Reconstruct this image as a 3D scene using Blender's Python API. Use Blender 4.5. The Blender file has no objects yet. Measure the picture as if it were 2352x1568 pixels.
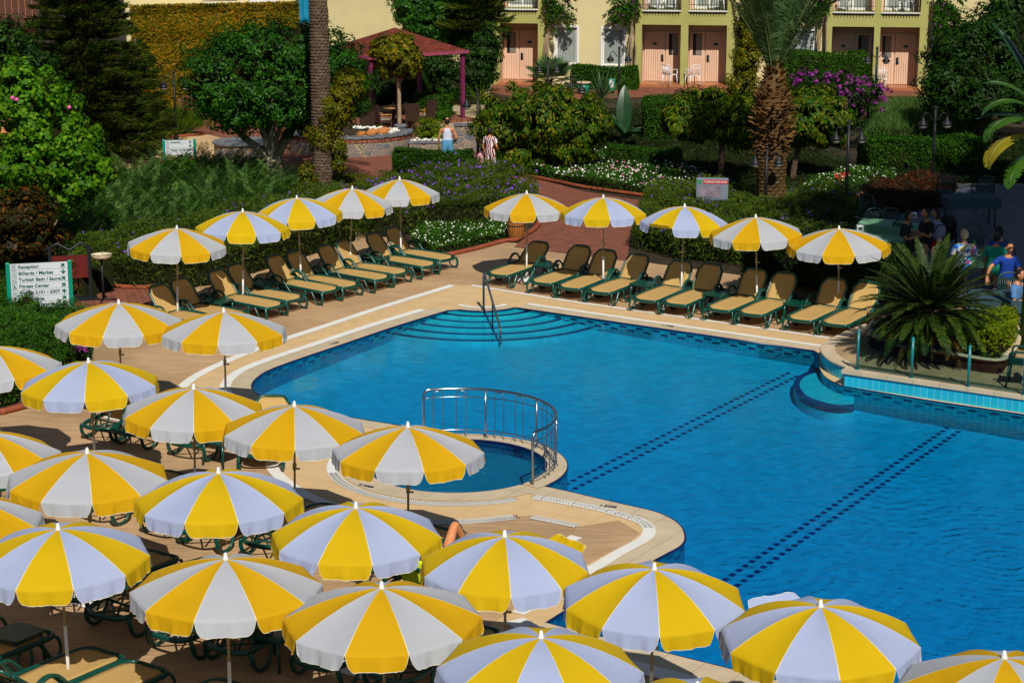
import bpy, math, random
import numpy as np
from mathutils import Vector, Matrix
from mathutils.geometry import tessellate_polygon
R = math.radians
random.seed(7)
S = bpy.context.scene
# ---------------------------------------------------------------- camera, sky, sun
F, PITCH, CAMH = 4500.0, 13.66, 9.3
SX, SY = 1176.0, 784.0
cam = bpy.data.objects.new("camera", bpy.data.cameras.new("camera"))
S.collection.objects.link(cam); S.camera = cam
cam.location = (0, 0, CAMH); cam.rotation_euler = (R(90 - PITCH), 0, 0)
cam.data.sensor_width = 36.0; cam.data.lens = F / 2352 * 36
cam.data.clip_start = 0.5; cam.data.clip_end = 3000
SUN_EL = 45.0
SUN_DIR = Vector((0.19, -1.0, 0)).normalized() * math.cos(R(SUN_EL)) + Vector((0, 0, math.sin(R(SUN_EL))))
w = bpy.data.worlds.new("World"); S.world = w; w.use_nodes = True
nt = w.node_tree
sky = nt.nodes.new('ShaderNodeTexSky'); sky.sky_type = 'NISHITA'; sky.sun_disc = False
sky.sun_elevation = R(SUN_EL); sky.sun_rotation = math.atan2(SUN_DIR.x, SUN_DIR.y)
sky.air_density = 1.0; sky.dust_density = 0.4; sky.ozone_density = 1.5
nt.links.new(sky.outputs[0], nt.nodes['Background'].inputs[0])
nt.nodes['Background'].inputs[1].default_value = 0.05
sl = bpy.data.lights.new("sun", 'SUN'); sl.energy = 4.6; sl.angle = R(0.5); sl.color = (1, .94, .84)
so = bpy.data.objects.new("sun", sl); S.collection.objects.link(so)
so.rotation_euler = SUN_DIR.to_track_quat('Z', 'Y').to_euler(); so.location = (0, 0, 60)
S.view_settings.view_transform = 'Standard'; S.view_settings.look = 'None'
S.view_settings.exposure = -0.1; S.view_settings.gamma = 1.0
S.cycles.max_bounces = 7; S.cycles.diffuse_bounces = 2; S.cycles.glossy_bounces = 3
S.cycles.transparent_max_bounces = 16; S.cycles.caustics_reflective = False; S.cycles.caustics_refractive = False

# ---------------------------------------------------------------- surveying helpers
ct, st_ = math.cos(R(PITCH)), math.sin(R(PITCH))
def ray(x, y):
    u, v = x - SX, y - SY
    return Vector((u, F * ct - v * st_, -F * st_ - v * ct))
def P(x, y, z=0.0):                       # the point at height z seen at (x, y)
    d = ray(x, y); t = (z - CAMH) / d.z
    return Vector((d.x * t, d.y * t, z))
def PY(x, y, Y):                          # the point at distance Y seen at (x, y)
    d = ray(x, y); t = Y / d.y
    return Vector((d.x * t, Y, CAMH + d.z * t))
def scl(p):                               # pixels per metre there
    return F / (p[1] * ct + (CAMH - p[2]) * st_)
def S2(x, y, z=0.0): return scl(P(x, y, z))
AP = Vector((.839, -.545, 0)).normalized()     # along the far pool side, to the right
AQ = Vector((-.545, -.839, 0)).normalized()    # down the other side, towards the viewer

# ---------------------------------------------------------------- tagging
def tag(o, label=None, cat=None, group=None, kind=None):
    if label: o['label'] = label
    if cat: o['category'] = cat
    if group: o['group'] = group
    if kind: o['kind'] = kind
    return o
def thing(name, loc, rz, label, cat, group=None):
    o = bpy.data.objects.new(name, None); S.collection.objects.link(o)
    o.location = loc; o.rotation_euler = (0, 0, rz); o.empty_display_size = .2
    return tag(o, label, cat, group)
def copy_thing(src, loc, rz, label, group=None, scale=None):
    c = src.copy(); S.collection.objects.link(c); c.location = loc; c.rotation_euler = (0, 0, rz)
    c['label'] = label
    if group: c['group'] = group
    if scale: c.scale = scale
    for ch in src.children:
        k = ch.copy(); S.collection.objects.link(k); k.parent = c
        for g in ch.children:
            m = g.copy(); S.collection.objects.link(m); m.parent = k
    return c

# ---------------------------------------------------------------- mesh builder
def smooth_path(pts, n=4, closed=False):
    pts = [Vector(p) for p in pts]; out = []; N = len(pts)
    rng = range(N) if closed else range(N - 1)
    for i in rng:
        if closed: a, b, c, d = pts[i - 1], pts[i], pts[(i + 1) % N], pts[(i + 2) % N]
        else: a, b, c, d = pts[max(i - 1, 0)], pts[i], pts[i + 1], pts[min(i + 2, N - 1)]
        for k in range(n):
            t = k / n
            out.append(.5 * ((2 * b) + (c - a) * t + (2 * a - 5 * b + 4 * c - d) * t * t + (3 * b - a - 3 * c + d) * t ** 3))
    if not closed: out.append(pts[-1])
    return out
class MB:
    def __init__(s): s.v = []; s.f = []; s.m = []; s.uv = {}; s.sm = []
    def add(s, vs, fs, mi=0, smooth=False):
        b = len(s.v); s.v += [tuple(v) for v in vs]
        for f in fs: s.f.append([b + i for i in f]); s.m.append(mi); s.sm.append(smooth)
    def box(s, c, d, mi=0, rz=0.0, taper=1.0, rot=None):
        x, y, z = d[0] / 2, d[1] / 2, d[2] / 2
        vs = [Vector((sx * x * (taper if sz > 0 else 1), sy * y * (taper if sz > 0 else 1), sz * z)) for sz in (-1, 1) for sx, sy in ((-1, -1), (1, -1), (1, 1), (-1, 1))]
        M = rot if rot is not None else Matrix.Rotation(rz, 3, 'Z')
        c = Vector(c); vs = [M @ v + c for v in vs]
        s.add(vs, [(3, 2, 1, 0), (4, 5, 6, 7), (0, 1, 5, 4), (1, 2, 6, 5), (2, 3, 7, 6), (3, 0, 4, 7)], mi)
        return s
    def tube(s, pts, r, n=8, closed=False, mi=0, flat=None, up=None, cap=True):
        pts = [Vector(p) for p in pts]; N = len(pts); vs = []
        rr = r if isinstance(r, (list, tuple)) else [r] * N
        prev = None
        for i, p in enumerate(pts):
            if closed: t = pts[(i + 1) % N] - pts[i - 1]
            else: t = pts[min(i + 1, N - 1)] - pts[max(i - 1, 0)]
            if t.length < 1e-9: t = Vector((0, 0, 1))
            t.normalize()
            if up is not None: a = up.cross(t)
            elif prev is not None: a = prev - t * prev.dot(t)
            else: a = t.orthogonal()
            if a.length < 1e-6: a = t.orthogonal()
            a.normalize(); b = t.cross(a); prev = a
            fx, fy = flat if flat else (1, 1)
            for k in range(n):
                q = 2 * math.pi * (k + .5) / n
                vs.append(p + a * (math.cos(q) * rr[i] * fx) + b * (math.sin(q) * rr[i] * fy))
        fs = []
        for i in range(N if closed else N - 1):
            j = (i + 1) % N
            for k in range(n):
                l = (k + 1) % n; fs.append((i * n + k, i * n + l, j * n + l, j * n + k))
        if not closed and cap: fs += [tuple(range(n - 1, -1, -1)), tuple((N - 1) * n + k for k in range(n))]
        s.add(vs, fs, mi, True); return s
    def lathe(s, prof, c=(0, 0, 0), n=16, mi=0, smooth=True, sx=1, sy=1):
        c = Vector(c); vs = []
        for r, z in prof:
            for k in range(n):
                a = 2 * math.pi * k / n; vs.append(c + Vector((r * math.cos(a) * sx, r * math.sin(a) * sy, z)))
        fs = [(i * n + k, i * n + (k + 1) % n, (i + 1) * n + (k + 1) % n, (i + 1) * n + k) for i in range(len(prof) - 1) for k in range(n)]
        fs += [tuple(range(n - 1, -1, -1)), tuple((len(prof) - 1) * n + k for k in range(n))]
        s.add(vs, fs, mi, smooth); return s
    def ball(s, c, r, n=10, m=6, mi=0):
        rx, ry, rz = r if isinstance(r, (tuple, list)) else (r, r, r)
        prof = [(max(math.sin(math.pi * i / m), 1e-3), -math.cos(math.pi * i / m)) for i in range(m + 1)]
        c = Vector(c); vs = [c + Vector((q * math.cos(2 * math.pi * k / n) * rx, q * math.sin(2 * math.pi * k / n) * ry, z * rz)) for q, z in prof for k in range(n)]
        fs = [(i * n + k, i * n + (k + 1) % n, (i + 1) * n + (k + 1) % n, (i + 1) * n + k) for i in range(m) for k in range(n)]
        s.add(vs, fs, mi, True); return s
    def poly(s, pts, z0, z1, mi=0, side=True, top=True, bottom=True, holes=()):
        loops = [[Vector((p[0], p[1], 0)) for p in pts]] + [[Vector((p[0], p[1], 0)) for p in h] for h in holes]
        flat = [v for l in loops for v in l]; tris = tessellate_polygon(loops)
        def tri(z, up):
            fs = []
            for t in tris:
                a, b, c = (flat[i] for i in t)
                ccw = (b - a).cross(c - a).z > 0
                fs.append(tuple(t) if ccw == up else tuple(reversed(t)))
            s.add([(v.x, v.y, z) for v in flat], fs, mi)
        if top: tri(z1, True)
        if bottom and z1 != z0: tri(z0, False)
        if side and z1 != z0:
            for li, l in enumerate(loops):
                area = sum(l[i - 1].x * l[i].y - l[i].x * l[i - 1].y for i in range(len(l)))
                if (area < 0) != (li > 0): l = list(reversed(l))
                n = len(l)
                vs = [(v.x, v.y, z0) for v in l] + [(v.x, v.y, z1) for v in l]
                s.add(vs, [(i, (i + 1) % n, n + (i + 1) % n, n + i) for i in range(n)], mi)
        return s
    def xf(s, M):
        s.v = [tuple(M @ Vector(v)) for v in s.v]; return s
    def build(s, name, mats, parent=None, smooth=None):
        me = bpy.data.meshes.new(name); me.from_pydata(s.v, [], s.f)
        mats = mats if isinstance(mats, (list, tuple)) else [mats]
        for m in mats: me.materials.append(m)
        me.polygons.foreach_set('material_index', s.m)
        me.polygons.foreach_set('use_smooth', s.sm if smooth is None else [smooth] * len(s.f))
        me.update()
        o = bpy.data.objects.new(name, me); S.collection.objects.link(o)
        if parent: o.parent = parent
        return o
def bev(o, w=.01, seg=2):
    m = o.modifiers.new('bevel', 'BEVEL'); m.width = w; m.segments = seg; m.limit_method = 'ANGLE'; return o

# ---------------------------------------------------------------- materials
def new_mat(name):
    m = bpy.data.materials.new(name); m.use_nodes = True
    return m, m.node_tree, m.node_tree.nodes['Principled BSDF']
def ramp(nt, fac, stops):
    r = nt.nodes.new('ShaderNodeValToRGB'); e = r.color_ramp.elements
    while len(e) < len(stops): e.new(.5)
    for i, (p, c) in enumerate(stops): e[i].position = p; e[i].color = (*c, 1)
    nt.links.new(fac, r.inputs[0]); return r.outputs[0]
def coords(nt, kind='Object', scale=(1, 1, 1), rz=0):
    t = nt.nodes.new('ShaderNodeTexCoord'); m = nt.nodes.new('ShaderNodeMapping')
    m.inputs['Scale'].default_value = scale; m.inputs['Rotation'].default_value = (0, 0, rz)
    nt.links.new(t.outputs[kind], m.inputs[0]); return m.outputs[0]
def plain(name, c, rough=.6, var=.15, vs=6.0, bump=0.0, bs=30.0, spec=.3, metal=0.0, scale=(1, 1, 1), trans=0.0):
    m, nt, b = new_mat(name); co = coords(nt, 'Object', scale)
    n = nt.nodes.new('ShaderNodeTexNoise'); n.inputs['Scale'].default_value = vs; n.inputs['Detail'].default_value = 5
    nt.links.new(co, n.inputs['Vector'])
    lo = tuple(x * (1 - var) for x in c); hi = tuple(min(1, x * (1 + var)) for x in c)
    nt.links.new(ramp(nt, n.outputs[0], [(.3, lo), (.7, hi)]), b.inputs['Base Color'])
    b.inputs['Roughness'].default_value = rough; b.inputs['Specular IOR Level'].default_value = spec; b.inputs['Metallic'].default_value = metal
    if bump:
        n2 = nt.nodes.new('ShaderNodeTexNoise'); n2.inputs['Scale'].default_value = bs; n2.inputs['Detail'].default_value = 4
        nt.links.new(co, n2.inputs['Vector'])
        bp = nt.nodes.new('ShaderNodeBump'); bp.inputs['Strength'].default_value = bump; bp.inputs['Distance'].default_value = .02
        nt.links.new(n2.outputs[0], bp.inputs['Height']); nt.links.new(bp.outputs[0], b.inputs['Normal'])
    if trans:
        tr = nt.nodes.new('ShaderNodeBsdfTranslucent'); tr.inputs[0].default_value = (*c, 1)
        mx = nt.nodes.new('ShaderNodeMixShader'); mx.inputs[0].default_value = trans
        nt.links.new(b.outputs[0], mx.inputs[1]); nt.links.new(tr.outputs[0], mx.inputs[2])
        nt.links.new(mx.outputs[0], nt.nodes['Material Output'].inputs[0])
    return m
def bricks(name, c1, c2, mortar, bw, bh, ms=.01, rough=.8, rz=0.0, off=.5, bump=.4, var=.25, kind='Object'):
    m, nt, b = new_mat(name); co = coords(nt, kind, rz=rz)
    t = nt.nodes.new('ShaderNodeTexBrick'); nt.links.new(co, t.inputs[0])
    t.inputs['Color1'].default_value = (*c1, 1); t.inputs['Color2'].default_value = (*c2, 1); t.inputs['Mortar'].default_value = (*mortar, 1)
    t.inputs['Scale'].default_value = 1; t.inputs['Brick Width'].default_value = bw; t.inputs['Row Height'].default_value = bh; t.inputs['Mortar Size'].default_value = ms
    t.offset = off
    n = nt.nodes.new('ShaderNodeTexNoise'); n.inputs['Scale'].default_value = 3; n.inputs['Detail'].default_value = 8; nt.links.new(co, n.inputs['Vector'])
    mx = nt.nodes.new('ShaderNodeMix'); mx.data_type = 'RGBA'; mx.blend_type = 'MULTIPLY'; mx.inputs[0].default_value = 1
    nt.links.new(t.outputs[0], mx.inputs[6]); nt.links.new(ramp(nt, n.outputs[0], [(.3, (1 - var,) * 3), (.7, (1, 1, 1))]), mx.inputs[7])
    nt.links.new(mx.outputs[2], b.inputs['Base Color']); b.inputs['Roughness'].default_value = rough; b.inputs['Specular IOR Level'].default_value = .25
    if bump:
        bp = nt.nodes.new('ShaderNodeBump'); bp.inputs['Strength'].default_value = bump; bp.inputs['Distance'].default_value = .01; bp.invert = True
        nt.links.new(t.outputs['Fac'], bp.inputs['Height']); nt.links.new(bp.outputs[0], b.inputs['Normal'])
    return m
def leafm(name, c1, c2, c3, rough=.42, spec=.35, trans=.28, p2=.55, p3=.93):
    rough = max(rough, .5); spec *= .4; c1, c2, c3 = [(c[0] * 1.15, c[1] * .95, c[2] * .5) for c in (c1, c2, c3)]
    m, nt, b = new_mat(name); g = nt.nodes.new('ShaderNodeNewGeometry')
    col = ramp(nt, g.outputs['Random Per Island'], [(0.0, c1), (p2, c2), (p3, c3)])
    n = nt.nodes.new('ShaderNodeTexNoise'); n.inputs['Scale'].default_value = 1.1; n.inputs['Detail'].default_value = 3
    nt.links.new(coords(nt), n.inputs['Vector'])
    mx = nt.nodes.new('ShaderNodeMix'); mx.data_type = 'RGBA'; mx.blend_type = 'MULTIPLY'; mx.inputs[0].default_value = 1
    nt.links.new(col, mx.inputs[6]); nt.links.new(ramp(nt, n.outputs[0], [(.35, (.55, .6, .55)), (.65, (1.15, 1.1, 1))]), mx.inputs[7])
    nt.links.new(mx.outputs[2], b.inputs['Base Color']); b.inputs['Roughness'].default_value = rough; b.inputs['Specular IOR Level'].default_value = spec
    tr = nt.nodes.new('ShaderNodeBsdfTranslucent'); nt.links.new(mx.outputs[2], tr.inputs[0])
    ms = nt.nodes.new('ShaderNodeMixShader'); ms.inputs[0].default_value = trans
    nt.links.new(b.outputs[0], ms.inputs[1]); nt.links.new(tr.outputs[0], ms.inputs[2]); nt.links.new(ms.outputs[0], nt.nodes['Material Output'].inputs[0])
    return m
def deck_mat(name, c1, c2, gap, plank, tile, rz):
    # plank-patterned stone tiles: streaks along one direction
    m, nt, b = new_mat(name); co = coords(nt, 'Object', rz=rz)
    t = nt.nodes.new('ShaderNodeTexBrick'); nt.links.new(co, t.inputs[0]); t.offset = .37; t.inputs['Scale'].default_value = 1
    t.inputs['Color1'].default_value = (*c1, 1); t.inputs['Color2'].default_value = (*c2, 1); t.inputs['Mortar'].default_value = (*gap, 1)
    t.inputs['Brick Width'].default_value = tile; t.inputs['Row Height'].default_value = plank; t.inputs['Mortar Size'].default_value = .002; t.inputs['Bias'].default_value = -.1
    co2 = coords(nt, 'Object', (1.2, 14, 1), rz)
    n = nt.nodes.new('ShaderNodeTexNoise'); n.inputs['Scale'].default_value = 1.6; n.inputs['Detail'].default_value = 6; nt.links.new(co2, n.inputs['Vector'])
    mx = nt.nodes.new('ShaderNodeMix'); mx.data_type = 'RGBA'; mx.blend_type = 'MULTIPLY'; mx.inputs[0].default_value = 1
    nt.links.new(t.outputs[0], mx.inputs[6]); nt.links.new(ramp(nt, n.outputs[0], [(.3, (.72, .7, .68)), (.68, (1.08, 1.08, 1.08))]), mx.inputs[7])
    n3 = nt.nodes.new('ShaderNodeTexNoise'); n3.inputs['Scale'].default_value = .5; n3.inputs['Detail'].default_value = 5; nt.links.new(co, n3.inputs['Vector'])
    m2 = nt.nodes.new('ShaderNodeMix'); m2.data_type = 'RGBA'; m2.blend_type = 'MULTIPLY'; m2.inputs[0].default_value = 1
    nt.links.new(mx.outputs[2], m2.inputs[6]); nt.links.new(ramp(nt, n3.outputs[0], [(.3, (.74, .73, .72)), (.62, (1.05, 1.04, 1.03))]), m2.inputs[7])
    nt.links.new(m2.outputs[2], b.inputs['Base Color']); b.inputs['Roughness'].default_value = .62; b.inputs['Specular IOR Level'].default_value = .3
    return m
M = {}
ANG = math.atan2(AP.y, AP.x)
M['deck'] = deck_mat('deck_planks', (.58, .39, .22), (.54, .355, .195), (.33, .20, .10), .15, .9, -ANG * .35)
M['surround'] = bricks('surround_tile', (.74, .52, .27), (.70, .48, .245), (.5, .33, .16), .6, .6, .005, .6, rz=-ANG, off=0, bump=.1, var=.12)
M['coping'] = bricks('coping_stone', (.66, .54, .37), (.60, .49, .33), (.42, .3, .17), .5, 3.0, .006, .5, rz=-ANG, off=0, bump=.1, var=.15)
M['white_band'] = plain('white_gutter', (.80, .79, .74), .6, .06, 3)
M['navy'] = plain('navy_tile', (.006, .014, .085), .25, .3, 5, spec=.5)
M['soil'] = plain('soil', (.035, .024, .012), .95, .5, 2, bump=.8, bs=8)
M['brick_path'] = bricks('brick_paving', (.25, .07, .04), (.19, .052, .034), (.36, .17, .10), .22, .11, .012, .85, rz=.5, bump=.3, var=.35)
M['brick_kerb'] = bricks('brick_kerb', (.38, .085, .035), (.30, .07, .03), (.24, .08, .04), .2, .1, .012, .85, bump=.3)
M['sand_path'] = plain('sand_path', (.56, .38, .19), .9, .2, 1.5, bump=.3, bs=10)
M['green'] = plain('green_plastic', (.003, .062, .045), .28, .12, 4, spec=.5)
M['mesh'] = plain('tan_mesh', (.70, .47, .17), .7, .07, 40, bump=.25, bs=260, trans=.3)
M['black_iron'] = plain('black_iron', (.012, .013, .016), .45, .3, 8)
M['steel'] = plain('steel', (.34, .38, .42), .24, .05, 3, metal=1)
M['bronze'] = plain('rail_paint', (.10, .15, .17), .3, .1, 3, metal=.6)
M['pole'] = plain('grey_pole', (.33, .28, .17), .45, .1, 3)
M['pole_white'] = plain('white_pole', (.80, .78, .74), .4, .05, 3)
M['white_plastic'] = plain('white_plastic', (.80, .80, .80), .4, .05, 3)
M['amber'] = plain('amber_canvas', (.70, .40, .001), .85, .04, 2, bump=.35, bs=7, trans=.22)
M['lemon'] = plain('lemon_canvas', (.69, .46, .001), .85, .04, 2, bump=.35, bs=7, trans=.22)
M['warm_white'] = plain('white_canvas', (.50, .53, .58), .85, .03, 2, bump=.35, bs=7, trans=.22)
M['cool_white'] = plain('blueish_canvas', (.42, .49, .72), .85, .03, 2, bump=.35, bs=7, trans=.2)
M['piping'] = plain('piping', (.74, .70, .52), .8, .04, 5)
# ================================================================ SETTING: ground, deck, pool
def arc(c, r, a0, a1, n=24):
    return [Vector((c[0] + r * math.cos(R(a0 + (a1 - a0) * i / n)), c[1] + r * math.sin(R(a0 + (a1 - a0) * i / n)), 0)) for i in range(n + 1)]
def px(pts, z=0.0): return [P(x, y, z) for x, y in pts]
def spx(pts, n=4, z=0.0):
    return smooth_path([P(x, y, z) for x, y in pts], n)
KC = P(1050, 1066)                         # centre of the little round pool
KC = Vector((KC.x, P(1050, 1133.6).y + 1.46, 0)); KR = 1.44
KO = 1.76
NC = P(1107, 693)                          # centre of the corner steps
# water line of the large pool, going round
left_side = spx([(1029, 713), (905, 751), (784, 792), (683, 826), (617, 851), (589, 869), (578, 885), (583, 898), (600, 910), (643, 930), (740, 948), (834, 964), (917, 977), (975, 986)], 5)
def ring_pt(a, r): return Vector((KC.x + r * math.cos(R(a)), KC.y + r * math.sin(R(a)), 0))
kid_out = [ring_pt(a, KO) for a in range(104, -41, -5)]
bot = px([(1250, 1117)]) + spx([(1304, 1128.6), (1417, 1155), (1500, 1174), (1540, 1190), (1561, 1205), (1571, 1220), (1573, 1240), (1562, 1255), (1535, 1270), (1487, 1296), (1390, 1352), (1294, 1405)], 5) + px([(1254, 1430), (1299, 1442), (1568, 1508.6), (1800, 1566), (2300, 1700), (2600, 1700)])
terr_edge = px([(2600, 990), (2352, 952), (2130, 919), (1942, 888)])
c_curve = spx([(1942, 888), (1916, 878), (1896, 866), (1885, 850), (1881, 832), (1881, 812)], 4)
right_side = px([(1870, 805.9), (1500, 752.3), (1187, 707)])
notch = [Vector((NC.x + .93 * math.cos(R(a)), NC.y + .93 * math.sin(R(a)), 0)) for a in range(-40, -122, -9)]
POOL = left_side + kid_out + bot + terr_edge[:-1] + c_curve + right_side + notch
KID = [ring_pt(a, KR) for a in range(0, 360, 6)]
# ground: one sheet of earth to the horizon, open where the pools are
g = MB(); BIG = [(-900, -60), (900, -60), (900, 1800), (-900, 1800)]
HOLE = [(p.x, p.y) for p in POOL]
g.poly(BIG, 0, -.012, holes=[HOLE, KID], side=False, bottom=False)
tag(g.build('ground', M['soil']), kind='structure')
# deck of brown plank-patterned tiles
deck_out = px([(-900, 1800), (-900, 960), (-300, 925), (0, 940), (60, 925), (208, 835), (215, 790), (215, 745), (330, 700), (480, 650), (560, 618), (720, 565), (850, 520), (1000, 590), (1160, 556), (1230, 563), (1450, 592), (1500, 605), (1760, 640), (2020, 690), (2100, 700), (2500, 760), (2900, 900), (2900, 1900)])
d = MB(); d.poly(deck_out, 0, 0, holes=[HOLE, KID], side=False, bottom=False)
tag(d.build('pool_deck', M['deck']), kind='structure')
def offset_line(pts, d):
    out = []
    for i, p in enumerate(pts):
        t = pts[min(i + 1, len(pts) - 1)] - pts[max(i - 1, 0)]; t.normalize()
        out.append(p + Vector((-t.y, t.x, 0)) * d)
    return out
def strip(mb, a, b, z, mi=0):
    n = min(len(a), len(b)); vs = [(p.x, p.y, z) for p in a[:n]] + [(p.x, p.y, z) for p in b[:n]]
    # both windings are avoided: order so that the normal points up
    q = (a[1] - a[0]).cross(b[0] - a[0]).z
    for i in range(n - 1):
        mb.add([vs[i], vs[i + 1], vs[n + i + 1], vs[n + i]], [(0, 1, 2, 3) if q > 0 else (3, 2, 1, 0)], mi)
def band(mb, line, w, z, mi=0): strip(mb, offset_line(line, -w / 2), offset_line(line, w / 2), z, mi)
# --- pale surround between the outer gutter and the water
A1 = spx([(1040, 656), (880, 705), (784, 737), (633, 787), (533, 825), (450, 865), (405, 905), (395, 945), (440, 975), (560, 1000), (623, 1022), (623, 1065), (640, 1093), (690, 1130), (760, 1160), (880, 1190), (1014, 1199), (1110, 1196), (1194, 1186)], 5)
A2 = px([(1040, 656), (1083, 656)]) + px([(1300, 691), (1600, 733), (1880, 772), (1905, 776)])
sur = A1 + px([(1230, 1184), (1330, 1210), (1420, 1195), (1470, 1225), (1447, 1245), (1340, 1300), (1190, 1390), (1120, 1440), (1230, 1480), (1500, 1550), (1700, 1600), (2400, 1800), (2900, 1900), (2900, 900), (2352, 900), (1960, 850), (1905, 776)]) + list(reversed(A2[1:-1]))
s1 = MB(); s1.poly(sur, .004, .004, holes=[HOLE, KID], side=False, bottom=False)
tag(s1.build('pool_surround', M['surround']), kind='structure')
# --- coping next to the water
cp = MB()
lw = .36
ls_pts = left_side[:-6]
band_l = ls_pts
strip(cp, offset_line(ls_pts, -lw - .02), offset_line(ls_pts, 0), .008)
rs = list(reversed(right_side)); strip(cp, offset_line(rs, lw), offset_line(rs, 0), .008)
nn = list(reversed(notch)); strip(cp, [NC + (p - NC) * (.66 / .93) for p in nn], nn, .008)
bb = bot[:-8]
strip(cp, offset_line(bb[:], -.45), offset_line(bb, 0), .010)
strip(cp, [ring_pt(a, KO) for a in range(100, -46, -4)], [ring_pt(a, KR) for a in range(100, -46, -4)], .012)
strip(cp, [ring_pt(a, KR + .42) for a in range(-46, -262, -4)], [ring_pt(a, KR) for a in range(-46, -262, -4)], .012)
b2 = px([(1254, 1430), (1299, 1442), (1568, 1508.6), (1800, 1566), (2300, 1700)]); strip(cp, offset_line(b2, -.45), b2, .009)
tag(cp.build('coping', M['coping']), kind='structure')
# --- white gutters
gu = MB()
band(gu, A1[:-1], .2, .012)
A2b = px([(1083, 656), (1300, 691.5), (1600, 733.5), (1905, 777)]); band(gu, A2b, .13, .012)
band(gu, offset_line(left_side[1:-9], -lw - .12), .2, .013)
band(gu, offset_line(rs, lw + .07), .15, .013)
nk = [Vector((NC.x + .60 * math.cos(R(a)), NC.y + .60 * math.sin(R(a)), 0)) for a in range(-28, -154, -9)]; band(gu, nk, .13, .013)
band(gu, [ring_pt(a, KR + .55) for a in range(-62, -232, -4)], .17, .0135)
B3 = spx([(1224, 1142), (1351, 1164), (1434, 1185), (1478, 1201), (1491, 1219), (1478, 1240), (1417, 1273), (1300, 1345), (1190, 1410)], 4); band(gu, B3, .19, .013)
band(gu, px([(1221, 1188), (1326, 1209)]), .16, .014); band(gu, px([(1325, 1233), (1290, 1250)]), .2, .014)
band(gu, px([(1180, 1425), (1300, 1490), (1650, 1582), (2300, 1760)]), .3, .014)
tag(gu.build('overflow_gutter', M['white_band']), kind='structure')
# grate slots
gs = MB()
def slots(line_pts, w, step, z):
    for i in range(len(line_pts) - 1):
        a, b = line_pts[i], line_pts[i + 1]; L = (b - a).length; t = (b - a) / L; nrm = Vector((-t.y, t.x, 0))
        k = 0.0
        while k < L:
            c = a + t * k
            for sgn in (-1, 1):
                q = c + nrm * (w * .23 * sgn)
                vs = [q + nrm * w * .19 - t * .006 + t * .012 * sgn, q + nrm * w * .19 + t * .006 + t * .012 * sgn, q - nrm * w * .19 + t * .006 - t * .012 * sgn, q - nrm * w * .19 - t * .006 - t * .012 * sgn]
                gs.add([(v.x, v.y, z) for v in vs], [(3, 2, 1, 0)])
            k += step
slots([ring_pt(a, KR + .55) for a in range(-62, -170, -2)], .16, .035, .0165)
slots(smooth_path(px([(890, 1192), (1014, 1199), (1110, 1196), (1190, 1187)]), 8), .18, .035, .0155)
slots(px([(1221, 1188), (1326, 1209)]), .15, .04, .017); slots(B3[:16], .16, .05, .016)
tag(gs.build('gutter_grate', M['black_iron']), kind='structure')
# --- depth marks
def text_mesh(txt, size, mat, name, parent=None, mtx=None, align='LEFT', ext=0.0, sx=1.0):
    cu = bpy.data.curves.new(name, 'FONT'); cu.body = txt; cu.size = size; cu.align_x = align; cu.extrude = ext; cu.resolution_u = 2; cu.offset = size * .022
    cu.space_character = 1.0
    ob = bpy.data.objects.new('tmp', cu); S.collection.objects.link(ob)
    dg = bpy.context.evaluated_depsgraph_get(); me = bpy.data.meshes.new_from_object(ob.evaluated_get(dg))
    bpy.data.objects.remove(ob); me.materials.clear(); me.materials.append(mat)
    if sx != 1: me.transform(Matrix.Diagonal((sx, 1, 1, 1)))
    o = bpy.data.objects.new(name, me); S.collection.objects.link(o)
    if mtx is not None: o.matrix_local = mtx
    if parent: o.parent = parent
    return o
for txt, (x, y), rz in (('1.20M', (1395, 1163), ANG + .25), ('0.40M', (838, 1116), ANG), ('1.20M', (770, 788), .9), ('1.20M', (1532, 748), ANG)):
    p = P(x, y, .022); o = text_mesh(txt, .11, M['navy'], 'depth_mark', align='CENTER'); o.location = p; o.rotation_euler = (0, 0, rz)
    tag(o, {0: 'dark depth mark 1.20M on the kerb of the rounded pool corner'}.get(0) if (x == 1395) else ('dark depth mark 0.40M on the kerb of the round children pool' if x == 838 else ('dark depth mark on the left kerb of the big pool' if x == 770 else 'dark depth mark on the right far kerb of the big pool')), 'marking')
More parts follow.
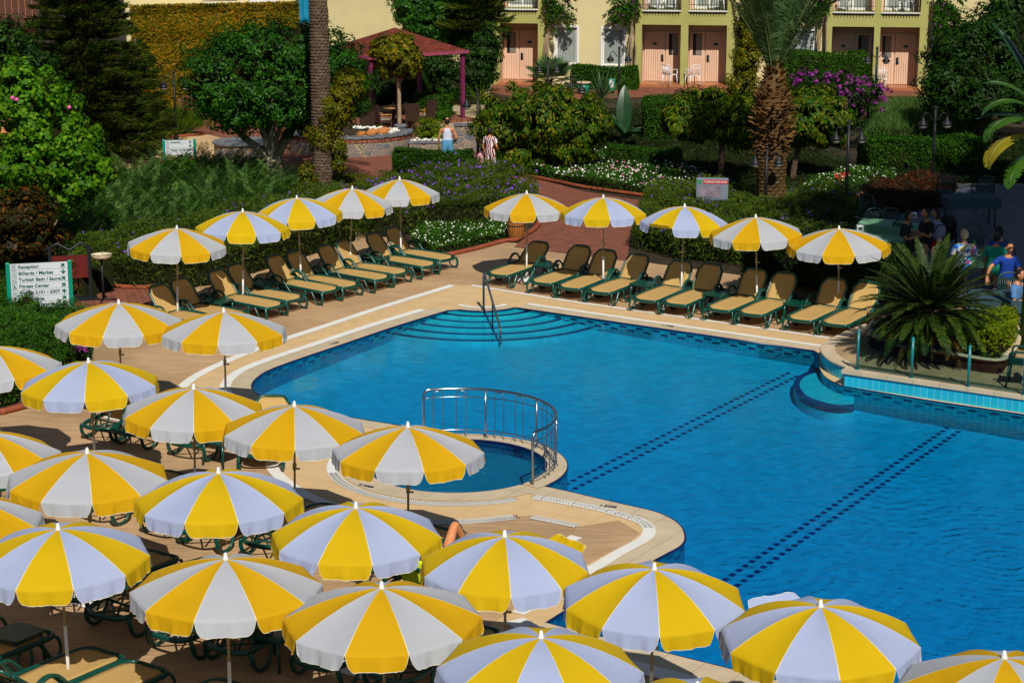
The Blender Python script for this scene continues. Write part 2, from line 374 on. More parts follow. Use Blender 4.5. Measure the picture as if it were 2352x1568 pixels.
# --- pool basin: floor and walls
def tile_mat(name, base, dark, band_at=(.06, .17)):
    m, nt, b = new_mat(name); uv = nt.nodes.new('ShaderNodeUVMap'); sp = nt.nodes.new('ShaderNodeSeparateXYZ'); nt.links.new(uv.outputs[0], sp.inputs[0])
    def mth(op, a, b_=None, c=None):
        n = nt.nodes.new('ShaderNodeMath'); n.operation = op
        for i, q in enumerate((a, b_, c)):
            if q is None: continue
            if isinstance(q, (int, float)): n.inputs[i].default_value = q
            else: nt.links.new(q, n.inputs[i])
        return n.outputs[0]
    u, v = sp.outputs[0], sp.outputs[1]
    lo, hi = band_at; mid = (lo + hi) / 2
    per = .40
    def dash(uu, off, a, c):
        f = mth('FRACT', mth('DIVIDE', mth('ADD', uu, off), per)); on = mth('LESS_THAN', f, .42)
        return mth('MULTIPLY', on, mth('MULTIPLY', mth('GREATER_THAN', v, a), mth('LESS_THAN', v, c)))
    d1 = dash(u, 0, lo, mid - .008); d2 = dash(u, per / 2, mid + .008, hi); e = mth('LESS_THAN', v, .035)
    k = mth('MAXIMUM', mth('MAXIMUM', d1, d2), e)
    t = nt.nodes.new('ShaderNodeTexBrick'); nt.links.new(uv.outputs[0], t.inputs[0]); t.offset = 0; t.inputs['Scale'].default_value = 1
    t.inputs['Color1'].default_value = (*base, 1); t.inputs['Color2'].default_value = (*(x * .9 for x in base), 1); t.inputs['Mortar'].default_value = (.12, .55, .7, 1)
    t.inputs['Brick Width'].default_value = .13; t.inputs['Row Height'].default_value = .26; t.inputs['Mortar Size'].default_value = .004
    mx = nt.nodes.new('ShaderNodeMix'); mx.data_type = 'RGBA'; nt.links.new(k, mx.inputs[0]); nt.links.new(t.outputs[0], mx.inputs[6]); mx.inputs[7].default_value = (*dark, 1)
    nt.links.new(mx.outputs[2], b.inputs['Base Color']); b.inputs['Roughness'].default_value = .25
    return m
TB = (.0, .37, .50)
M['pool_wall'] = tile_mat('pool_wall_tile', TB, (.006, .014, .09))
M['pool_floor'] = bricks('pool_tile_shimmer', (.0, .62, .71), (.0, .50, .60), (.02, .56, .66), .16, .16, .006, .5, rz=-ANG, off=0, bump=0, var=.16)  # light and dark tile tones stand in for caustic shimmer
def floor_z(x, y):
    t = (Vector((x, y, 0)) - NC).dot((AQ + AP * .55).normalized())
    return -.20 - .032 * max(0, min(t, 34))
def wall_strip(name, loop, zt, zb, mat, closed=True, parent=None, band_h=None):
    me = bpy.data.meshes.new(name); vs = []; fs = []; uv = []
    n = len(loop); acc = 0.0
    # refine
    pts = []
    for i in range(n if closed else n - 1):
        a, b = loop[i], loop[(i + 1) % n]; k = max(1, int((b - a).length / 1.0))
        for j in range(k): pts.append(a.lerp(b, j / k))
    pts.append(loop[0] if closed else loop[-1])
    for i in range(len(pts) - 1):
        a, b = pts[i], pts[i + 1]; L = (b - a).length
        za, zb_ = (zb(a.x, a.y), zb(b.x, b.y)) if callable(zb) else (zb, zb)
        k = len(vs); vs += [(a.x, a.y, zt), (b.x, b.y, zt), (b.x, b.y, zb_), (a.x, a.y, za)]; fs.append((k, k + 1, k + 2, k + 3))
        uv += [(acc, 0), (acc + L, 0), (acc + L, zt - zb_), (acc, zt - za)]; acc += L
    me.from_pydata(vs, [], fs); l = me.uv_layers.new(name='UVMap')
    for i, q in enumerate(uv): l.data[i].uv = q
    me.materials.append(mat); o = bpy.data.objects.new(name, me); S.collection.objects.link(o)
    if parent: o.parent = parent
    return o
tag(wall_strip('pool_wall', POOL, .011, floor_z, M['pool_wall']), kind='structure')
fl = MB(); fl.poly([(p.x, p.y) for p in POOL], 0, 0, side=False, bottom=False)
# grid floor so that it slopes: build from a clipped grid is not needed, tris are bent only at their corners
gx0, gx1, gy0, gy1 = -9, 26, 8, 46
fl = MB(); nx, ny = 70, 76
vs = []
for j in range(ny + 1):
    for i in range(nx + 1):
        x = gx0 + (gx1 - gx0) * i / nx; y = gy0 + (gy1 - gy0) * j / ny; vs.append((x, y, floor_z(x, y)))
fl.add(vs, [(j * (nx + 1) + i, j * (nx + 1) + i + 1, (j + 1) * (nx + 1) + i + 1, (j + 1) * (nx + 1) + i) for j in range(ny) for i in range(nx)])
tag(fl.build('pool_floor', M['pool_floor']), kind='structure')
# lane lines of dark tiles on the floor
ll = MB()
def lane(x0, y0, x1, y1, gap, n):
    a = P(x0, y0, -.45); b = P(x1, y1, -.45)
    for _ in range(2):
        a = P(x0, y0, floor_z(a.x, a.y)); b = P(x1, y1, floor_z(b.x, b.y))
    t = (b - a); L = t.length; t.normalize(); nr = Vector((-t.y, t.x, 0)).normalized()
    k = 0.0; i = 0
    while k < L:
        for s_ in (-1, 1):
            c = a + t * (k + (.1 if s_ > 0 else 0)) + nr * gap / 2 * s_
            q = [c + t * .055 + nr * .045, c - t * .055 + nr * .045, c - t * .055 - nr * .045, c + t * .055 - nr * .045]
            ll.add([(v.x, v.y, floor_z(v.x, v.y) + .006) for v in q], [(0, 1, 2, 3)])
        k += .205; i += 1
lane(1822, 860, 1296, 1124, .24, 0); lane(2190, 986, 1400, 1530, .24, 0)
tag(ll.build('lane_line', M['navy']), kind='structure')
# corner steps
sp_ = MB()
for i in range(5):
    r0, z = .93 + .41 * (i + 1), -.035 - .034 * i
    pts = [NC] + arc(NC, r0, -28, -132, 30)
    sp_.poly(pts, z - .2, z, 0)
    strip(sp_, arc(NC, r0 + .001, -28, -132, 30), arc(NC, r0 - .15, -28, -132, 30), z + .004, 1)
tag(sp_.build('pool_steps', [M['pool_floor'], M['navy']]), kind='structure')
# curved bench step by the terrace corner
BC = P(1925, 832); BC = BC + Vector((.15, .2, 0))
bs = MB()
o_ = spx([(1880, 826), (1845, 838), (1826, 852), (1826, 874), (1842, 893), (1880, 909), (1925, 917), (1962, 914)], 5)
i_ = spx([(1890, 832), (1856, 842), (1839, 856), (1840, 873), (1856, 889), (1890, 902), (1928, 909), (1962, 907)], 5)
bs.poly(o_ + px([(1962, 880), (1930, 850)]), -.5, -.17, 0)
strip(bs, o_, i_, -.164, 1)
for i in range(len(o_) - 1):
    a, b = o_[i], o_[i + 1]; bs.add([(a.x * 1.0, a.y - .004, -.164), (b.x, b.y - .004, -.164), (b.x, b.y - .004, -.26), (a.x, a.y - .004, -.26)], [(0, 1, 2, 3)], 1)
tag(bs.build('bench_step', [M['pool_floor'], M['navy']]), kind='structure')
# round children pool
kb = wall_strip('children_pool_wall', KID, .013, -.3, M['navy']); tag(kb, kind='structure')
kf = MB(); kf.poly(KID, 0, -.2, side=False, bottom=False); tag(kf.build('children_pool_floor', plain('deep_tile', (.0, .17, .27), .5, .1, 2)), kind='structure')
# navy line around the outside of the round wall and along the pool edge
nl = MB()
def edge_tube(line, r=.02, z=-.005): nl.tube([(p.x, p.y, z) for p in line], r, 6)
edge_tube(left_side + kid_out); edge_tube(bot); edge_tube(list(reversed(right_side))); edge_tube(notch)
nl.tube([(p.x, p.y, -.005) for p in KID], .018, 6, closed=True)
tag(nl.build('edge_tile_line', M['navy']), kind='structure')
# --- water
m, nt, b = new_mat('water'); nt.nodes.remove(b)
tr = nt.nodes.new('ShaderNodeBsdfTransparent'); gl = nt.nodes.new('ShaderNodeBsdfGlossy'); gl.inputs['Roughness'].default_value = .03
tr.inputs[0].default_value = (.86, .97, 1, 1)
mx = nt.nodes.new('ShaderNodeMixShader'); fr = nt.nodes.new('ShaderNodeFresnel'); fr.inputs['IOR'].default_value = 1.30; gl.inputs['Color'].default_value = (.28, .72, 1, 1)
co = coords(nt, 'Object')
n1 = nt.nodes.new('ShaderNodeTexNoise'); n1.inputs['Scale'].default_value = 2.6; n1.inputs['Detail'].default_value = 3; n1.inputs['Distortion'].default_value = .8
n2 = nt.nodes.new('ShaderNodeTexNoise'); n2.inputs['Scale'].default_value = 14; n2.inputs['Detail'].default_value = 3
nt.links.new(co, n1.inputs['Vector']); nt.links.new(co, n2.inputs['Vector'])
def ringwave(cx, cy, sc, reach):
    mp = nt.nodes.new('ShaderNodeMapping'); mp.inputs['Location'].default_value = (-cx, -cy, 0); nt.links.new(co, mp.inputs[0])
    wv = nt.nodes.new('ShaderNodeTexWave'); wv.wave_type = 'RINGS'; wv.rings_direction = 'Z'; wv.inputs['Scale'].default_value = sc; wv.inputs['Distortion'].default_value = 1.5; wv.inputs['Detail'].default_value = 2; wv.inputs['Detail Scale'].default_value = .7
    nt.links.new(mp.outputs[0], wv.inputs['Vector'])
    ln = nt.nodes.new('ShaderNodeVectorMath'); ln.operation = 'LENGTH'; nt.links.new(mp.outputs[0], ln.inputs[0])
    mr = nt.nodes.new('ShaderNodeMapRange'); mr.inputs[1].default_value = 0; mr.inputs[2].default_value = reach; mr.inputs[3].default_value = 1; mr.inputs[4].default_value = 0
    nt.links.new(ln.outputs['Value'], mr.inputs[0])
    q = nt.nodes.new('ShaderNodeMath'); q.operation = 'MULTIPLY'; nt.links.new(wv.outputs['Fac'], q.inputs[0]); nt.links.new(mr.outputs[0], q.inputs[1]); return q.outputs[0]
def addn(a, b_, k=1.0):
    q = nt.nodes.new('ShaderNodeMath'); q.operation = 'MULTIPLY_ADD'; nt.links.new(b_, q.inputs[0]); q.inputs[1].default_value = k; nt.links.new(a, q.inputs[2]); return q.outputs[0]
c1 = P(2352, 1225); c2 = P(1740, 1230); c3 = P(2070, 1080)
h = addn(n1.outputs[0], n2.outputs[0], .35)
h = addn(h, ringwave(c1.x, c1.y, 1.6, 4.0), .22); h = addn(h, ringwave(c2.x, c2.y, 1.3, 3.5), .3); h = addn(h, ringwave(c3.x, c3.y, 1.2, 3.5), .25)
bp = nt.nodes.new('ShaderNodeBump'); bp.inputs['Strength'].default_value = .5; bp.inputs['Distance'].default_value = .03
sx_ = nt.nodes.new('ShaderNodeSeparateXYZ'); nt.links.new(co, sx_.inputs[0]); mr_ = nt.nodes.new('ShaderNodeMapRange'); mr_.inputs[1].default_value = -4.0; mr_.inputs[2].default_value = 5.0; mr_.inputs[3].default_value = .10; mr_.inputs[4].default_value = .6; nt.links.new(sx_.outputs[0], mr_.inputs[0]); nt.links.new(mr_.outputs[0], bp.inputs['Strength'])
nt.links.new(h, bp.inputs['Height']); nt.links.new(bp.outputs[0], gl.inputs['Normal']); nt.links.new(bp.outputs[0], fr.inputs['Normal'])
nt.links.new(fr.outputs[0], mx.inputs[0]); nt.links.new(tr.outputs[0], mx.inputs[1]); nt.links.new(gl.outputs[0], mx.inputs[2])
nt.links.new(mx.outputs[0], nt.nodes['Material Output'].inputs['Surface'])
va = nt.nodes.new('ShaderNodeVolumeAbsorption'); va.inputs['Color'].default_value = (.0, .46, .90, 1); va.inputs['Density'].default_value = .6
nt.links.new(va.outputs[0], nt.nodes['Material Output'].inputs['Volume'])
M['water'] = m
wt = MB(); wt.poly([(p.x, p.y) for p in POOL], -1.3, -.03); tag(wt.build('water', M['water']), kind='structure')
wk = MB(); wk.poly(KID, -.25, -.05); tag(wk.build('children_pool_water', M['water']), kind='structure')
# ================================================================ UMBRELLAS
KINDS = {'A': ('amber', 'warm_white'), 'L': ('lemon', 'cool_white')}
BASE_Y = {399: 750, 551: 711, 688: 674, 799: 638, 919: 613, 1210: 645, 1388: 676, 1568: 695, 1746: 722, 1934: 736}
def umbrella(ax, ay, cx, W, rib, rc, kind, label, group, flip=None, lean=(0, 0), seed=0, gust=0.0):
    rnd = random.Random(seed)
    ZA, RISE, VAL, NP = 2.03, (.34 if kind == 'L' else .33), .175, 10
    EXPO = 1.9 if kind == 'L' else 1.6
    if ax in BASE_Y:
        g_ = P(ax, BASE_Y[ax]); ZA = PY(ax, ay + 3, g_.y).z
    p = P(ax, ay + 3, ZA); pr = Vector((p.x, p.y, ZA - RISE))
    rad = W / 2 / scl(pr)
    base = Vector((p.x, p.y, 0))
    az = math.atan2(base.x, base.y)
    t = thing('beach_umbrella', base, 0, label, 'umbrella', group)
    sag_ = rnd.uniform(.0, .02)
    mb = MB()
    wcol = {'Y': 0, 'W': 1}
    ribs = []
    for i in range(NP):
        a = R(rib + 36 * i) - az
        ribs.append(Vector((math.sin(a), -math.cos(a), 0)))
    def rp(i, tt, sag=0):                       # point on rib i
        d = ribs[i % NP]; return Vector((d.x * rad * tt, d.y * rad * tt, ZA - RISE * tt ** EXPO))
    us = [0, .007, .05] + [.05 + .9 * k_ / 18 for k_ in range(1, 18)] + [.95, .993, 1]
    ts = [.025, .15, .3, .45, .6, .75, .88, .955, 1.0]
    for i in range(NP):
        col = wcol[rc] if i % 2 == 0 else 1 - wcol[rc]
        ph = [rnd.uniform(0, 6.28) for _ in range(6)]
        grid = []
        for tt in ts:
            row = []
            for u in us:
                q = rp(i, tt).lerp(rp(i + 1, tt), u)
                s_ = 4 * u * (1 - u); q.z -= sag_ * s_ * math.sin(math.pi * min(1, tt)) 
                q.z -= .012 * s_ * tt
                q.z += s_ * tt * .004 * math.sin(14 * tt + ph[0] + 3 * u) * (1 + gust)
                row.append(q)
            grid.append(row)
        # valance hanging from the rim
        mid = (ribs[i] + ribs[(i + 1) % NP]).normalized()
        # panels facing the wind hang or lift a little
        lift = rnd.uniform(-.06, .10) + gust * rnd.uniform(0, .5)
        up = flip is not None and i in flip
        for k, vv in enumerate((.12, .3, .5, .7, .86, .965, 1.0)):
            row = []
            for u in us:
                e = min(u, 1 - u)
                dep = VAL * vv
                rnd_c = 1.0 - .30 * max(0, 1 - e / .10) ** 2 * vv   # rounded lower corners
                b_ = rp(i, 1).lerp(rp(i + 1, 1), u + (.5 - u) * (.10 * vv if e < .11 else .03 * vv))
                rip = (.012 * math.sin(13 * u + ph[1]) + .007 * math.sin(29 * u + ph[2]) + .006 * abs(math.sin(24 * u + ph[3])) + .004 * math.sin(55 * u + ph[4])) * vv * min(1, e / .08)
                out = dep * (.10 + lift) + rip
                if up: q = b_ + mid * (dep * .5 + rip) + Vector((0, 0, dep * .42 * rnd_c))
                else: q = b_ + mid * out - Vector((0, 0, dep * rnd_c * (1 - .25 * abs(lift))))
                q.z -= .012 * 4 * u * (1 - u) * (1 - vv * .4)
                row.append(q)
            grid.append(row)
        n = len(us); vs = [q for r_ in grid for q in r_]; b0 = len(mb.v)
        mb.v += [tuple(v) for v in vs]
        for j in range(len(grid) - 1):
            for k in range(n - 1):
                pip = k in (0, n - 2) or j == len(grid) - 2
                mb.f.append([b0 + j * n + k, b0 + (j + 1) * n + k, b0 + (j + 1) * n + k + 1, b0 + j * n + k + 1])
                mb.m.append(2 if pip else col); mb.sm.append(True)
    ky, kw = KINDS[kind]
    can = mb.build('canopy', [M[ky], M[kw], M['piping']], t)
    f = MB(); f.lathe([(.022, 0), (.03, .0), (.034, .02), (.022, .05), (.016, .085), (.006, .09)], (0, 0, ZA - .015), 10)
    f.build('finial', M['white_plastic'], t)
    po = MB(); po.tube([(0, 0, .84), (0, 0, ZA - .02)], .016, 10)
    po.build('upper_pole', M['pole'], t)
    pw = MB(); pw.tube([(0, 0, .02), (0, 0, .86)], .021, 10); pw.build('lower_pole', M['pole_white'], t)
    kn = MB(); kn.lathe([(.024, -.05), (.028, -.04), (.028, .04), (.022, .05)], (0, 0, 1.16), 10); kn.tube([(0, 0, 1.13), (.05, -.01, 1.13)], .012, 6); kn.ball((.058, -.012, 1.13), .018, 8, 5)
    kn.build('tilt_joint', M['pole'], t)
    rf = MB()
    for i in range(NP):
        rf.tube([rp(i, .03) - Vector((0, 0, .012)), rp(i, .5) - Vector((0, 0, .012)), rp(i, .99) - Vector((0, 0, .01))], .004, 4)
        rf.tube([Vector((0, 0, ZA - .42)), rp(i, .5) - Vector((0, 0, .014))], .0035, 4)
    rf.lathe([(.02, -.03), (.035, -.02), (.035, .02), (.02, .03)], (0, 0, ZA - .42), 10)
    rf.build('rib_frame', M['pole_white'], t)
    bs_ = MB(); bs_.box((0, 0, .045), (.46, .46, .07), rz=ANG, taper=.93); bs_.lathe([(.045, .07), (.04, .16), (.028, .22)], (0, 0, 0), 12)
    bev(bs_.build('base', M['white_plastic'], t), .012)
    t.rotation_euler = (R(lean[0] + rnd.uniform(-1.6, 1.6)), R(lean[1] + rnd.uniform(-1.6, 1.6)), 0)
    return t
UL = 'umbrellas over the left row of loungers'; UR = 'umbrellas over the right row of loungers'; UN = 'umbrellas crowded on the near deck'
UMB = [
 (399, 521, 400, 228, 4, 'Y', 'A', 'amber and white umbrella nearest the sign board in the left lounger row', UL, None, (0, 2)),
 (551, 484, 555, 215, -20, 'Y', 'L', 'lemon and white umbrella second from the sign board in the left row', UL, None, (0, 0)),
 (688, 452, 689, 203, -13, 'Y', 'L', 'lemon and white umbrella in the middle of the left lounger row', UL, None, (0, 0)),
 (799, 430, 810, 186, 17, 'Y', 'A', 'amber and white umbrella with a drooping right rim, fourth along the left row', UL, None, (0, 3)),
 (919, 410, 926, 182, -22, 'W', 'A', 'amber and white umbrella at the far end of the left row by the purple flowers', UL, None, (0, 1)),
 (1210, 442, 1213, 198, -23, 'Y', 'A', 'amber and white umbrella in front of the wooden barrel', UR, None, (0, 1)),
 (1388, 452, 1390, 197, -27, 'Y', 'L', 'lemon and white umbrella in front of the red brick walk', UR, None, (0, 0)),
 (1568, 472, 1568, 200, -15, 'W', 'L', 'lemon and white umbrella with a turned up flap, middle of the right row', UR, (9,), (0, 0)),
 (1746, 496, 1747, 213, 6, 'W', 'A', 'amber and white umbrella beside the black lamp post in the right row', UR, None, (0, -2)),
 (1934, 522, 1935, 235, -18, 'Y', 'A', 'amber and white umbrella beside the spiky cycad', UR, None, (0, -2)),
 (268, 693, 270, 287, -15, 'W', 'A', 'amber and white umbrella just below the green sign board', UN, None, (0, 2)),
 (511, 714, 514, 287, -6, 'W', 'A', 'amber and white umbrella with its pole on the white gutter', UN, None, (0, 0)),
 (-12, 795, -2, 304, 16, 'Y', 'A', 'amber and white umbrella cut by the left edge beside the flowering bushes', UN, None, (0, 0)),
 (208, 830, 210, 316, -5, 'Y', 'L', 'lemon and blueish white umbrella left of the three amber ones by the pool', UN, None, (0, 0)),
 (437, 888, 436, 324, -1, 'Y', 'A', 'amber and white umbrella between the lemon one and the curved gutter', UN, None, (0, 0)),
 (669, 930, 668, 331, 0, 'W', 'A', 'amber and white umbrella touching the near left bend of the big pool', UN, None, (0, 0)),
 (934, 979, 937, 351, -24.6, 'W', 'A', 'amber and white umbrella covering part of the round children pool', UN, None, (0, 0)),
 (-42, 992, -38, 342, 20, 'Y', 'A', 'mostly cropped amber and white umbrella at the middle of the left edge', UN, None, (0, 0)),
 (196, 1035, 202, 369, 1.5, 'Y', 'A', 'amber and white umbrella directly below the leftmost lemon one', UN, None, (0, 0)),
 (-96, 1140, -88, 375, -10, 'W', 'A', 'amber and white umbrella of which only the right rim shows at the left edge', UN, None, (0, 0)),
 (501, 1085, 502, 384, -24, 'Y', 'L', 'lemon and blueish white umbrella with a bright yellow front panel left of the person', UN, None, (0, 0)),
 (817, 1160, 818, 391, -26, 'Y', 'L', 'lemon and blueish white umbrella with the green towel hanging below it', UN, None, (0, 0)),
 (1161, 1226, 1162, 391, 4, 'W', 'L', 'lemon and blueish white umbrella with a lifted yellow back flap near the sunbather', UN, (3,), (0, 0)),
 (1499, 1299, 1507, 423, 4, 'Y', 'L', 'lemon and blueish white umbrella hiding the water corner near the lane lines', UN, None, (0, 0)),
 (1889, 1386, 1890, 456, -24, 'W', 'L', 'large lemon and blueish white umbrella over the blue water with a turned up back flap', UN, (6,), (0, 0)),
 (139, 1208, 148, 409, -29, 'Y', 'L', 'lemon and blueish white umbrella above the empty loungers in the bottom left corner', UN, None, (0, 0)),
 (517, 1283, 518, 440, -19.5, 'W', 'A', 'large amber and greyish white umbrella with a white front panel', UN, None, (0, 0)),
 (881, 1346, 890, 458, -21.5, 'Y', 'A', 'large amber and greyish white umbrella with an amber front panel', UN, None, (0, 0)),
 (1233, 1458, 1232, 475, -18, 'W', 'L', 'lemon and blueish white umbrella cut by the middle of the bottom edge', UN, None, (0, 0)),
 (2323, 1512, 2320, 500, -11, 'Y', 'A', 'amber and white umbrella cut by the bottom right corner', UN, None, (0, 0)),
 (1602, 1575, 1602, 480, -8, 'Y', 'L', 'lemon umbrella of which only the back rim shows at the bottom edge', UN, None, (0, 0)),
]
for i, u in enumerate(UMB): umbrella(*u, seed=i + 3)

# ================================================================ LOUNGERS
HINGE_X, HINGE_Z = 1.30, .335
def make_lounger(back_deg, label, group):
    t = thing('sun_lounger', (0, 0, 0), 0, label, 'sun lounger', group)
    # seat frame: long closed loop
    w = .335; up = Vector((0, 0, 1))
    fr = MB()
    loop = [(.0, 0, .27), (.01, .2, .275), (.07, .29, .285), (.25, w, .30), (.7, w, .315), (1.2, w, .33), (1.7, w, .30), (1.88, .27, .29), (1.94, .12, .285), (1.94, -.12, .285), (1.88, -.27, .29), (1.7, -w, .30), (1.2, -w, .33), (.7, -w, .315), (.25, -w, .30), (.07, -.29, .285), (.01, -.2, .275)]
    fr.tube(smooth_path(loop, 4, True), .03, 8, closed=True, flat=(.75, 1.25), up=up)
    fr.build('frame', M['green'], t)
    for sy in (-1, 1):
        y = w * sy + .012 * sy
        f1 = MB(); f1.tube(smooth_path([(.05, y * .93, .28), (.015, y, .19), (.02, y, .08), (.09, y, .03), (.19, y, .06), (.25, y, .16), (.34, y * .97, .29)], 4), .027, 8, flat=(1.1, .8))
        f1.build('foot_leg', M['green'], t)
        # big leg that sweeps up into the arm rest
        a1 = MB(); y2 = (w + .035) * sy
        a1.tube(smooth_path([(.50, y, .29), (.50, y2, .16), (.57, y2, .05), (.70, y2, .03), (.82, y2, .10), (.96, y2, .26), (1.10, y2, .42), (1.22, y2, .52), (1.36, y2, .525), (1.47, y2, .45), (1.51, y2 * .97, .35)], 4), .027, 8, flat=(1.15, .85))
        a1.build('arm_leg', M['green'], t)
        h1 = MB(); h1.tube(smooth_path([(1.46, y, .30), (1.50, y2, .15), (1.58, y2, .045), (1.70, y2, .03), (1.79, y2, .09), (1.83, y2, .2), (1.84, y, .29)], 4), .028, 8, flat=(1.1, .85))
        h1.build('head_leg', M['green'], t)
    # cross bars
    for x in (.42, 1.48):
        cb = MB(); cb.tube([(x, -w, .29), (x, 0, .27), (x, w, .29)], .018, 6); cb.build('cross_bar', M['green'], t)
    cb = MB(); cb.tube([(1.5, -.25, .28), (1.88, .16, .285)], .014, 6); cb.tube([(1.5, .25, .28), (1.88, -.16, .285)], .014, 6)
    cb.build('brace', M['green'], t)
    # seat sling
    st = MB(); NX, NY = 16, 8; vs = []
    for i in range(NX + 1):
        q = i / NX; x = .05 + (HINGE_X - .03) * q
        hw = .285 * math.sqrt(max(0, 1 - max(0, 1 - (x - .05) / .16) ** 2.6)) if x < .21 else .285
        hw = max(hw, .13)
        for j in range(NY + 1):
            v = -1 + 2 * j / NY
            z = .315 + .02 * q - .012 * (1 - v * v) + .012 * math.sin(math.pi * q)
            if q < .12: z -= .02 * (1 - q / .12) ** 2
            vs.append((x, v * hw, z))
    F1 = [(i * (NY + 1) + j, (i + 1) * (NY + 1) + j, (i + 1) * (NY + 1) + j + 1, i * (NY + 1) + j + 1) for i in range(NX) for j in range(NY)]
    st.add(vs, F1, 0, True); so_ = st.build('seat', M['mesh'], t)
    m_ = so_.modifiers.new('thick', 'SOLIDIFY'); m_.thickness = .012
    # backrest
    a = R(back_deg); L = .66
    def B(s_, y, off=0): return Vector((HINGE_X + .04 + math.cos(a) * s_ - math.sin(a) * off, y, HINGE_Z + math.sin(a) * s_ + math.cos(a) * off))
    bf = MB(); bl = [B(-.02, .27), B(.15, .295), B(.5, .285), B(L - .13, .262), B(L - .03, .20), B(L, .09), B(L, -.09), B(L - .03, -.20), B(L - .13, -.262), B(.5, -.285), B(.15, -.295), B(-.02, -.27)]
    bf.tube(smooth_path(bl, 4), .026, 8, flat=(1.0, 1.0)); bf.tube([B(.02, -.28), B(.02, .28)], .016, 6)
    back = bf.build('backrest', M['green'], t)
    sb = MB(); vs = []; NX = 12
    for i in range(NX + 1):
        q = i / NX; s_ = -.06 + (L + .035) * q
        hw = .268 if q < .78 else .268 - (.075 * ((q - .78) / .22) ** 2.2)
        for j in range(NY + 1):
            v = -1 + 2 * j / NY
            vs.append(B(s_, v * hw, .012 - .016 * (1 - v * v)))
    sb.add(vs, [(i * (NY + 1) + j, (i + 1) * (NY + 1) + j, (i + 1) * (NY + 1) + j + 1, i * (NY + 1) + j + 1) for i in range(NX) for j in range(NY)], 0, True)
    sl_ = sb.build('sling', M['mesh'], back); m_ = sl_.modifiers.new('thick', 'SOLIDIFY'); m_.thickness = .01
    pr = MB()
    for y in (-.17, .17): pr.tube([B(.42, y, -.03), (1.84, y, .29)], .014, 6)
    pr.tube([B(.42, -.27, -.03), B(.42, .27, -.03)], .014, 6)
    pr.build('prop', M['green'], t)
    return t
G_R = 'green framed loungers in the right row'; G_L = 'green framed loungers in the left row'; G_N = 'green framed loungers on the near deck'
rzR = math.atan2(-AQ.y, -AQ.x); rzL = math.atan2(-AP.y, -AP.x); rzN = math.atan2(AQ.y, AQ.x)
lr = [(1125.6, 626.5), (1224.7, 644.8), (1288.9, 656.5), (1357, 665.7), (1462, 684), (1530.7, 693), (1631, 706), (1704.7, 716), (1816, 729.4), (1896, 739.4)]
labR = ['empty tan lounger leaning back furthest, left end of the right row by the hand rail', 'empty tan lounger just right of the white umbrella base', 'tan lounger with an umbrella pole at its right arm, before the brick walk',
        'tan lounger with a sunlit left edge, left of the second small table', 'tan lounger right of the second small table under the lemon umbrella', 'tan lounger between the lemon umbrella pole and the third small table',
        'tan lounger right of the third small table under the lamp post', 'tan lounger left of the fourth small table with a bell shaped shade on its back', 'tan lounger right of the fourth small table in front of the stone wall', 'last tan lounger of the right row, half behind the cycad']
angR = [40, 52, 52, 50, 52, 54, 54, 54, 53, 52]
protos = {}
for i, ((x, y), lb) in enumerate(zip(lr, labR)):
    loc = P(x, y, .32) + AP * .17; loc.z = 0
    k = angR[i]
    if k not in protos: o = make_lounger(k, lb, G_R); protos[k] = o; o.location = loc; o.rotation_euler.z = rzR + R(random.uniform(-2, 2))
    else: copy_thing(protos[k], loc, rzR + R(random.uniform(-2, 2)), lb, G_R)
ll_ = [(497, 738), (545, 722), (632, 699), (678, 683), (760, 663), (806, 653), (879, 636), (922, 623), (986, 606), (1027, 591)]
labL = ['tan lounger whose foot hides behind a near umbrella, closest to the sign board', 'tan lounger with the first umbrella pole before it, second from the sign board', 'tan lounger right of the first small table in the left row', 'tan lounger behind the second umbrella pole in the left row',
        'tan lounger right of the second small table in the left row', 'tan lounger behind the third umbrella pole in the left row', 'tan lounger right of the third small table in the left row', 'tan lounger behind the fourth umbrella pole in the left row',
        'last but one tan lounger of the left row, nearest its fourth small table', 'tan lounger at the far end of the left row beside the white flowers']
for i, ((x, y), lb) in enumerate(zip(ll_, labL)):
    loc = P(x, y, .32) + AP * .06; loc.z = 0
    copy_thing(protos[54], loc, rzL + R(random.uniform(-2.5, 2.5)), lb, G_L)
# near deck: seen from behind their heads; (head end centre pixel)
nh = [((215, 1003), 'dark green lounger seen from behind under the leftmost lemon umbrella'), ((296, 1018), 'dark green lounger seen from behind, right of another under the lemon umbrella'), ((418, 1042), 'dark green lounger seen from behind under the amber umbrella left of the pale bench end'),
      ((-12, 1143), 'lounger of which a green leg shows at the left edge'), ((222, 1190), 'green lounger behind the second amber umbrella from the left edge'), ((372, 1226), 'green lounger whose feet show left of the lemon front panel'), ((455, 1252), 'green lounger whose feet show right below the lemon front panel'), ((592, 1275), 'green lounger seen between the lemon umbrellas left of the towel'),
      ((838, 1332), 'green lounger with the lime towel over its back'), ((150, 1398), 'shaded green lounger left of the pole in the bottom left'), ((243, 1440), 'shaded green lounger with a large leg loop right of the white pole'), ((392, 1492), 'green lounger below the left rim of the large white fronted umbrella'),
      ((522, 1520), 'green lounger behind the pole of the large white fronted umbrella'), ((735, 1560), 'green lounger below the left rim of the amber fronted umbrella'), ((905, 1590), 'green lounger below the amber front panel at the bottom edge')]
for i, ((x, y), lb) in enumerate(nh):
    hd = P(x, y, .1); loc = hd - AQ * 1.85; loc.z = 0
    copy_thing(protos[54 if i % 3 else 52], loc, rzN + R(random.uniform(-3, 3)), lb, G_N)
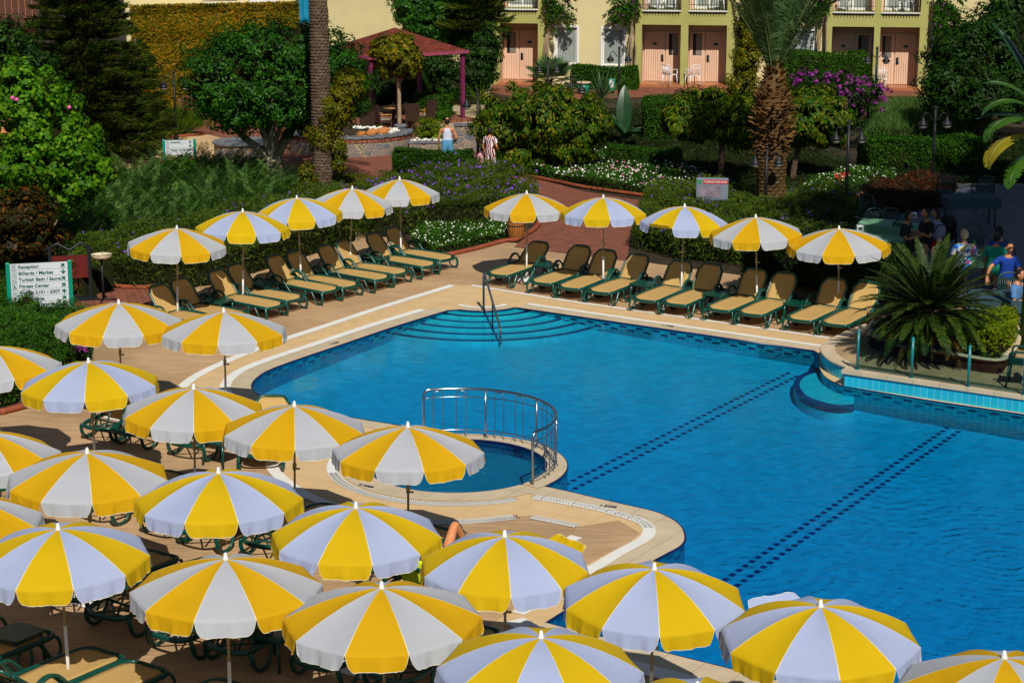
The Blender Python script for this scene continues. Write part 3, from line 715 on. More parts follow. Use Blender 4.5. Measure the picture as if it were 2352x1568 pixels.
# near deck, bottom left: backs to the viewer, seats reaching up and right (foot centre pixel)
nf = [((-30, 1395), 'tan lounger cut by the left edge in the bottom left corner'), ((91, 1436), 'upper tan lounger of the three in the bottom left corner'), ((252, 1489), 'tan lounger with the white pole beside its back in the bottom left corner'), ((350, 1520), 'brightly sunlit tan lounger in the bottom left corner'), ((552, 1562), 'tan lounger whose foot end peeks up at the bottom edge')]
flat_proto = None
for i, ((x, y), lb) in enumerate(nf):
    hd = P(x, y, .33); loc = hd; loc.z = 0
    if i == 3:
        copy_thing(make_lounger(12, lb, G_N), (0, 0, 0), 0, lb, G_N) if False else None
        o = make_lounger(30, lb, G_N); o.location = loc; o.rotation_euler.z = rzN
    else: copy_thing(protos[40], loc, rzN + R(random.uniform(-2, 2)), lb, G_N)
# the lounger the sunbather lies on, and the pale one facing the viewer
SB = P(1092, 1262, .33); SB.z = 0
o = make_lounger(35, 'green lounger the sunbather lies on, mostly under two lemon umbrellas', G_N); o.location = SB; o.rotation_euler.z = rzN + R(4); SBO = o
b_ = P(597, 1072, .1); b_.z = 0
copy_thing(protos[40], b_, R(90), 'lounger turned with its foot end towards the viewer under the amber umbrella', G_N)

# ================================================================ SMALL TABLES
def make_table(label, group):
    t = thing('side_table', (0, 0, 0), 0, label, 'side table', group)
    a = MB(); a.poly([(x, y) for x, y in [(-.24, -.2), (-.2, -.24), (.2, -.24), (.24, -.2), (.24, .2), (.2, .24), (-.2, .24), (-.24, .2)]], .385, .415)
    a.box((0, .2, .37), (.38, .02, .03)); a.box((0, -.2, .37), (.38, .02, .03)); a.box((.2, 0, .37), (.02, .36, .03)); a.box((-.2, 0, .37), (.02, .36, .03))
    bev(a.build('table_top', M['green'], t), .008)
    for sx in (-1, 1):
        for sy in (-1, 1):
            l = MB(); l.tube([(.19 * sx, .19 * sy, .39), (.2 * sx, .2 * sy, .2), (.215 * sx, .215 * sy, 0)], [.028, .022, .018], 8); l.build('leg', M['green'], t)
    return t
tabs = [((1254, 608), 'small green table between the first two loungers of the right row'), ((1477, 651), 'small green table right of the lounger with the sunlit edge'), ((1645, 674), 'small green table left of the lamp post umbrella'), ((1831, 696), 'small green table nearest the stone wall'),
        ((503, 690), 'small green table nearest the sign board'), ((607, 653), 'small green table shaded by bushes behind the second left umbrella'), ((726, 618), 'small green table behind the third umbrella pole of the left row'), ((866, 592), 'small green table near the far end of the left row'),
        ((508, 1010), 'green table right of the loungers under the second amber umbrella'), ((634, 1452), 'large green table in shade below the big white fronted umbrella'), ((40, 1452), 'dark table between the two tan loungers bottom left')]
tp = None
for (x, y), lb in tabs:
    q = P(x, y, .4); q.z = 0
    if tp is None: tp = make_table(lb, 'small green tables beside loungers'); tp.location = q; tp.rotation_euler.z = ANG
    else: copy_thing(tp, q, ANG, lb, 'small green tables beside loungers')
# ================================================================ POOL FURNITURE
# curved railing of the children pool
rl = thing('pool_railing', KC, 0, 'curved chrome railing round the far side of the small round pool', 'railing')
RR = 1.58; A0, A1_ = 112, -41
def rp_(a, z, r=RR): return Vector((r * math.cos(R(a)), r * math.sin(R(a)), z))
t = MB(); HT = .84
t.tube([rp_(A0, .01), rp_(A0, HT - .1), rp_(A0 - .6, HT - .04), rp_(A0 - 2.5, HT)] + [rp_(a, HT) for a in range(A0 - 5, A1_ + 4, -3)] + [rp_(A1_ + 2.5, HT), rp_(A1_ + .6, HT - .04), rp_(A1_, HT - .1), rp_(A1_, .01)], .022, 10)
t.build('top_rail', M['steel'], rl)
for z in (.70, .13):
    q = MB(); q.tube([rp_(a, z) for a in np.linspace(A0 - .5, A1_ + .5, 60)], .009, 6); q.build('thin_rail', M['steel'], rl)
posts = [A0 - 38, A0 - 76, A0 - 114]
for a in posts:
    q = MB(); q.tube([rp_(a, .0), rp_(a, HT)], .016, 8); q.lathe([(.035, 0), (.035, .015), (.017, .02)], rp_(a, .012), 10); q.build('post', M['steel'], rl)
k = 0
for a0 in [A0] + posts:
    for off in (9, 23):
        a1 = a0 - off; d = 2.9
        q = MB(); q.tube(smooth_path([rp_(a1 + d, .012), rp_(a1 + d, .4), rp_(a1 + d, .74), rp_(a1 + d * .7, .79), rp_(a1, .81), rp_(a1 - d * .7, .79), rp_(a1 - d, .74), rp_(a1 - d, .4), rp_(a1 - d, .012)], 3), .0075, 6)
        q.build('hoop', M['steel'], rl)
# hand rail at the corner steps
hb = P(1111, 713); M['teal_lens'] = plain('teal_lens', (.03, .45, .30), .2)
hr = thing('hand_rail', hb, 0, 'slanting hand rail going down the corner pool steps', 'hand rail')
e1 = P(1133, 757, -.12) - hb; e2 = P(1149, 789, -.2) - hb
q = MB(); top = Vector((.02, .02, .80)); dn = Vector((e2.x, e2.y, .12))
q.tube(smooth_path([(0, 0, .0), (0, 0, .4), (0, 0, .74), top, top.lerp(dn, .12), top.lerp(dn, .5), top.lerp(dn, .93), dn + Vector((0, -.02, -.05)), e2], 4), .024, 10)
q.build('rail', M['bronze'], hr)
q = MB(); tt = .52; j = top.lerp(dn, tt); q.tube([Vector((j.x, j.y, -.25)), j], .018, 8); q.lathe([(.05, 0), (.05, .012)], (0, 0, .012), 12); q.build('post', M['bronze'], hr)
# ---------------------------------------------------------------- raised restaurant terrace corner
TZ = .28
t_front = [P(1940, 853, TZ), P(2352, 913, TZ), P(2700, 963, TZ)]
tc = spx([(1948, 842), (1925, 834), (1905, 824), (1892, 812), (1886, 800), (1890, 790), (1905, 780), (1935, 764), (1975, 748), (2011, 737), (2060, 722)], 4, TZ)
terr = [t_front[0], t_front[1], t_front[2]] + px([(3100, 800), (3000, 500), (2500, 420), (2060, 420), (1960, 470), (1960, 560), (2060, 640)], TZ) + list(reversed(tc))
M['terrace'] = bricks('terrace_tile', (.50, .36, .20), (.45, .32, .175), (.3, .2, .1), .45, .45, .008, .6, rz=-ANG, off=0, bump=.1)
tcn = sum((Vector((p.x, p.y, 0)) for p in terr), Vector()) / len(terr); tm = MB(); tm.poly([tcn + (Vector((p.x, p.y, 0)) - tcn) * .996 for p in terr], -.0, TZ - .003, bottom=False); tag(tm.build('terrace', M['terrace']), kind='structure')
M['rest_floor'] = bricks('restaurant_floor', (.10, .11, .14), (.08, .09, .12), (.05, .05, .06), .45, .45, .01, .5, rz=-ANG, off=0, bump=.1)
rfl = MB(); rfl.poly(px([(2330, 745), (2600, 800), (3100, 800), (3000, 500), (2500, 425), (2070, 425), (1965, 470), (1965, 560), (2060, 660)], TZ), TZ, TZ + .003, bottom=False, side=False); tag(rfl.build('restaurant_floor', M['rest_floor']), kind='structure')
cw = MB()
inn = offset_line(tc, .28)
strip(cw, tc, offset_line(tc, -.26) if (offset_line(tc, -.26)[5] - tc[5]).x > 0 else inn, TZ + .004)
n_ = len(tc)
cw.tube([(p.x, p.y, TZ - .02) for p in tc], .026, 8)
q0, q1 = t_front[0], t_front[2]; tt = (q1 - q0).normalized(); nn_ = Vector((-tt.y, tt.x, 0))
c = (q0 + q1) / 2 + nn_ * .13; cw.box((c.x, c.y, TZ), ((q1 - q0).length + .1, .34, .07), rz=math.atan2(tt.y, tt.x))
tag(cw.build('terrace_coping', M['coping']), kind='structure')
# light blue tiles on the wall under the terrace edge
M['wall_tile'] = bricks('wall_tile', (.02, .48, .70), (.015, .42, .64), (.22, .62, .74), .13, .3, .004, .25, rz=0, off=0, bump=.05, var=.1, kind='UV')
wl = [p.copy() for p in tc[:22]]; wl.reverse(); wl = wl + t_front
o = wall_strip('terrace_wall', wl, TZ - .03, -.02, M['wall_tile'], closed=False); tag(o, kind='structure')
# ---------------------------------------------------------------- glass balustrade
gm, nt, b = new_mat('glass_pane'); b.inputs['Base Color'].default_value = (.75, .9, .88, 1); nt.nodes.remove(b)
tr = nt.nodes.new('ShaderNodeBsdfTransparent'); tr.inputs[0].default_value = (.60, .73, .72, 1); gl = nt.nodes.new('ShaderNodeBsdfGlossy'); gl.inputs['Roughness'].default_value = .02
mx = nt.nodes.new('ShaderNodeMixShader'); fr = nt.nodes.new('ShaderNodeFresnel'); fr.inputs['IOR'].default_value = 1.15; nt.links.new(fr.outputs[0], mx.inputs[0]); nt.links.new(tr.outputs[0], mx.inputs[1]); nt.links.new(gl.outputs[0], mx.inputs[2]); nt.links.new(mx.outputs[0], nt.nodes['Material Output'].inputs[0])
M['glass'] = gm
M['teal_post'] = plain('teal_post', (.01, .17, .19), .3, .1, 4, spec=.5)
bl = P(1969, 849, TZ + .03)
bal = thing('glass_balustrade', bl, 0, 'frameless glass balustrade with teal posts above the blue tiled wall', 'balustrade')
pp = [P(x, y, TZ + .03) - bl for x, y in ((1969, 849), (2093, 868), (2223, 888), (2350, 907), (2480, 926))]
for q_ in pp:
    q = MB(); q.tube([(q_.x, q_.y, 0), (q_.x, q_.y, .76)], .026, 10); q.lathe([(.045, 0), (.045, .015), (.027, .02)], (q_.x, q_.y, 0), 12); q.build('post', M['teal_post'], bal)
for i in range(4):
    a, b2_ = pp[i], pp[i + 1]; d = (b2_ - a).normalized(); c = (a + b2_) / 2
    q = MB(); q.box((c.x, c.y, .36), ((b2_ - a).length - .07, .010, .62), rz=math.atan2(d.y, d.x)); q.build('pane', M['glass'], bal)
# ---------------------------------------------------------------- curved brick planter
M['red_brick'] = bricks('red_brick', (.42, .08, .04), (.32, .06, .03), (.14, .06, .04), .22, .075, .008, .8, bump=.4, kind='UV')
M['brick_uv'] = M['red_brick']
pl_line = spx([(2010, 766), (1997, 780), (1998, 795), (2020, 806), (2060, 820), (2085, 827), (2160, 838), (2285, 858), (2312, 842), (2330, 824), (2335, 800), (2325, 760)], 4, TZ)
pb = thing('brick_planter', pl_line[0], 0, 'low curved brick planter with pale cap around the cycad', 'planter')
Z0 = pl_line[0].copy()
loc_line = [p - Z0 for p in pl_line]
wall_strip('brick_wall', [Vector((p.x, p.y, 0)) for p in loc_line], .25, 0, M['red_brick'], closed=False, parent=pb)
q = MB(); q.tube([(p.x, p.y, .26) for p in loc_line], .05, 8, flat=(1.5, .5), up=Vector((0, 0, 1))); q.build('cap', M['coping'], pb)
q = MB(); q.poly([(p.x, p.y) for p in loc_line] + [(loc_line[-1].x - .3, loc_line[-1].y + .9), (loc_line[0].x, loc_line[0].y + 1)], .0, .2); q.build('soil', M['soil'], pb)
# ---------------------------------------------------------------- wooden barrel
bp_ = P(1185, 549); M['barrel'] = plain('barrel_wood', (.30, .115, .022), .6, .35, 9, scale=(6, 6, .6))
ba = thing('wooden_barrel', bp_, .3, 'wooden barrel bin with iron hoops at the start of the brick walk', 'barrel')
NS = 22; bst = MB()
for k in range(NS):
    a0, a1 = 2 * math.pi * k / NS + .02, 2 * math.pi * (k + 1) / NS - .02; vs = []
    for z in (0, .1, .25, .38, .52, .6):
        r = .195 + .035 * math.sin(math.pi * z / .6)
        for a in (a0, a1): vs.append((r * math.cos(a), r * math.sin(a), z + .01))
    bst.add(vs, [(2 * j, 2 * j + 1, 2 * j + 3, 2 * j + 2) for j in range(5)])
bst.lathe([(.16, .02), (.19, .3), (.16, .59)], n=20); bst.build('stave_body', M['barrel'], ba)
for z in (.03, .36, .57):
    q = MB(); q.lathe([(.197 + .035 * math.sin(math.pi * z / .6), z - .014), (.205 + .035 * math.sin(math.pi * z / .6), z), (.197 + .035 * math.sin(math.pi * z / .6), z + .014)], n=24); q.build('hoop', M['black_iron'], ba)
q = MB(); q.lathe([(.17, .585), (.19, .60), (.15, .605), (.13, .55)], n=20); q.build('rim', M['black_iron'], ba)
# ---------------------------------------------------------------- sign board, bottom left
M['sign_green'] = plain('sign_green', (.0, .24, .16), .35, .08, 3, spec=.5); M['sign_white'] = plain('sign_white', (.60, .64, .68), .5, .04, 2)
M['sign_line'] = plain('sign_letter', (.0, .10, .075), .5, .05, 3)
def arrow(mb, c, ang, s, z=.0):
    pts = [(-.10, -.5), (.10, -.5), (.10, 0), (.32, -.22), (.46, -.08), (0, .42), (-.46, -.08), (-.32, -.22), (-.10, 0)]
    ca, sa = math.cos(R(ang)), math.sin(R(ang))
    v = [(c[0] + s * (x * ca + y * sa), z, c[1] + s * (-x * sa + y * ca)) for x, y in pts]
    v2 = [(a, z + .004, b) for a, _, b in v]; n = len(v); b0 = list(v) + list(v2)
    mb.add(b0, [(0, 1, 2), (0, 2, 8), (2, 3, 4), (2, 4, 5), (2, 5, 8), (8, 5, 6), (8, 6, 7)])
def make_sign(loc, rz, W, rows, rh, legs, label, txts, arrows, icons=True, sy=1.0, tsize=.09):
    t = thing('direction_sign', loc, rz, label, 'sign')
    H = rows * rh; z0 = legs
    bd = MB()
    for i in range(rows): bd.box((0, 0, z0 + rh * (rows - i - .5)), (W, .03, rh * .955))
    bd.build('panel', M['sign_white'], t)
    bk = MB(); bk.box((0, .02, z0 + H / 2), (W, .015, H)); bk.build('backing', M['sign_line'], t)
    for s_ in (-1, 1):
        p_ = MB(); p_.box((s_ * (W / 2 + .045), 0, (z0 + H + .03) / 2), (.085, .085, z0 + H + .03)); bev(p_.build('post', M['sign_green'], t), .012)
    for i, tx in enumerate(txts):
        zc = z0 + rh * (rows - i - .5)
        mt = Matrix.Translation((-W / 2 + (.16 if icons else .05), -.021, zc - tsize * .34)) @ Matrix.Rotation(R(90), 4, 'X')
        cu = text_mesh(tx, tsize, M['sign_line'], 'lettering', t, mt, ext=.002, sx=1.08)
        if icons:
            ic = MB(); x0 = -W / 2 + .075; r_ = rh * .36
            for a, b_2, c_, d_ in ((x0 - r_, zc - r_, x0 + r_, zc - r_ + .006), (x0 - r_, zc + r_ - .006, x0 + r_, zc + r_), (x0 - r_, zc - r_, x0 - r_ + .006, zc + r_), (x0 + r_ - .006, zc - r_, x0 + r_, zc + r_)):
                ic.box(((a + c_) / 2, -.018, (b_2 + d_) / 2), (c_ - a, .004, d_ - b_2))
            sh = [[(-.5, -.1, .5, .1), (.1, -.6, .3, .5), (-.6, .0, -.1, .4)], [(-.6, -.3, .6, -.2), (-.1, -.1, .3, .3)], [(-.6, -.5, -.2, 0), (.1, .1, .5, .5), (0, -.5, .5, -.3)], [(-.5, .2, 0, .6), (-.3, -.4, .3, .2), (-.5, -.6, .6, -.4)], [(-.6, -.3, .6, 0), (-.6, -.6, -.5, .3), (.5, -.6, .6, .0)], [(-.3, -.3, .3, .3), (-.6, -.6, -.2, -.2)], [(-.6, -.3, .6, 0), (-.6, -.6, -.5, .3)]][i % 7]
            for a, b_2, c_, d_ in sh: ic.box((x0 + r_ * (a + c_) / 2, -.018, zc + r_ * (b_2 + d_) / 2), (r_ * (c_ - a), .005, r_ * (d_ - b_2)))
            ic.build('pictogram', M['sign_line'], t)
        if arrows:
            am = MB(); arrow(am, (W / 2 - .09, zc), arrows[i], rh * .85, -.022); am.build('arrow', M['sign_line'], t)
    return t
sp0 = P(97, 752); 
make_sign(sp0, R(14), 1.15, 7, .135, .42, 'white direction board with seven green lettered rows between green posts', ['Reception', 'Billiards / Market', 'Turkish Bath / Sauna', 'Fitness Center', 'Rooms 2101 - 2307', 'Water Slide', 'Rooms 1101 - 1407'], [45, 180, 45, 45, 0, 45, 45], tsize=.094)
sp1 = P(414, 392)
make_sign(sp1, R(-9 + 18), .86, 4, .12, .48, 'smaller direction board on green posts by the sandy path under the lamp', ['Reception', '', 'Rooms 2101 - 2307', ''], [90, 90, 90, 90], tsize=.075)
# black notice stand behind the board
ns = thing('notice_stand', P(165, 690), R(14), 'black roofed notice stand half hidden behind the direction board', 'notice stand')
for s_ in (-.42, .42):
    q = MB(); q.box((s_, 0, .6), (.07, .07, 1.2)); q.build('post', M['black_iron'], ns)
q = MB(); q.tube([(-.55, 0, 1.12), (-.25, 0, 1.28), (0, 0, 1.12), (.25, 0, 1.28), (.5, 0, 1.08)], .035, 6); q.build('roof', M['black_iron'], ns)
M['maroon'] = plain('maroon', (.12, .012, .01), .5, .2, 5)
q = MB(); q.box((0, .02, .75), (.78, .03, .5)); q.build('board', M['maroon'], ns)
q = MB(); q.box((0, 0, .04), (1.1, .3, .06)); q.build('foot', M['black_iron'], ns)
# bird bath like ash bowl
ab = thing('ash_bowl', P(238, 690), 0, 'pale wire bowl on a black cross footed stand beside the sign board', 'ash bowl')
q = MB(); q.tube([(0, 0, .04), (0, 0, .92)], .03, 8); q.tube([(-.28, 0, .03), (.28, 0, .03)], .022, 6); q.tube([(0, -.28, .03), (0, .28, .03)], .022, 6); q.build('stand', M['black_iron'], ab)
M['bowl'] = plain('bowl_straw', (.66, .55, .36), .8, .2, 20)
q = MB(); q.lathe([(.02, .94), (.19, .95), (.235, 1.03), (.225, 1.035), (.18, .965), (.01, .96)], n=22); q.build('bowl', M['bowl'], ab)
q = MB(); q.tube([(0, 0, 1.03), (.24 * 1, 0, 1.03)], .006, 4); q.tube([(.235 * math.cos(a), .235 * math.sin(a), 1.04) for a in np.linspace(0, 6.28, 24)], .007, 5); q.build('rim', M['black_iron'], ab)
# black litter bin
lb = thing('litter_bin', P(322, 655), 0, 'slim black litter bin on a post against the left hedge', 'bin')
q = MB(); q.tube([(0, 0, 0), (0, 0, .9)], .022, 8); q.build('post', M['black_iron'], lb)
q = MB(); q.lathe([(.115, .34), (.13, .36), (.145, .76), (.15, .78), (.13, .79), (.125, .5)], (.0, -.02, 0), 16); q.build('bucket', M['black_iron'], lb)
# white light box TURKISCHES BAD
M['lbox'] = plain('box_white_shaded', (.17, .21, .26), .5, .1, 3); M['red_text'] = plain('red_paint', (.55, .03, .02), .5, .1, 4); M['green_text'] = plain('green_paint', (.04, .22, .10), .5, .1, 4)  # box white is dimmed in the colour to stand for shade
bx = thing('light_box_sign', P(1634, 505), R(-6), 'white box sign reading TURKISCHES BAD in red among the purple flowers', 'sign')
q = MB(); q.box((0, 0, .83), (.86, .16, .62)); bev(q.build('box', M['lbox'], bx), .02)
q = MB(); q.box((0, 0, .26), (.1, .1, .52)); q.build('foot', M['black_iron'], bx)
mt = Matrix.Translation((-.22, -.089, 1.02)) @ Matrix.Rotation(R(90), 4, 'X'); text_mesh('TURKISCHES BAD', .078, M['sign_white'], 'lettering', bx, mt, ext=.002)
q = MB(); q.box((.09, -.082, 1.045), (.66, .008, .11)); q.build('title_strip', M['red_text'], bx)
q = MB(); q.box((-.34, -.083, 1.045), (.13, .006, .10)); q.box((-.34, -.087, 1.05), (.07, .004, .05)); q.build('logo', M['green_text'], bx)
q = MB(); q.poly([(-.2, -.02), (.25, -.02), (.3, .02), (-.2, .02)], 0, 0); 
pic = MB(); pic.box((-.05, -.082, .78), (.6, .006, .30)); pic.build('picture', plain('blurred_print', (.20, .17, .20), .5, .5, 4), bx)
# ---------------------------------------------------------------- street lamps
M['lamp_glass'] = plain('lamp_glass', (.35, .33, .28), .25, .1, 3, spec=.5)
def make_lamp(label, group):
    t = thing('street_lamp', (0, 0, 0), 0, label, 'street lamp', group)
    q = MB(); q.tube([(0, 0, 0), (0, 0, 2.35)], [.055, .045], 10); q.lathe([(.09, 0), (.09, .12), (.06, .18)], n=12); q.lathe([(.05, 2.33), (.062, 2.36), (.03, 2.42)], n=10); q.build('post', M['black_iron'], t)
    for s_ in (-1, 1):
        q = MB(); q.tube(smooth_path([(0, 0, 2.0), (s_ * .1, 0, 2.02), (s_ * .16, 0, 2.12), (s_ * .24, 0, 2.2), (s_ * .34, 0, 2.18), (s_ * .37, 0, 2.08)], 4), .016, 6); arm = q.build('arm', M['black_iron'], t)
        q = MB(); q.lathe([(.02, 2.10), (.035, 2.05), (.06, 1.99), (.14, 1.90), (.165, 1.85), (.15, 1.84)], (s_ * .37, 0, 0), 16); q.build('lamp_shade', M['black_iron'], t)
        q = MB(); q.lathe([(.14, 1.845), (.125, 1.79), (.08, 1.75), (.02, 1.735)], (s_ * .37, 0, 0), 14); q.build('globe', M['lamp_glass'], t)
    return t
lamps = [((405, 323), 1.0, 'black double lamp beside the small direction board and grassy shrub'), ((748, 446), 1.0, 'black double lamp in front of the ivy clad palm trunk'), ((1098, 372), .97, 'black double lamp beside the child in red stripes'), ((1421, 240), .95, 'black double lamp before the clipped hedge and white windows'),
         ((1311, 330), .98, 'black lamp poking out of the weeping tree'), ((1258, 262), .9, 'low black lamp under the fan palm'), ((1990, 338), .98, 'black double lamp with its heads against the magenta bougainvillea'), ((2009, 250), 1.0, 'farthest black lamp before the peach door on the right'),
         ((1943, 466), .97, 'black double lamp between the palm and the white flowers'), ((2140, 430), 1.0, 'black double lamp in front of the tall feathery grasses'), ((1757, 510), .85, 'black double lamp at the foot of the thick palm trunk')]
lp = None
for (x, y), k, lb_ in lamps:
    if lp is None: lp = make_lamp(lb_, 'black double headed garden lamps'); lp.location = P(x, y)
    else: copy_thing(lp, P(x, y), R(random.uniform(-12, 12)), lb_, 'black double headed garden lamps', (k, k, k))
# ================================================================ FOLIAGE TOOLS
rng = np.random.default_rng(11)
def mesh_quads(name, V, mats, parent=None, mi=None, extra=None):
    """V: (N,4,3) quads"""
    n = len(V); me = bpy.data.meshes.new(name)
    vv = V.reshape(-1, 3); ev = []; ef = []
    if extra: ev, ef = extra
    base = len(vv)
    allv = np.concatenate([vv, np.array(ev).reshape(-1, 3)]) if ev else vv
    me.vertices.add(len(allv)); me.vertices.foreach_set('co', allv.astype(np.float32).ravel())
    loops = list(range(0)); nl = 4 * n + sum(len(f) for f in ef)
    me.loops.add(nl); li = np.arange(4 * n, dtype=np.int32)
    if ef: li = np.concatenate([li, np.array([base + i for f in ef for i in f], dtype=np.int32)])
    me.loops.foreach_set('vertex_index', li)
    me.polygons.add(n + len(ef)); ls = list(np.arange(n) * 4); acc = 4 * n
    for f in ef: ls.append(acc); acc += len(f)
    me.polygons.foreach_set('loop_start', np.array(ls, dtype=np.int32))
    try: me.polygons.foreach_set('loop_total', np.array([4] * n + [len(f) for f in ef], dtype=np.int32))
    except Exception: pass
    mats = mats if isinstance(mats, (list, tuple)) else [mats]
    for m in mats: me.materials.append(m)
    idx = np.zeros(n + len(ef), dtype=np.int32)
    if mi is not None: idx[:n] = mi
    if ef: idx[n:] = len(mats) - 1
    me.polygons.foreach_set('material_index', idx)
    me.update(calc_edges=True); me.validate()
    o = bpy.data.objects.new(name, me); S.collection.objects.link(o)
    if parent: o.parent = parent
    return o
def unit(a): return a / np.maximum(np.linalg.norm(a, axis=-1, keepdims=True), 1e-9)
def rdir(n): return unit(rng.normal(size=(n, 3)))
def leaf_quads(p, nrm, L, W, droop=0.0, along=None):
    n = len(p); L = np.broadcast_to(np.asarray(L, float), (n,))[:, None] * rng.uniform(.5, 1.45, (n, 1)); W = np.broadcast_to(np.asarray(W, float), (n,))[:, None] * rng.uniform(.8, 1.2, (n, 1))
    r = rdir(n) if along is None else along + .35 * rdir(n)
    r = r + np.array([0, 0, -droop])
    t = unit(r - nrm * np.sum(r * nrm, 1, keepdims=True)); s = np.cross(nrm, t)
    fold = nrm * W * .18
    return np.stack([p - t * L * .5, p + s * W * .5 + fold + t * L * .05, p + t * L * .5, p - s * W * .5 + fold + t * L * .05], 1)
def clump_pts(blobs, n, cr, ground=0.02, shell=.78, up=.25, noise=.5):
    """leaf positions and normals gathered in clumps over ellipsoids"""
    ar = np.array([(b[1][0] * b[1][1] + b[1][0] * b[1][2] + b[1][1] * b[1][2]) for b in blobs]); ar = ar / ar.sum(); P_, N_ = [], []
    for b, w_ in zip(blobs, ar):
        c = np.array(b[0]); r = np.array(b[1]); m = int(n * w_)
        K = max(6, int(3.2 * (r[0] * r[1] + r[0] * r[2] + r[1] * r[2]) / (cr * cr)))
        K = min(K, max(6, m // 8))
        d = rdir(K); cc = c + d * r * rng.uniform(shell, 1.0, (K, 1)) * (1 + noise * rng.normal(size=(K, 1)) * .35)
        k = rng.integers(0, K, m); q = rdir(m); rad = cr * rng.uniform(.55, 1.25, (K, 1))[k] * rng.uniform(.45, 1, (m, 1)) ** .6
        pts = cc[k] + q * rad * np.array([1, 1, .8])
        nm = unit(q * .7 + d[k] * .6 + np.array([0, 0, up]) + .35 * rdir(m))
        ok = pts[:, 2] > ground; P_.append(pts[ok]); N_.append(nm[ok])
    return np.concatenate(P_), np.concatenate(N_)
def core(blobs, k=.72):
    vs = []; fs = []
    for c, r in blobs:
        b0 = len(vs); n, m = 12, 8
        for i in range(m + 1):
            for j in range(n):
                th = math.pi * i / m; ph = 2 * math.pi * j / n; j_ = 1 + .16 * math.sin(3 * ph + i) * math.cos(2.3 * th + j)
                x = (c[0] + r[0] * k * math.sin(th) * math.cos(ph) * j_, c[1] + r[1] * k * math.sin(th) * math.sin(ph) * j_, max(.01, c[2] - r[2] * k * math.cos(th) * j_)); vs.append(x)
        for i in range(m):
            for j in range(n): fs.append((b0 + i * n + j, b0 + i * n + (j + 1) % n, b0 + (i + 1) * n + (j + 1) % n, b0 + (i + 1) * n + j))
    return vs, fs
M['twig_shade'] = plain('twig_inner_shade', (.016, .018, .007), 1, .4, 8, spec=0)  # near-black foliage cores paint the inner shade; also colours palm stalks
M['bark_grey'] = plain('bark_grey', (.30, .25, .17), .9, .35, 6, bump=1, bs=14, scale=(3, 3, 1))
M['bark_brown'] = plain('bark_brown', (.10, .06, .035), .95, .45, 6, bump=1, bs=14, scale=(3, 3, 1))
M['bark_twist'] = plain('bark_pale', (.34, .25, .15), .9, .35, 6, bump=1, bs=14, scale=(3, 3, .6))
def crown(name, blobs, n, cr, L, W, mat, parent=None, kcore=.7, droop=0.0, **k):
    p, nm = clump_pts(blobs, n, cr, **k)
    V = leaf_quads(p, nm, L, W, droop)
    return mesh_quads(name, V, [mat, M['twig_shade']] if kcore else mat, parent, extra=core(blobs, kcore) if kcore else None)
LF = {
 'ficus': leafm('leaf_ficus', (.008, .055, .006), (.016, .115, .010), (.055, .21, .015), .32, .5),
 'dark': leafm('leaf_dark', (.006, .028, .004), (.012, .055, .008), (.03, .10, .012)),
 'hedge': leafm('leaf_hedge', (.012, .06, .004), (.026, .12, .008), (.06, .20, .015)),
 'bright': leafm('leaf_bright', (.03, .14, .006), (.065, .26, .012), (.16, .36, .02), .45, .35, .35),
 'ivy': leafm('leaf_ivy', (.035, .07, .004), (.11, .145, .008), (.24, .22, .012)),
 'gold': leafm('leaf_gold', (.06, .09, .005), (.20, .19, .010), (.34, .20, .012), .5, .3, .3, .5, .9),
 'weep': leafm('leaf_weeping', (.014, .06, .004), (.045, .15, .008), (.17, .20, .02), .45, .35, .3, .5, .92),
 'willow': leafm('leaf_narrow', (.018, .05, .005), (.042, .105, .012), (.11, .19, .02)),
 'juniper': leafm('leaf_juniper', (.035, .12, .05), (.08, .21, .09), (.17, .33, .16), .6, .2),
 'pine': leafm('needle_pine', (.006, .03, .004), (.02, .062, .006), (.12, .17, .02), .6, .2),
 'grass': leafm('blade_grass', (.03, .09, .008), (.055, .15, .015), (.12, .22, .04), .5, .3),
 'rust': leafm('leaf_rust', (.015, .025, .005), (.035, .03, .008), (.17, .075, .015), p2=.7),
 'cycad': leafm('leaf_cycad', (.008, .035, .006), (.018, .065, .010), (.06, .12, .025), .28, .6, .15),
 'cycad_old': leafm('leaf_cycad_old', (.05, .06, .01), (.12, .09, .02), (.20, .12, .03), .6, .2, .15),
 'palm': leafm('leaf_palm', (.03, .10, .06), (.065, .18, .11), (.15, .30, .2), .35, 1.0, .2),
 'lime': leafm('leaf_lime', (.06, .16, .005), (.13, .26, .01), (.26, .36, .02), .45, .3, .35),
 'banana': plain('banana_leaf', (.05, .14, .012), .35, .35, 3, spec=.5, trans=.35), 'banana_dry': plain('banana_leaf_yellow', (.36, .30, .02), .4, .2, 4, spec=.4, trans=.35),
 'banana_dark': plain('banana_leaf_dark', (.012, .06, .015), .35, .35, 3, spec=.5, trans=.2),
 'floor': leafm('leaf_floor_shade', (.005, .018, .003), (.010, .036, .006), (.026, .065, .012)),  # darker copy of the dark leaf, paints tree shade into the ground cover
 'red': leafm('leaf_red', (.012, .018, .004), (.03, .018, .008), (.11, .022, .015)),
}
def petal_mat(name, c, spread=.25):
    m, nt, b = new_mat(name); g = nt.nodes.new('ShaderNodeNewGeometry')
    nt.links.new(ramp(nt, g.outputs['Random Per Island'], [(0, tuple(x * (1 - spread) for x in c)), (1, tuple(min(1, x * (1 + spread)) for x in c))]), b.inputs['Base Color']); b.inputs['Roughness'].default_value = .7
    return m
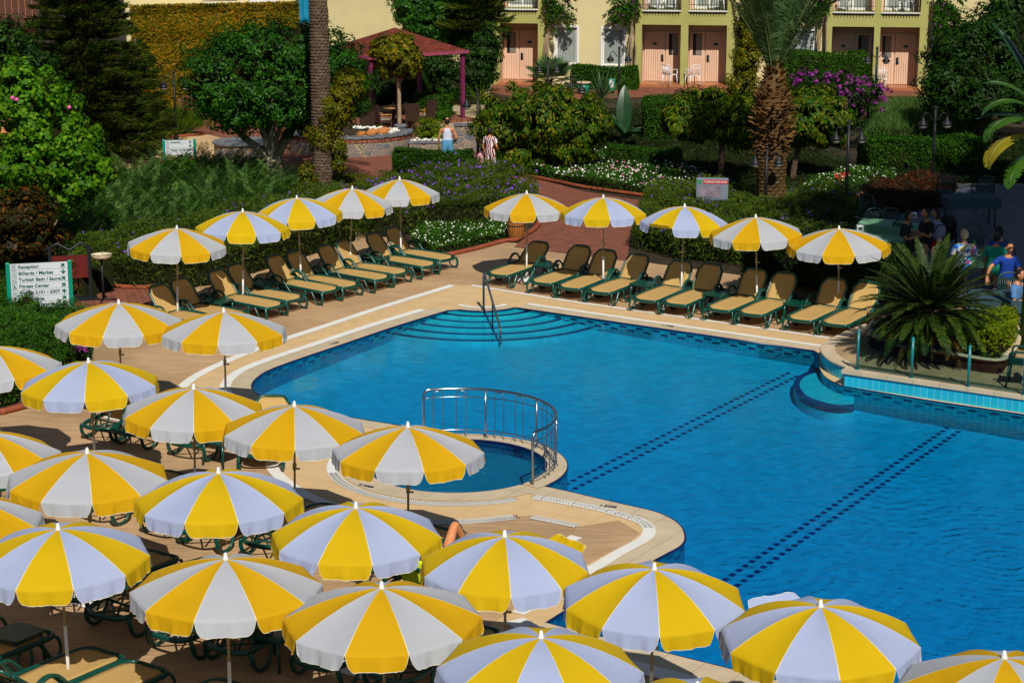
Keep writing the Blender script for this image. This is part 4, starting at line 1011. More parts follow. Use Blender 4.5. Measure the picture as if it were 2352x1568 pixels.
M['purple'] = petal_mat('petal_purple', (.16, .035, .46)); M['white_petal'] = petal_mat('petal_white', (.78, .78, .68), .1); M['pink'] = petal_mat('petal_pink', (.70, .12, .35)); M['magenta'] = petal_mat('petal_magenta', (.20, .008, .19), .5)
def flowers(name, pts, size, mat, parent=None, up=.5):
    n = len(pts); d = unit(rdir(n) * .6 + np.array([0, -.55, up])); return mesh_quads(name, leaf_quads(pts, d, size, size * .95), mat, parent)
def in_poly(x, y, poly):
    ins = np.zeros(len(x), bool); j = len(poly) - 1
    for i in range(len(poly)):
        xi, yi, xj, yj = *poly[i], *poly[j]
        c = ((yi > y) != (yj > y)) & (x < (xj - xi) * (y - yi) / (yj - yi + 1e-12) + xi); ins ^= c; j = i
    return ins
def scatter(poly, n):
    P2 = np.array([(p[0], p[1]) for p in poly]); lo, hi = P2.min(0), P2.max(0); out = []
    got = 0
    while got < n:
        q = rng.uniform(lo, hi, (n * 3 + 50, 2)); q = q[in_poly(q[:, 0], q[:, 1], [tuple(a) for a in P2])]; out.append(q); got += len(q)
    return np.concatenate(out)[:n]
def hfield(q, H, seed=0, f=1.3):
    a = np.sin(q[:, 0] * f + seed) * np.cos(q[:, 1] * f * .9 + seed * 2) + .6 * np.sin(q[:, 0] * f * 2.3 + q[:, 1] * f * 1.9 + seed) + .4 * np.sin(q[:, 0] * f * 5.1 - q[:, 1] * f * 4.3)
    return H * (.78 + .13 * a)
def mass(name, pxs, H, n, L, W, mat, label=None, cat='shrubs', seed=0, z0=0, f=1.3, stuff=True, droop=0.0, upb=.8, core_k=.72, parent=None, blade=False):
    poly = px(pxs, z0); q = scatter(poly, n); h = hfield(q, H, seed, f); u = rng.uniform(0, 1, n) ** 2.2
    z = z0 + h * (1 - u * .95) + rng.normal(size=n) * .03
    p = np.column_stack([q, z])
    if blade:
        d = unit(rdir(n) * .8 + np.array([0, 0, 1.0])); nm = unit(np.cross(d, rdir(n))); V = leaf_quads(p, nm, L, W, 0, along=d * 2)
    else:
        nm = unit(rdir(n) * .75 + np.array([0, -.35, upb])); V = leaf_quads(p, nm, L, W, droop)
    # body under the leaves
    mb = MB(); c = sum((Vector((a.x, a.y, 0)) for a in poly), Vector()) / len(poly)
    mb.poly([(c.x + (a.x - c.x) * .9, c.y + (a.y - c.y) * .9) for a in poly], z0, z0 + H * core_k * .8, bottom=False)
    o = mesh_quads(name, V, [mat, M['twig_shade']], parent, extra=(mb.v, mb.f))
    if label or stuff: tag(o, label, cat if label else None, kind='stuff' if stuff else None)
    return o, poly
def top_pts(poly, n, H, seed, z0=0, f=1.3, lift=.02, spread=.10, clusters=0):
    q = scatter(poly, n)
    if clusters:
        c = scatter(poly, clusters); q = c[rng.integers(0, clusters, n)] + rng.normal(size=(n, 2)) * .22
    return np.column_stack([q, z0 + hfield(q, H, seed, f) + lift + rng.uniform(-spread, spread * .6, n)])
def hedge(name, a, b, depth, H, label, mat='hedge', n=9000, L=.06, W=.035, z0=0.0, rough=.03, cat='hedge', group=None):
    """clipped hedge whose front base runs from pixel a to pixel b"""
    A, B_ = P(*a, z0), P(*b, z0); d = (B_ - A); Ln = d.length; d.normalize(); nrm = Vector((-d.y, d.x, 0))
    t = thing(name, (A + B_) / 2 + nrm * depth / 2, math.atan2(d.y, d.x), label, cat, group); t.location.z = z0
    faces = [(Ln * H, 0), (Ln * H * .25, 1), (depth * H, 2), (depth * H, 3), (Ln * depth, 4)]; tot = sum(f[0] for f in faces); Vs = []
    for ar, k in faces:
        m = int(n * ar / tot) + 1; u = rng.uniform(-.5, .5, m); v = rng.uniform(-.5, .5, m); z = rng.uniform(0, 1, m)
        if k == 0: p = np.column_stack([u * Ln, np.full(m, -depth / 2), z * H]); nn = (0, -1, .2)
        elif k == 1: p = np.column_stack([u * Ln, np.full(m, depth / 2), z * H]); nn = (0, 1, .2)
        elif k == 2: p = np.column_stack([np.full(m, -Ln / 2), v * depth, z * H]); nn = (-1, 0, .2)
        elif k == 3: p = np.column_stack([np.full(m, Ln / 2), v * depth, z * H]); nn = (1, 0, .2)
        else: p = np.column_stack([u * Ln, v * depth, np.full(m, H)]); nn = (0, 0, 1)
        wob = .05 * np.sin(p[:, 0] * 2.1 + k) + .04 * np.sin(p[:, 1] * 3 + p[:, 2] * 4); nn = np.array(nn)
        p = p + nn * (wob[:, None] + rng.normal(size=(m, 1)) * rough); Vs.append(leaf_quads(p, unit(nn * .8 + .8 * rdir(m)), L, W))
    c = MB(); c.box((0, 0, H * .47), (Ln - .1, depth - .1, H * .93))
    mesh_quads('foliage', np.concatenate(Vs), [LF[mat], M['twig_shade']], t, extra=(c.v, c.f)); return t
def blob(cx, cy, rx, ry, Y, dr=1.0):
    """ellipsoid seen at pixel (cx, cy) with pixel radii at distance Y"""
    c = PY(cx, cy, Y); s = scl(c); return ((c.x, c.y, c.z), (rx / s, rx / s * dr, ry / s))
def rel(blobs, o): return [((b[0][0] - o.x, b[0][1] - o.y, b[0][2] - o.z), b[1]) for b in blobs]
def bush(name, base, bl, n, cr, L, W, mat, label, cat='shrub', group=None, kcore=.7, stems=0, z0=0, mat_stem='bark_brown', **k):
    o = P(*base, z0); Y = o.y; t = thing(name, o, 0, label, cat, group)
    bs_ = rel([blob(*b[:4], Y + (b[5] if len(b) > 5 else 0), b[4] if len(b) > 4 else 1) for b in bl], o)
    crown('foliage', bs_, n, cr, L, W, LF[mat], t, kcore, **k)
    if stems:
        q = MB()
        for i in range(stems):
            c = bs_[i % len(bs_)][0]; s_ = (random.uniform(-.15, .15), random.uniform(-.15, .15), 0)
            q.tube(smooth_path([s_, (s_[0] * .5 + c[0] * .3, c[1] * .3 + s_[1], c[2] * .4), (c[0] * .8, c[1] * .8, c[2] * .9)], 3), [.05, .045, .04, .035, .03, .025, .02], 6)
        q.build('stem', M[mat_stem], t)
    return t
def tree(name, base, bl, n, cr, L, W, mat, label, trunk_r=.15, limbs=5, bark='bark_brown', group=None, lean=(0, 0), cat='tree', fork=.35, kcore=.55, z0=0, **k):
    o = P(*base, z0); Y = o.y; t = thing(name, o, 0, label, cat, group)
    bs_ = rel([blob(*b[:4], Y + (b[5] if len(b) > 5 else 0), b[4] if len(b) > 4 else 1) for b in bl], o)
    crown('crown', bs_, n, cr, L, W, LF[mat], t, kcore, **k)
    q = MB(); top = max(b[0][2] for b in bs_); fk = Vector((lean[0], lean[1], top * fork))
    q.tube(smooth_path([(0, 0, -.05), (lean[0] * .4, lean[1] * .4, fk.z * .5), fk], 4), [trunk_r * 1.45] + [trunk_r * 1.1] * 3 + [trunk_r] * 5, 10)
    rr = random.Random(len(label))
    for i in range(limbs):
        b_2 = bs_[i % len(bs_)]; a = 2 * math.pi * i / limbs + rr.uniform(-.4, .4)
        e = Vector(b_2[0]) + Vector((math.cos(a) * b_2[1][0] * .6, math.sin(a) * b_2[1][1] * .6, b_2[1][2] * rr.uniform(-.3, .4))); m_ = fk.lerp(e, .45) + Vector((math.cos(a) * .1, math.sin(a) * .1, -.05))
        q.tube(smooth_path([fk - Vector((0, 0, .1)), m_, e], 4), [trunk_r * .62, trunk_r * .58, trunk_r * .52, trunk_r * .46, trunk_r * .4, trunk_r * .32, trunk_r * .25, trunk_r * .18, trunk_r * .1], 7)
    q.build('trunk', M[bark], t)
    return t
def fronds(specs, mat_leaf, mat_r, parent, name='fronds', nl=34, Ll=.2, Wl=.012, vee=.5, rach=.012, one=True, tipf=.35):
    """specs: (origin, azimuth, elevation, length, droop)"""
    Q = []; rb = MB()
    for (o, az, el, L, dr) in specs:
        pts = []; K = 12; p = np.array(o, float); e = el
        for i in range(K + 1):
            pts.append(p.copy()); p = p + np.array([math.cos(az) * math.cos(e), math.sin(az) * math.cos(e), math.sin(e)]) * L / K; e -= dr / K * (i / K * 1.6 + .2)
        pts = np.array(pts); rb.tube([Vector(a) for a in pts], [rach * (1 - .85 * i / K) for i in range(K + 1)], 4)
        s = np.linspace(.12, 1.0, nl); f = s * K; i0 = np.minimum(f.astype(int), K - 1); fr_ = (f - i0)[:, None]
        c = pts[i0] * (1 - fr_) + pts[i0 + 1] * fr_; t = unit(pts[i0 + 1] - pts[i0])
        side = unit(np.cross(t, np.array([0, 0, 1.0]) + 1e-4)); upv = np.cross(side, t)
        prof = np.clip(np.sin(np.pi * np.clip(s * .93 + .06, 0, 1)) ** .6, .2, 1)
        for sg in (-1, 1):
            d = unit(side * sg + t * (.45 + tipf * s[:, None]) + upv * vee * rng.uniform(.6, 1.2, (nl, 1)) + .08 * rdir(nl)); ln = (Ll * prof * rng.uniform(.85, 1.1, nl))[:, None]
            w_ = unit(np.cross(d, upv)) * Wl; e_ = c + d * ln - np.array([0, 0, 1]) * ln * .12; mid = c + d * ln * .45
            Q.append(np.stack([c, mid + w_, e_, mid - w_], 1))
    mesh_quads(name, np.concatenate(Q), mat_leaf, parent); rb.build(name.rstrip('s') + '_stalks' if name != 'fronds' else 'stalk', mat_r, parent)
# ================================================================ GARDEN GROUND
def sheet(name, pts, z, mat, smooth=False):
    mb = MB(); mb.poly([(p.x, p.y) for p in (smooth_path(px(pts), 4, True) if smooth else px(pts))], z, z, bottom=False); return tag(mb.build(name, mat), kind='structure')
sheet('brick_walk', [(1180, 568), (1235, 520), (1250, 470), (1180, 440), (1100, 400), (1000, 395), (880, 410), (780, 400), (640, 420), (560, 400), (600, 330), (780, 290), (1100, 310), (1150, 330), (1180, 400), (1260, 418), (1340, 440), (1480, 462), (1500, 480), (1450, 530), (1440, 600)], .006, M['brick_path'])
sheet('brick_walk', [(1130, 190), (2200, 205), (2200, 222), (1480, 224), (1240, 232), (1130, 215)], .0066, M['brick_path'])
sheet('brick_walk', [(1880, 520), (1990, 430), (2080, 418), (2250, 440), (2200, 560), (1960, 560)], .0072, M['brick_path'])
sheet('brick_walk', [(440, 280), (720, 280), (720, 330), (560, 330), (440, 300)], .0078, M['brick_path'])
sheet('brick_walk', [(20, 700), (200, 640), (400, 655), (330, 705), (215, 745), (110, 780), (20, 760)], .0084, M['brick_path'])
sheet('sand_path', [(130, 330), (330, 318), (480, 308), (560, 320), (640, 335), (600, 400), (420, 405), (150, 400)], .0035, M['sand_path'])
sheet('paved_yard', [(560, 215), (1130, 195), (1100, 300), (1010, 312), (960, 262), (560, 290)], .0028, plain('yard_stone', (.42, .33, .2), .85, .2, 2, bump=.2))
def kerb(pxs, h=.09, w=.12, name='brick_kerb', n=4, z0=0):
    l = spx(pxs, n); mb = MB(); mb.tube([(p.x, p.y, z0 + h / 2) for p in l], .5, 4, flat=(w * 1.414, h * 1.414), up=Vector((0, 0, 1))); return tag(mb.build(name, M['brick_kerb']), kind='structure')
kerb([(985, 596), (1040, 586), (1100, 572), (1160, 556), (1190, 552), (1236, 520), (1240, 480)])
kerb([(1190, 402), (1280, 420), (1350, 434), (1480, 452), (1500, 458)]); kerb([(340, 708), (420, 676), (560, 632), (720, 575), (850, 527), (985, 596)], n=2) if False else None
kerb([(250, 660), (330, 664), (400, 652), (480, 644)]); kerb([(0, 952), (60, 936), (110, 915), (212, 838)], .1, .12)
kerb([(1975, 436), (2030, 424), (2085, 418), (2200, 425)]); kerb([(300, 316), (400, 316), (470, 310)])
# brick steps by the left building
bst_ = thing('brick_steps', P(475, 290), R(-8), 'red brick steps with pale edge beside the grassy shrub', 'steps')
for i in range(5):
    q = MB(); q.box((0, .32 * i + .2, .075 + .15 * i), (1.9, .4, .15)); q.build('step', M['brick_path'], bst_)
q = MB(); q.box((-.95, .9, .5), (.18, 2.0, 1.0)); q.build('side_wall', M['brick_path'], bst_)

# ================================================================ PLANTING: low masses
G1, pg1 = mass('hedge_shrubs', [(150, 700), (250, 665), (330, 668), (470, 664), (560, 640), (640, 616), (720, 590), (850, 548), (780, 470), (640, 500), (450, 560), (300, 590), (170, 620)], 1.0, 42000, .11, .022, LF['willow'], 'narrow leaved green shrubs in a long bank behind the left loungers', 'shrubs', 1)
tag(flowers('purple_blooms', top_pts(pg1, 90, 1.0, 1), .055, M['purple'], G1))
G2, pg2 = mass('ruellia_bank', [(770, 512), (900, 452), (1010, 436), (1130, 432), (1236, 470), (1236, 512), (1165, 522), (1000, 528), (950, 538), (850, 552)], 1.05, 42000, .12, .018, LF['willow'], 'bank of dark narrow leaves thick with purple flowers behind the far left umbrellas', 'flowers', 2)
fp = top_pts(pg2, 430, 1.05, 2, spread=.22, clusters=190); flowers('purple_blooms', fp, .07, M['purple'], G2)
G3, pg3 = mass('white_daisies', [(940, 560), (960, 530), (1165, 510), (1180, 545), (1100, 566), (1000, 590)], .28, 8000, .06, .03, LF['hedge'], 'strip of small white flowers along the brick kerb by the barrel', 'flowers', 3)
flowers('white_blooms', top_pts(pg3, 170, .28, 3, spread=.05), .045, M['white_petal'], G3)
G4, pg4 = mass('white_bed', [(1190, 398), (1230, 372), (1330, 366), (1480, 378), (1600, 410), (1660, 440), (1500, 456), (1350, 436), (1270, 420)], .42, 22000, .06, .03, LF['hedge'], 'bed of white and pink flowers under the weeping trees', 'flowers', 4)
flowers('white_blooms', top_pts(pg4, 620, .42, 4, spread=.10, clusters=300), .055, M['white_petal'], G4); flowers('pink_blooms', top_pts(pg4, 160, .42, 4, spread=.1), .055, M['pink'], G4)
G5, pg5 = mass('right_shrub_bank', [(1448, 572), (1470, 510), (1490, 462), (1620, 452), (1760, 480), (1900, 470), (1985, 505), (2000, 560), (1930, 590), (1700, 615), (1560, 602)], .8, 56000, .11, .026, LF['willow'], 'mixed shrubs with scattered purple flowers behind the right umbrellas', 'shrubs', 5)
flowers('purple_blooms', top_pts(pg5, 240, .8, 5, spread=.15, clusters=110), .06, M['purple'], G5)
G6, pg6 = mass('white_bed_right', [(1840, 452), (1880, 418), (1960, 402), (2060, 406), (2055, 428), (1960, 446), (1900, 462)], .35, 9000, .06, .03, LF['hedge'], 'patch of white flowers right of the thick palm trunk', 'flowers', 6)
flowers('white_blooms', top_pts(pg6, 170, .35, 6, spread=.06), .05, M['white_petal'], G6); flowers('red_blooms', top_pts(px([(1915, 428), (1945, 418), (1950, 434), (1920, 442)]), 60, .42, 6, spread=.1), .06, M['red_text'], G6)
G7, pg7 = mass('juniper_bank', [(150, 610), (190, 500), (300, 430), (420, 400), (560, 398), (640, 430), (700, 455), (640, 500), (450, 560), (300, 590)], .7, 22000, .16, .02, LF['hedge'], 'spreading feathery blue green juniper left of the umbrellas', 'shrubs', 7, blade=True, f=1.8)
q_ = scatter(pg7, 1300); h_ = hfield(q_, .7, 7, 1.8)
JS = [((q_[i][0], q_[i][1], h_[i] * .55), random.gauss(-.9, 1.3), R(random.uniform(15, 62)), random.uniform(.5, 1.15), R(random.uniform(-10, 45))) for i in range(len(q_))]
JS = [(a_, b_, c_, d_, e_) for a_, b_, c_, d_, e_ in JS]
fronds(JS, LF['juniper'], LF['juniper'], G7, name='sprays', nl=15, Ll=.17, Wl=.015, vee=.25, rach=.008)
G8, _ = mass('garden_floor', [(1180, 385), (1230, 300), (1470, 250), (1760, 300), (2000, 400), (1960, 470), (1880, 452), (1700, 450), (1500, 400)], .35, 30000, .09, .04, LF['floor'], 'low ground cover coloured dark as shade under the weeping trees', 'ground cover', 8)
G9, _ = mass('garden_floor', [(1980, 420), (2000, 330), (2400, 330), (2500, 430), (2300, 450), (2150, 425)], .45, 22000, .10, .04, LF['floor'], 'ground cover coloured dark as shade below the tall grasses on the right', 'ground cover', 9)
G10, _ = mass('garden_floor', [(-80, 700), (-80, 420), (260, 380), (300, 420), (190, 500), (150, 610), (140, 690), (60, 720)], .45, 22000, .10, .04, LF['floor'], 'undergrowth coloured dark as shade beneath the big leaved shrub at the left edge', 'ground cover', 10)
G11, _ = mass('garden_floor', [(640, 440), (700, 410), (880, 420), (1000, 430), (780, 480), (700, 470)], .3, 12000, .07, .03, LF['ivy'], 'low yellowish ground cover around the palm foot', 'ground cover', 11)
G12, pg12 = mass('tall_grass', [(1985, 352), (2000, 300), (2120, 290), (2270, 300), (2280, 350), (2100, 345)], 1.15, 26000, .55, .012, LF['juniper'], 'tall feathery pale green grasses behind the double lamp on the right', 'grass', 12, blade=True, f=1.0)
G13, _ = mass('left_near_bushes', [(-150, 930), (-150, 730), (0, 700), (100, 745), (175, 745), (213, 770), (213, 832), (110, 905), (0, 950)], .75, 34000, .055, .03, LF['hedge'], 'clipped green bushes in the left foreground under the direction board', 'shrubs', 13)
flowers('magenta_blooms', np.array([PY(185 + random.uniform(-16, 16), 800 + random.uniform(-8, 10), P(190, 850).y)[:] for _ in range(26)]), .05, M['magenta'], G13)
G14, _ = mass('terrace_shrubs', [(2190, 838), (2190, 790), (2330, 775), (2335, 815), (2310, 845), (2285, 855)], .85, 17000, .06, .025, LF['lime'], 'yellow green small leaved shrub in the brick planter', 'shrub', 14, z0=TZ)
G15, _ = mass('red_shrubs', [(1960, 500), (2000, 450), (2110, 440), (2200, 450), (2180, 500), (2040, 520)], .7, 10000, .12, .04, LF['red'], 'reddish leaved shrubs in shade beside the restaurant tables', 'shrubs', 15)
# ================================================================ clipped hedges
hedge('round_hedge', (905, 404), (1085, 404), .75, .72, 'low clipped hedge in front of the man in the white tank top', n=9000, L=.055)
hedge('box_hedge', (1478, 334), (1742, 336), 2.6, 1.35, 'broad clipped hedge left of the thick palm trunk', n=17000, L=.07, W=.045)
hedge('low_hedge', (1395, 392), (1560, 396), 1.2, .62, 'low clipped hedge in front of the banana leaves', n=8000, L=.06)
hedge('box_hedge', (1312, 206), (1462, 208), .9, .95, 'clipped hedge below the two white framed windows', n=8000, L=.08, W=.05)
hedge('box_hedge', (1800, 214), (1992, 216), 2.0, 1.55, 'tall clipped hedge right of the thick palm above the magenta flowers', n=12000, L=.08, W=.05)
hedge('box_hedge', (1995, 408), (2262, 404), 1.6, 1.05, 'dark green hedge below the tall feathery grasses', n=14000, L=.07, W=.045)
hedge('box_hedge', (962, 272), (1040, 270), 1.0, .85, 'small dark hedge behind the wicker chairs on the right', n=5000, L=.08, W=.05, mat='hedge')
# stone wall and dark hedge behind the right loungers
M['stone_tan'] = None
def stone(name, c1, c2, c3, mort, sc, kind='Object'):
    m, nt, b = new_mat(name); co = coords(nt, kind, (sc, sc, sc * 1.25))
    v = nt.nodes.new('ShaderNodeTexVoronoi'); v.inputs['Scale'].default_value = 1; v.inputs['Randomness'].default_value = .95; nt.links.new(co, v.inputs['Vector'])
    v2 = nt.nodes.new('ShaderNodeTexVoronoi'); v2.feature = 'DISTANCE_TO_EDGE'; v2.inputs['Scale'].default_value = 1; v2.inputs['Randomness'].default_value = .95; nt.links.new(co, v2.inputs['Vector'])
    sp = nt.nodes.new('ShaderNodeSeparateColor'); nt.links.new(v.outputs['Color'], sp.inputs[0])
    col = ramp(nt, sp.outputs[0], [(0, c1), (.5, c2), (1, c3)]); ed = ramp(nt, v2.outputs['Distance'], [(.03, (1, 1, 1)), (.07, (0, 0, 0))])
    mx = nt.nodes.new('ShaderNodeMix'); mx.data_type = 'RGBA'; nt.links.new(ed, mx.inputs[0]); nt.links.new(col, mx.inputs[6]); mx.inputs[7].default_value = (*mort, 1)
    n = nt.nodes.new('ShaderNodeTexNoise'); n.inputs['Scale'].default_value = 6; n.inputs['Detail'].default_value = 6; nt.links.new(co, n.inputs['Vector'])
    m2 = nt.nodes.new('ShaderNodeMix'); m2.data_type = 'RGBA'; m2.blend_type = 'MULTIPLY'; m2.inputs[0].default_value = 1; nt.links.new(mx.outputs[2], m2.inputs[6]); nt.links.new(ramp(nt, n.outputs[0], [(.3, (.65, .65, .65)), (.7, (1.1, 1.1, 1.1))]), m2.inputs[7])
    nt.links.new(m2.outputs[2], b.inputs['Base Color']); b.inputs['Roughness'].default_value = .9
    bp = nt.nodes.new('ShaderNodeBump'); bp.inputs['Distance'].default_value = .03; bp.invert = True; nt.links.new(ed, bp.inputs['Height']); nt.links.new(bp.outputs[0], b.inputs['Normal']); return m
M['stone_tan'] = stone('stone_tan', (.30, .20, .09), (.40, .28, .13), (.22, .15, .07), (.2, .14, .07), 3.2)
M['stone_grey'] = stone('stone_grey', (.20, .17, .17), (.30, .24, .20), (.13, .15, .19), (.42, .34, .2), 3.4)
a, b_2 = P(1700, 652), P(2035, 702); d = (b_2 - a); mid = (a + b_2) / 2 + Vector((.2, .35, 0))
sw = MB(); sw.box((0, 0, .22), (d.length, .35, .44)); o = sw.build('stone_wall', M['stone_tan']); o.location = mid; o.rotation_euler.z = math.atan2(d.y, d.x); tag(o, 'low tan crazy paved wall behind the last loungers of the right row', 'wall')
hg = hedge('wall_hedge', (1700, 640), (2040, 688), 1.1, 1.0, 'dark clipped hedge on the stone wall behind the right loungers', mat='dark', n=15000, L=.05, W=.03, z0=.40)
# ================================================================ TREES AND LARGE PLANTS
# ficus with pale forked trunk
tree('ficus_tree', (632, 436), [(640, 190, 165, 105, .9), (530, 170, 110, 95, .9, -.5), (745, 190, 110, 110, .9), (640, 110, 150, 60, .9), (550, 245, 95, 55, .9, -.4), (710, 245, 100, 55, .9, -.3)], 56000, .34, .12, .055, 'ficus', 'dense dark green ficus with pale forked trunk left of the tall palm', .24, 8, 'bark_grey', fork=.24, kcore=.72, up=.4)
# tall palm trunk with ivy
def palm_trunk(base, H, r0, r1, prof, label, mat, n=26, rings=60, amp=.03, name='palm_tree', group=None):
    o = P(*base); t = thing(name, o, 0, label, 'palm', group); vs = []; 
    for i in range(rings * 3 + 1):
        z = H * i / (rings * 3); k = z / H; r = prof(k) * (1 + 0)
        ph = (i % 3) / 3
        for j in range(n):
            a = 2 * math.pi * j / n; dm = amp * (1 if ((j + (i // 3)) % 2 == 0) else .3) * (1 - ph) * (.5 + .9 * abs(math.sin(j * 12.9 + (i // 3) * 78.2)))
            vs.append(((r + dm) * math.cos(a), (r + dm) * math.sin(a), z))
    fs = [(i * n + j, i * n + (j + 1) % n, (i + 1) * n + (j + 1) % n, (i + 1) * n + j) for i in range(rings * 3) for j in range(n)]
    q = MB(); q.add(vs, fs); q.build('trunk', mat, t); return t
M['palm_bark'] = plain('palm_bark', (.10, .066, .042), .95, .6, 7, bump=1, bs=22, scale=(1, 1, 2.5))
M['palm_scale'] = leafm('palm_scales', (.035, .024, .016), (.095, .062, .042), (.22, .14, .095), trans=0)
tp_ = palm_trunk((742, 478), 9.5, .3, .27, lambda k: .25 - .03 * k + .06 * max(0, 1 - k * 12) + .008 * math.sin(k * 70), 'tall thin palm trunk with ringed bark rising past the top of the photo', M['palm_bark'], rings=110, amp=.035)
sp = [((0, 0, 9.3), 2 * math.pi * i / 26 + random.uniform(-.1, .1), random.uniform(-.3, 1.1), 2.6, 1.4) for i in range(26)]
fronds(sp, LF['palm'], M['twig_shade'], tp_, nl=30, Ll=.5, Wl=.025)
bush('palm_ivy', (752, 474), [(775, 240, 22, 50, .8, -.1), (738, 300, 26, 45, .8, -.2), (768, 350, 20, 45, .8, -.1), (735, 385, 20, 35, .8, -.2), (800, 200, 30, 45, .8, .3), (705, 405, 18, 28, .8, -.4), (742, 320, 18, 40, .6, -.4), (745, 250, 14, 30, .6, -.4)], 15000, .2, .09, .06, 'ivy', 'yellow green ivy climbing the tall palm trunk', 'climber', kcore=0)
# thick canary palm
cp_ = palm_trunk((1767, 496), 3.25, .5, .5, lambda k: .36 + .03 * k + .06 * max(0, (k - .55) / .45) ** 1.2 + .05 * max(0, 1 - k * 6), 'thick short palm with scaly trunk and upright fronds in the middle right', M['palm_scale'], n=22, rings=34, amp=.06, name='canary_palm')
# cut leaf bases on the bulge
q = MB(); rr = random.Random(3)
for i in range(420):
    k = i / 420; z = 1.7 + 2.4 * k + rr.uniform(-.08, .08); a = i * 2.399 + rr.uniform(-.25, .25); r = (.36 + .14 * math.sin(min(1, k * 1.35) * math.pi)) * (1 - .62 * max(0, k - .55) / .45)
    o = Vector((r * math.cos(a), r * math.sin(a), z)); out = Vector((math.cos(a) + rr.uniform(-.35, .35), math.sin(a) + rr.uniform(-.35, .35), .2 + 1.2 * k + rr.uniform(-.5, .3))).normalized(); sd = Vector((-math.sin(a), math.cos(a), 0)); L = rr.uniform(.10, .24); w_ = rr.uniform(.035, .06)
    e = o + out * L; upv = out.cross(sd)
    q.add([o - sd * w_ - out * .15, o + sd * w_ - out * .15, e + sd * w_ * .7, e - sd * w_ * .7, o - out * .15 + upv * .07, e + upv * .02], [(0, 1, 2, 3), (0, 4, 1), (1, 4, 5, 2), (4, 0, 3, 5), (2, 5, 3)], 1 if (k > .8 and rr.random() < .4) else 0)
q.build('leaf_base', [M['palm_scale'], plain('palm_cut', (.36, .27, .10), .8, .3, 5)], cp_)
q = MB(); q.lathe([(.40, 3.1), (.33, 3.5), (.22, 3.9), (.10, 4.2)], n=16); q.build('heart', M['palm_scale'], cp_)
sp = []
for i in range(34):
    a = i * 2.399; k = i / 34; sp.append(((.13 * math.cos(a), .13 * math.sin(a), 3.9 + .2 * random.random()), a, R(random.uniform(64, 86) - 16 * (k > .7)), random.uniform(2.8, 3.5), random.uniform(.3, .9)))
fronds(sp, LF['palm'], plain('palm_stalk', (.12, .17, .05), .5), cp_, nl=58, Ll=.5, Wl=.02, vee=.3, rach=.022)
bush('ivy_column', (1722, 330), [(1722, 70, 22, 50, 1), (1715, 130, 28, 50, 1), (1705, 190, 28, 40, 1), (1735, 35, 25, 30, 1)], 12000, .25, .1, .06, 'ivy', 'narrow column of ivy left of the palm fronds', 'climber', kcore=.6, stems=2)
# cycad
co_ = P(2131, 822, TZ); cy = thing('cycad', co_, 0, 'big dark spiky cycad behind the glass balustrade', 'cycad')
q = MB(); q.lathe([(.18, 0), (.2, .3), (.21, .7), (.15, .95), (.05, 1.0)], n=14); q.build('trunk', M['palm_bark'], cy)
sp = []
for i in range(120):
    a = i * 2.399; k = i / 120; el = 78 - 88 * k ** .75; sp.append(((.1 * math.cos(a), .1 * math.sin(a), .95 - .1 * k), a, R(el + random.uniform(-6, 6)), random.uniform(1.2, 1.45), R(30 + 40 * k)))
fronds(sp, LF['cycad'], plain('cycad_stalk', (.10, .10, .03), .5), cy, nl=64, Ll=.17, Wl=.0125, vee=.22, rach=.012)
sp = [((.12 * math.cos(a), .12 * math.sin(a), .75), a, R(-16 + random.uniform(-14, 12)), random.uniform(.95, 1.25), R(random.uniform(35, 70))) for a in [i * 2.399 for i in range(34)]]
fronds(sp, LF['cycad_old'], M['bark_brown'], cy, name='old_fronds', nl=44, Ll=.13, Wl=.007, vee=-.1, rach=.01)
# weeping trees
WG = 'weeping mulberry trees in the middle bed'
tree('weeping_tree', (1240, 402), [(1240, 265, 120, 62, .8), (1150, 300, 58, 60, .9), (1335, 290, 60, 62, .9), (1200, 335, 70, 45, .8), (1285, 330, 70, 48, .8)], 30000, .3, .17, .075, 'weep', 'broad weeping tree with leaves to the ground right of the man', .1, 6, group=WG, kcore=.6, droop=1.3, fork=.6)
tree('weeping_tree', (1656, 418), [(1640, 262, 88, 50, .8), (1575, 275, 45, 52, .8), (1700, 280, 48, 52, .8)], 18000, .28, .17, .075, 'weep', 'weeping tree with bare trunk left of the thick palm', .085, 6, group=WG, kcore=.5, droop=1.3, fork=.7)
tree('weeping_tree', (1818, 424), [(1868, 262, 80, 55, .8), (1910, 285, 45, 50, .8), (1830, 290, 40, 42, .8)], 16000, .28, .17, .075, 'weep', 'weeping tree with leaning trunk right of the thick palm', .085, 6, group=WG, kcore=.5, droop=1.3, fork=.62, lean=(.2, 0))
# bougainvillea
bg = bush('bougainvillea', (1935, 345), [(1880, 200, 55, 28, .8), (1950, 220, 62, 38, .8), (1955, 265, 38, 36, .8), (2010, 205, 20, 26, .8)], 9000, .22, .09, .05, 'dark', 'magenta flowering bougainvillea behind the right double lamps', 'bougainvillea', kcore=.5, stems=3)
p_, n_2 = clump_pts(rel([blob(1865, 185, 48, 20, P(1935, 345).y, .9), blob(1940, 205, 60, 30, P(1935, 345).y, .9), blob(1955, 245, 30, 36, P(1935, 345).y, .9), blob(2012, 210, 26, 34, P(1935, 345).y, .9)], P(1935, 345)), 1300, .13, noise=.6); mesh_quads('bloom', leaf_quads(p_ + np.array([0, -.15, .05]), n_2, .10, .08), M['magenta'], bg)
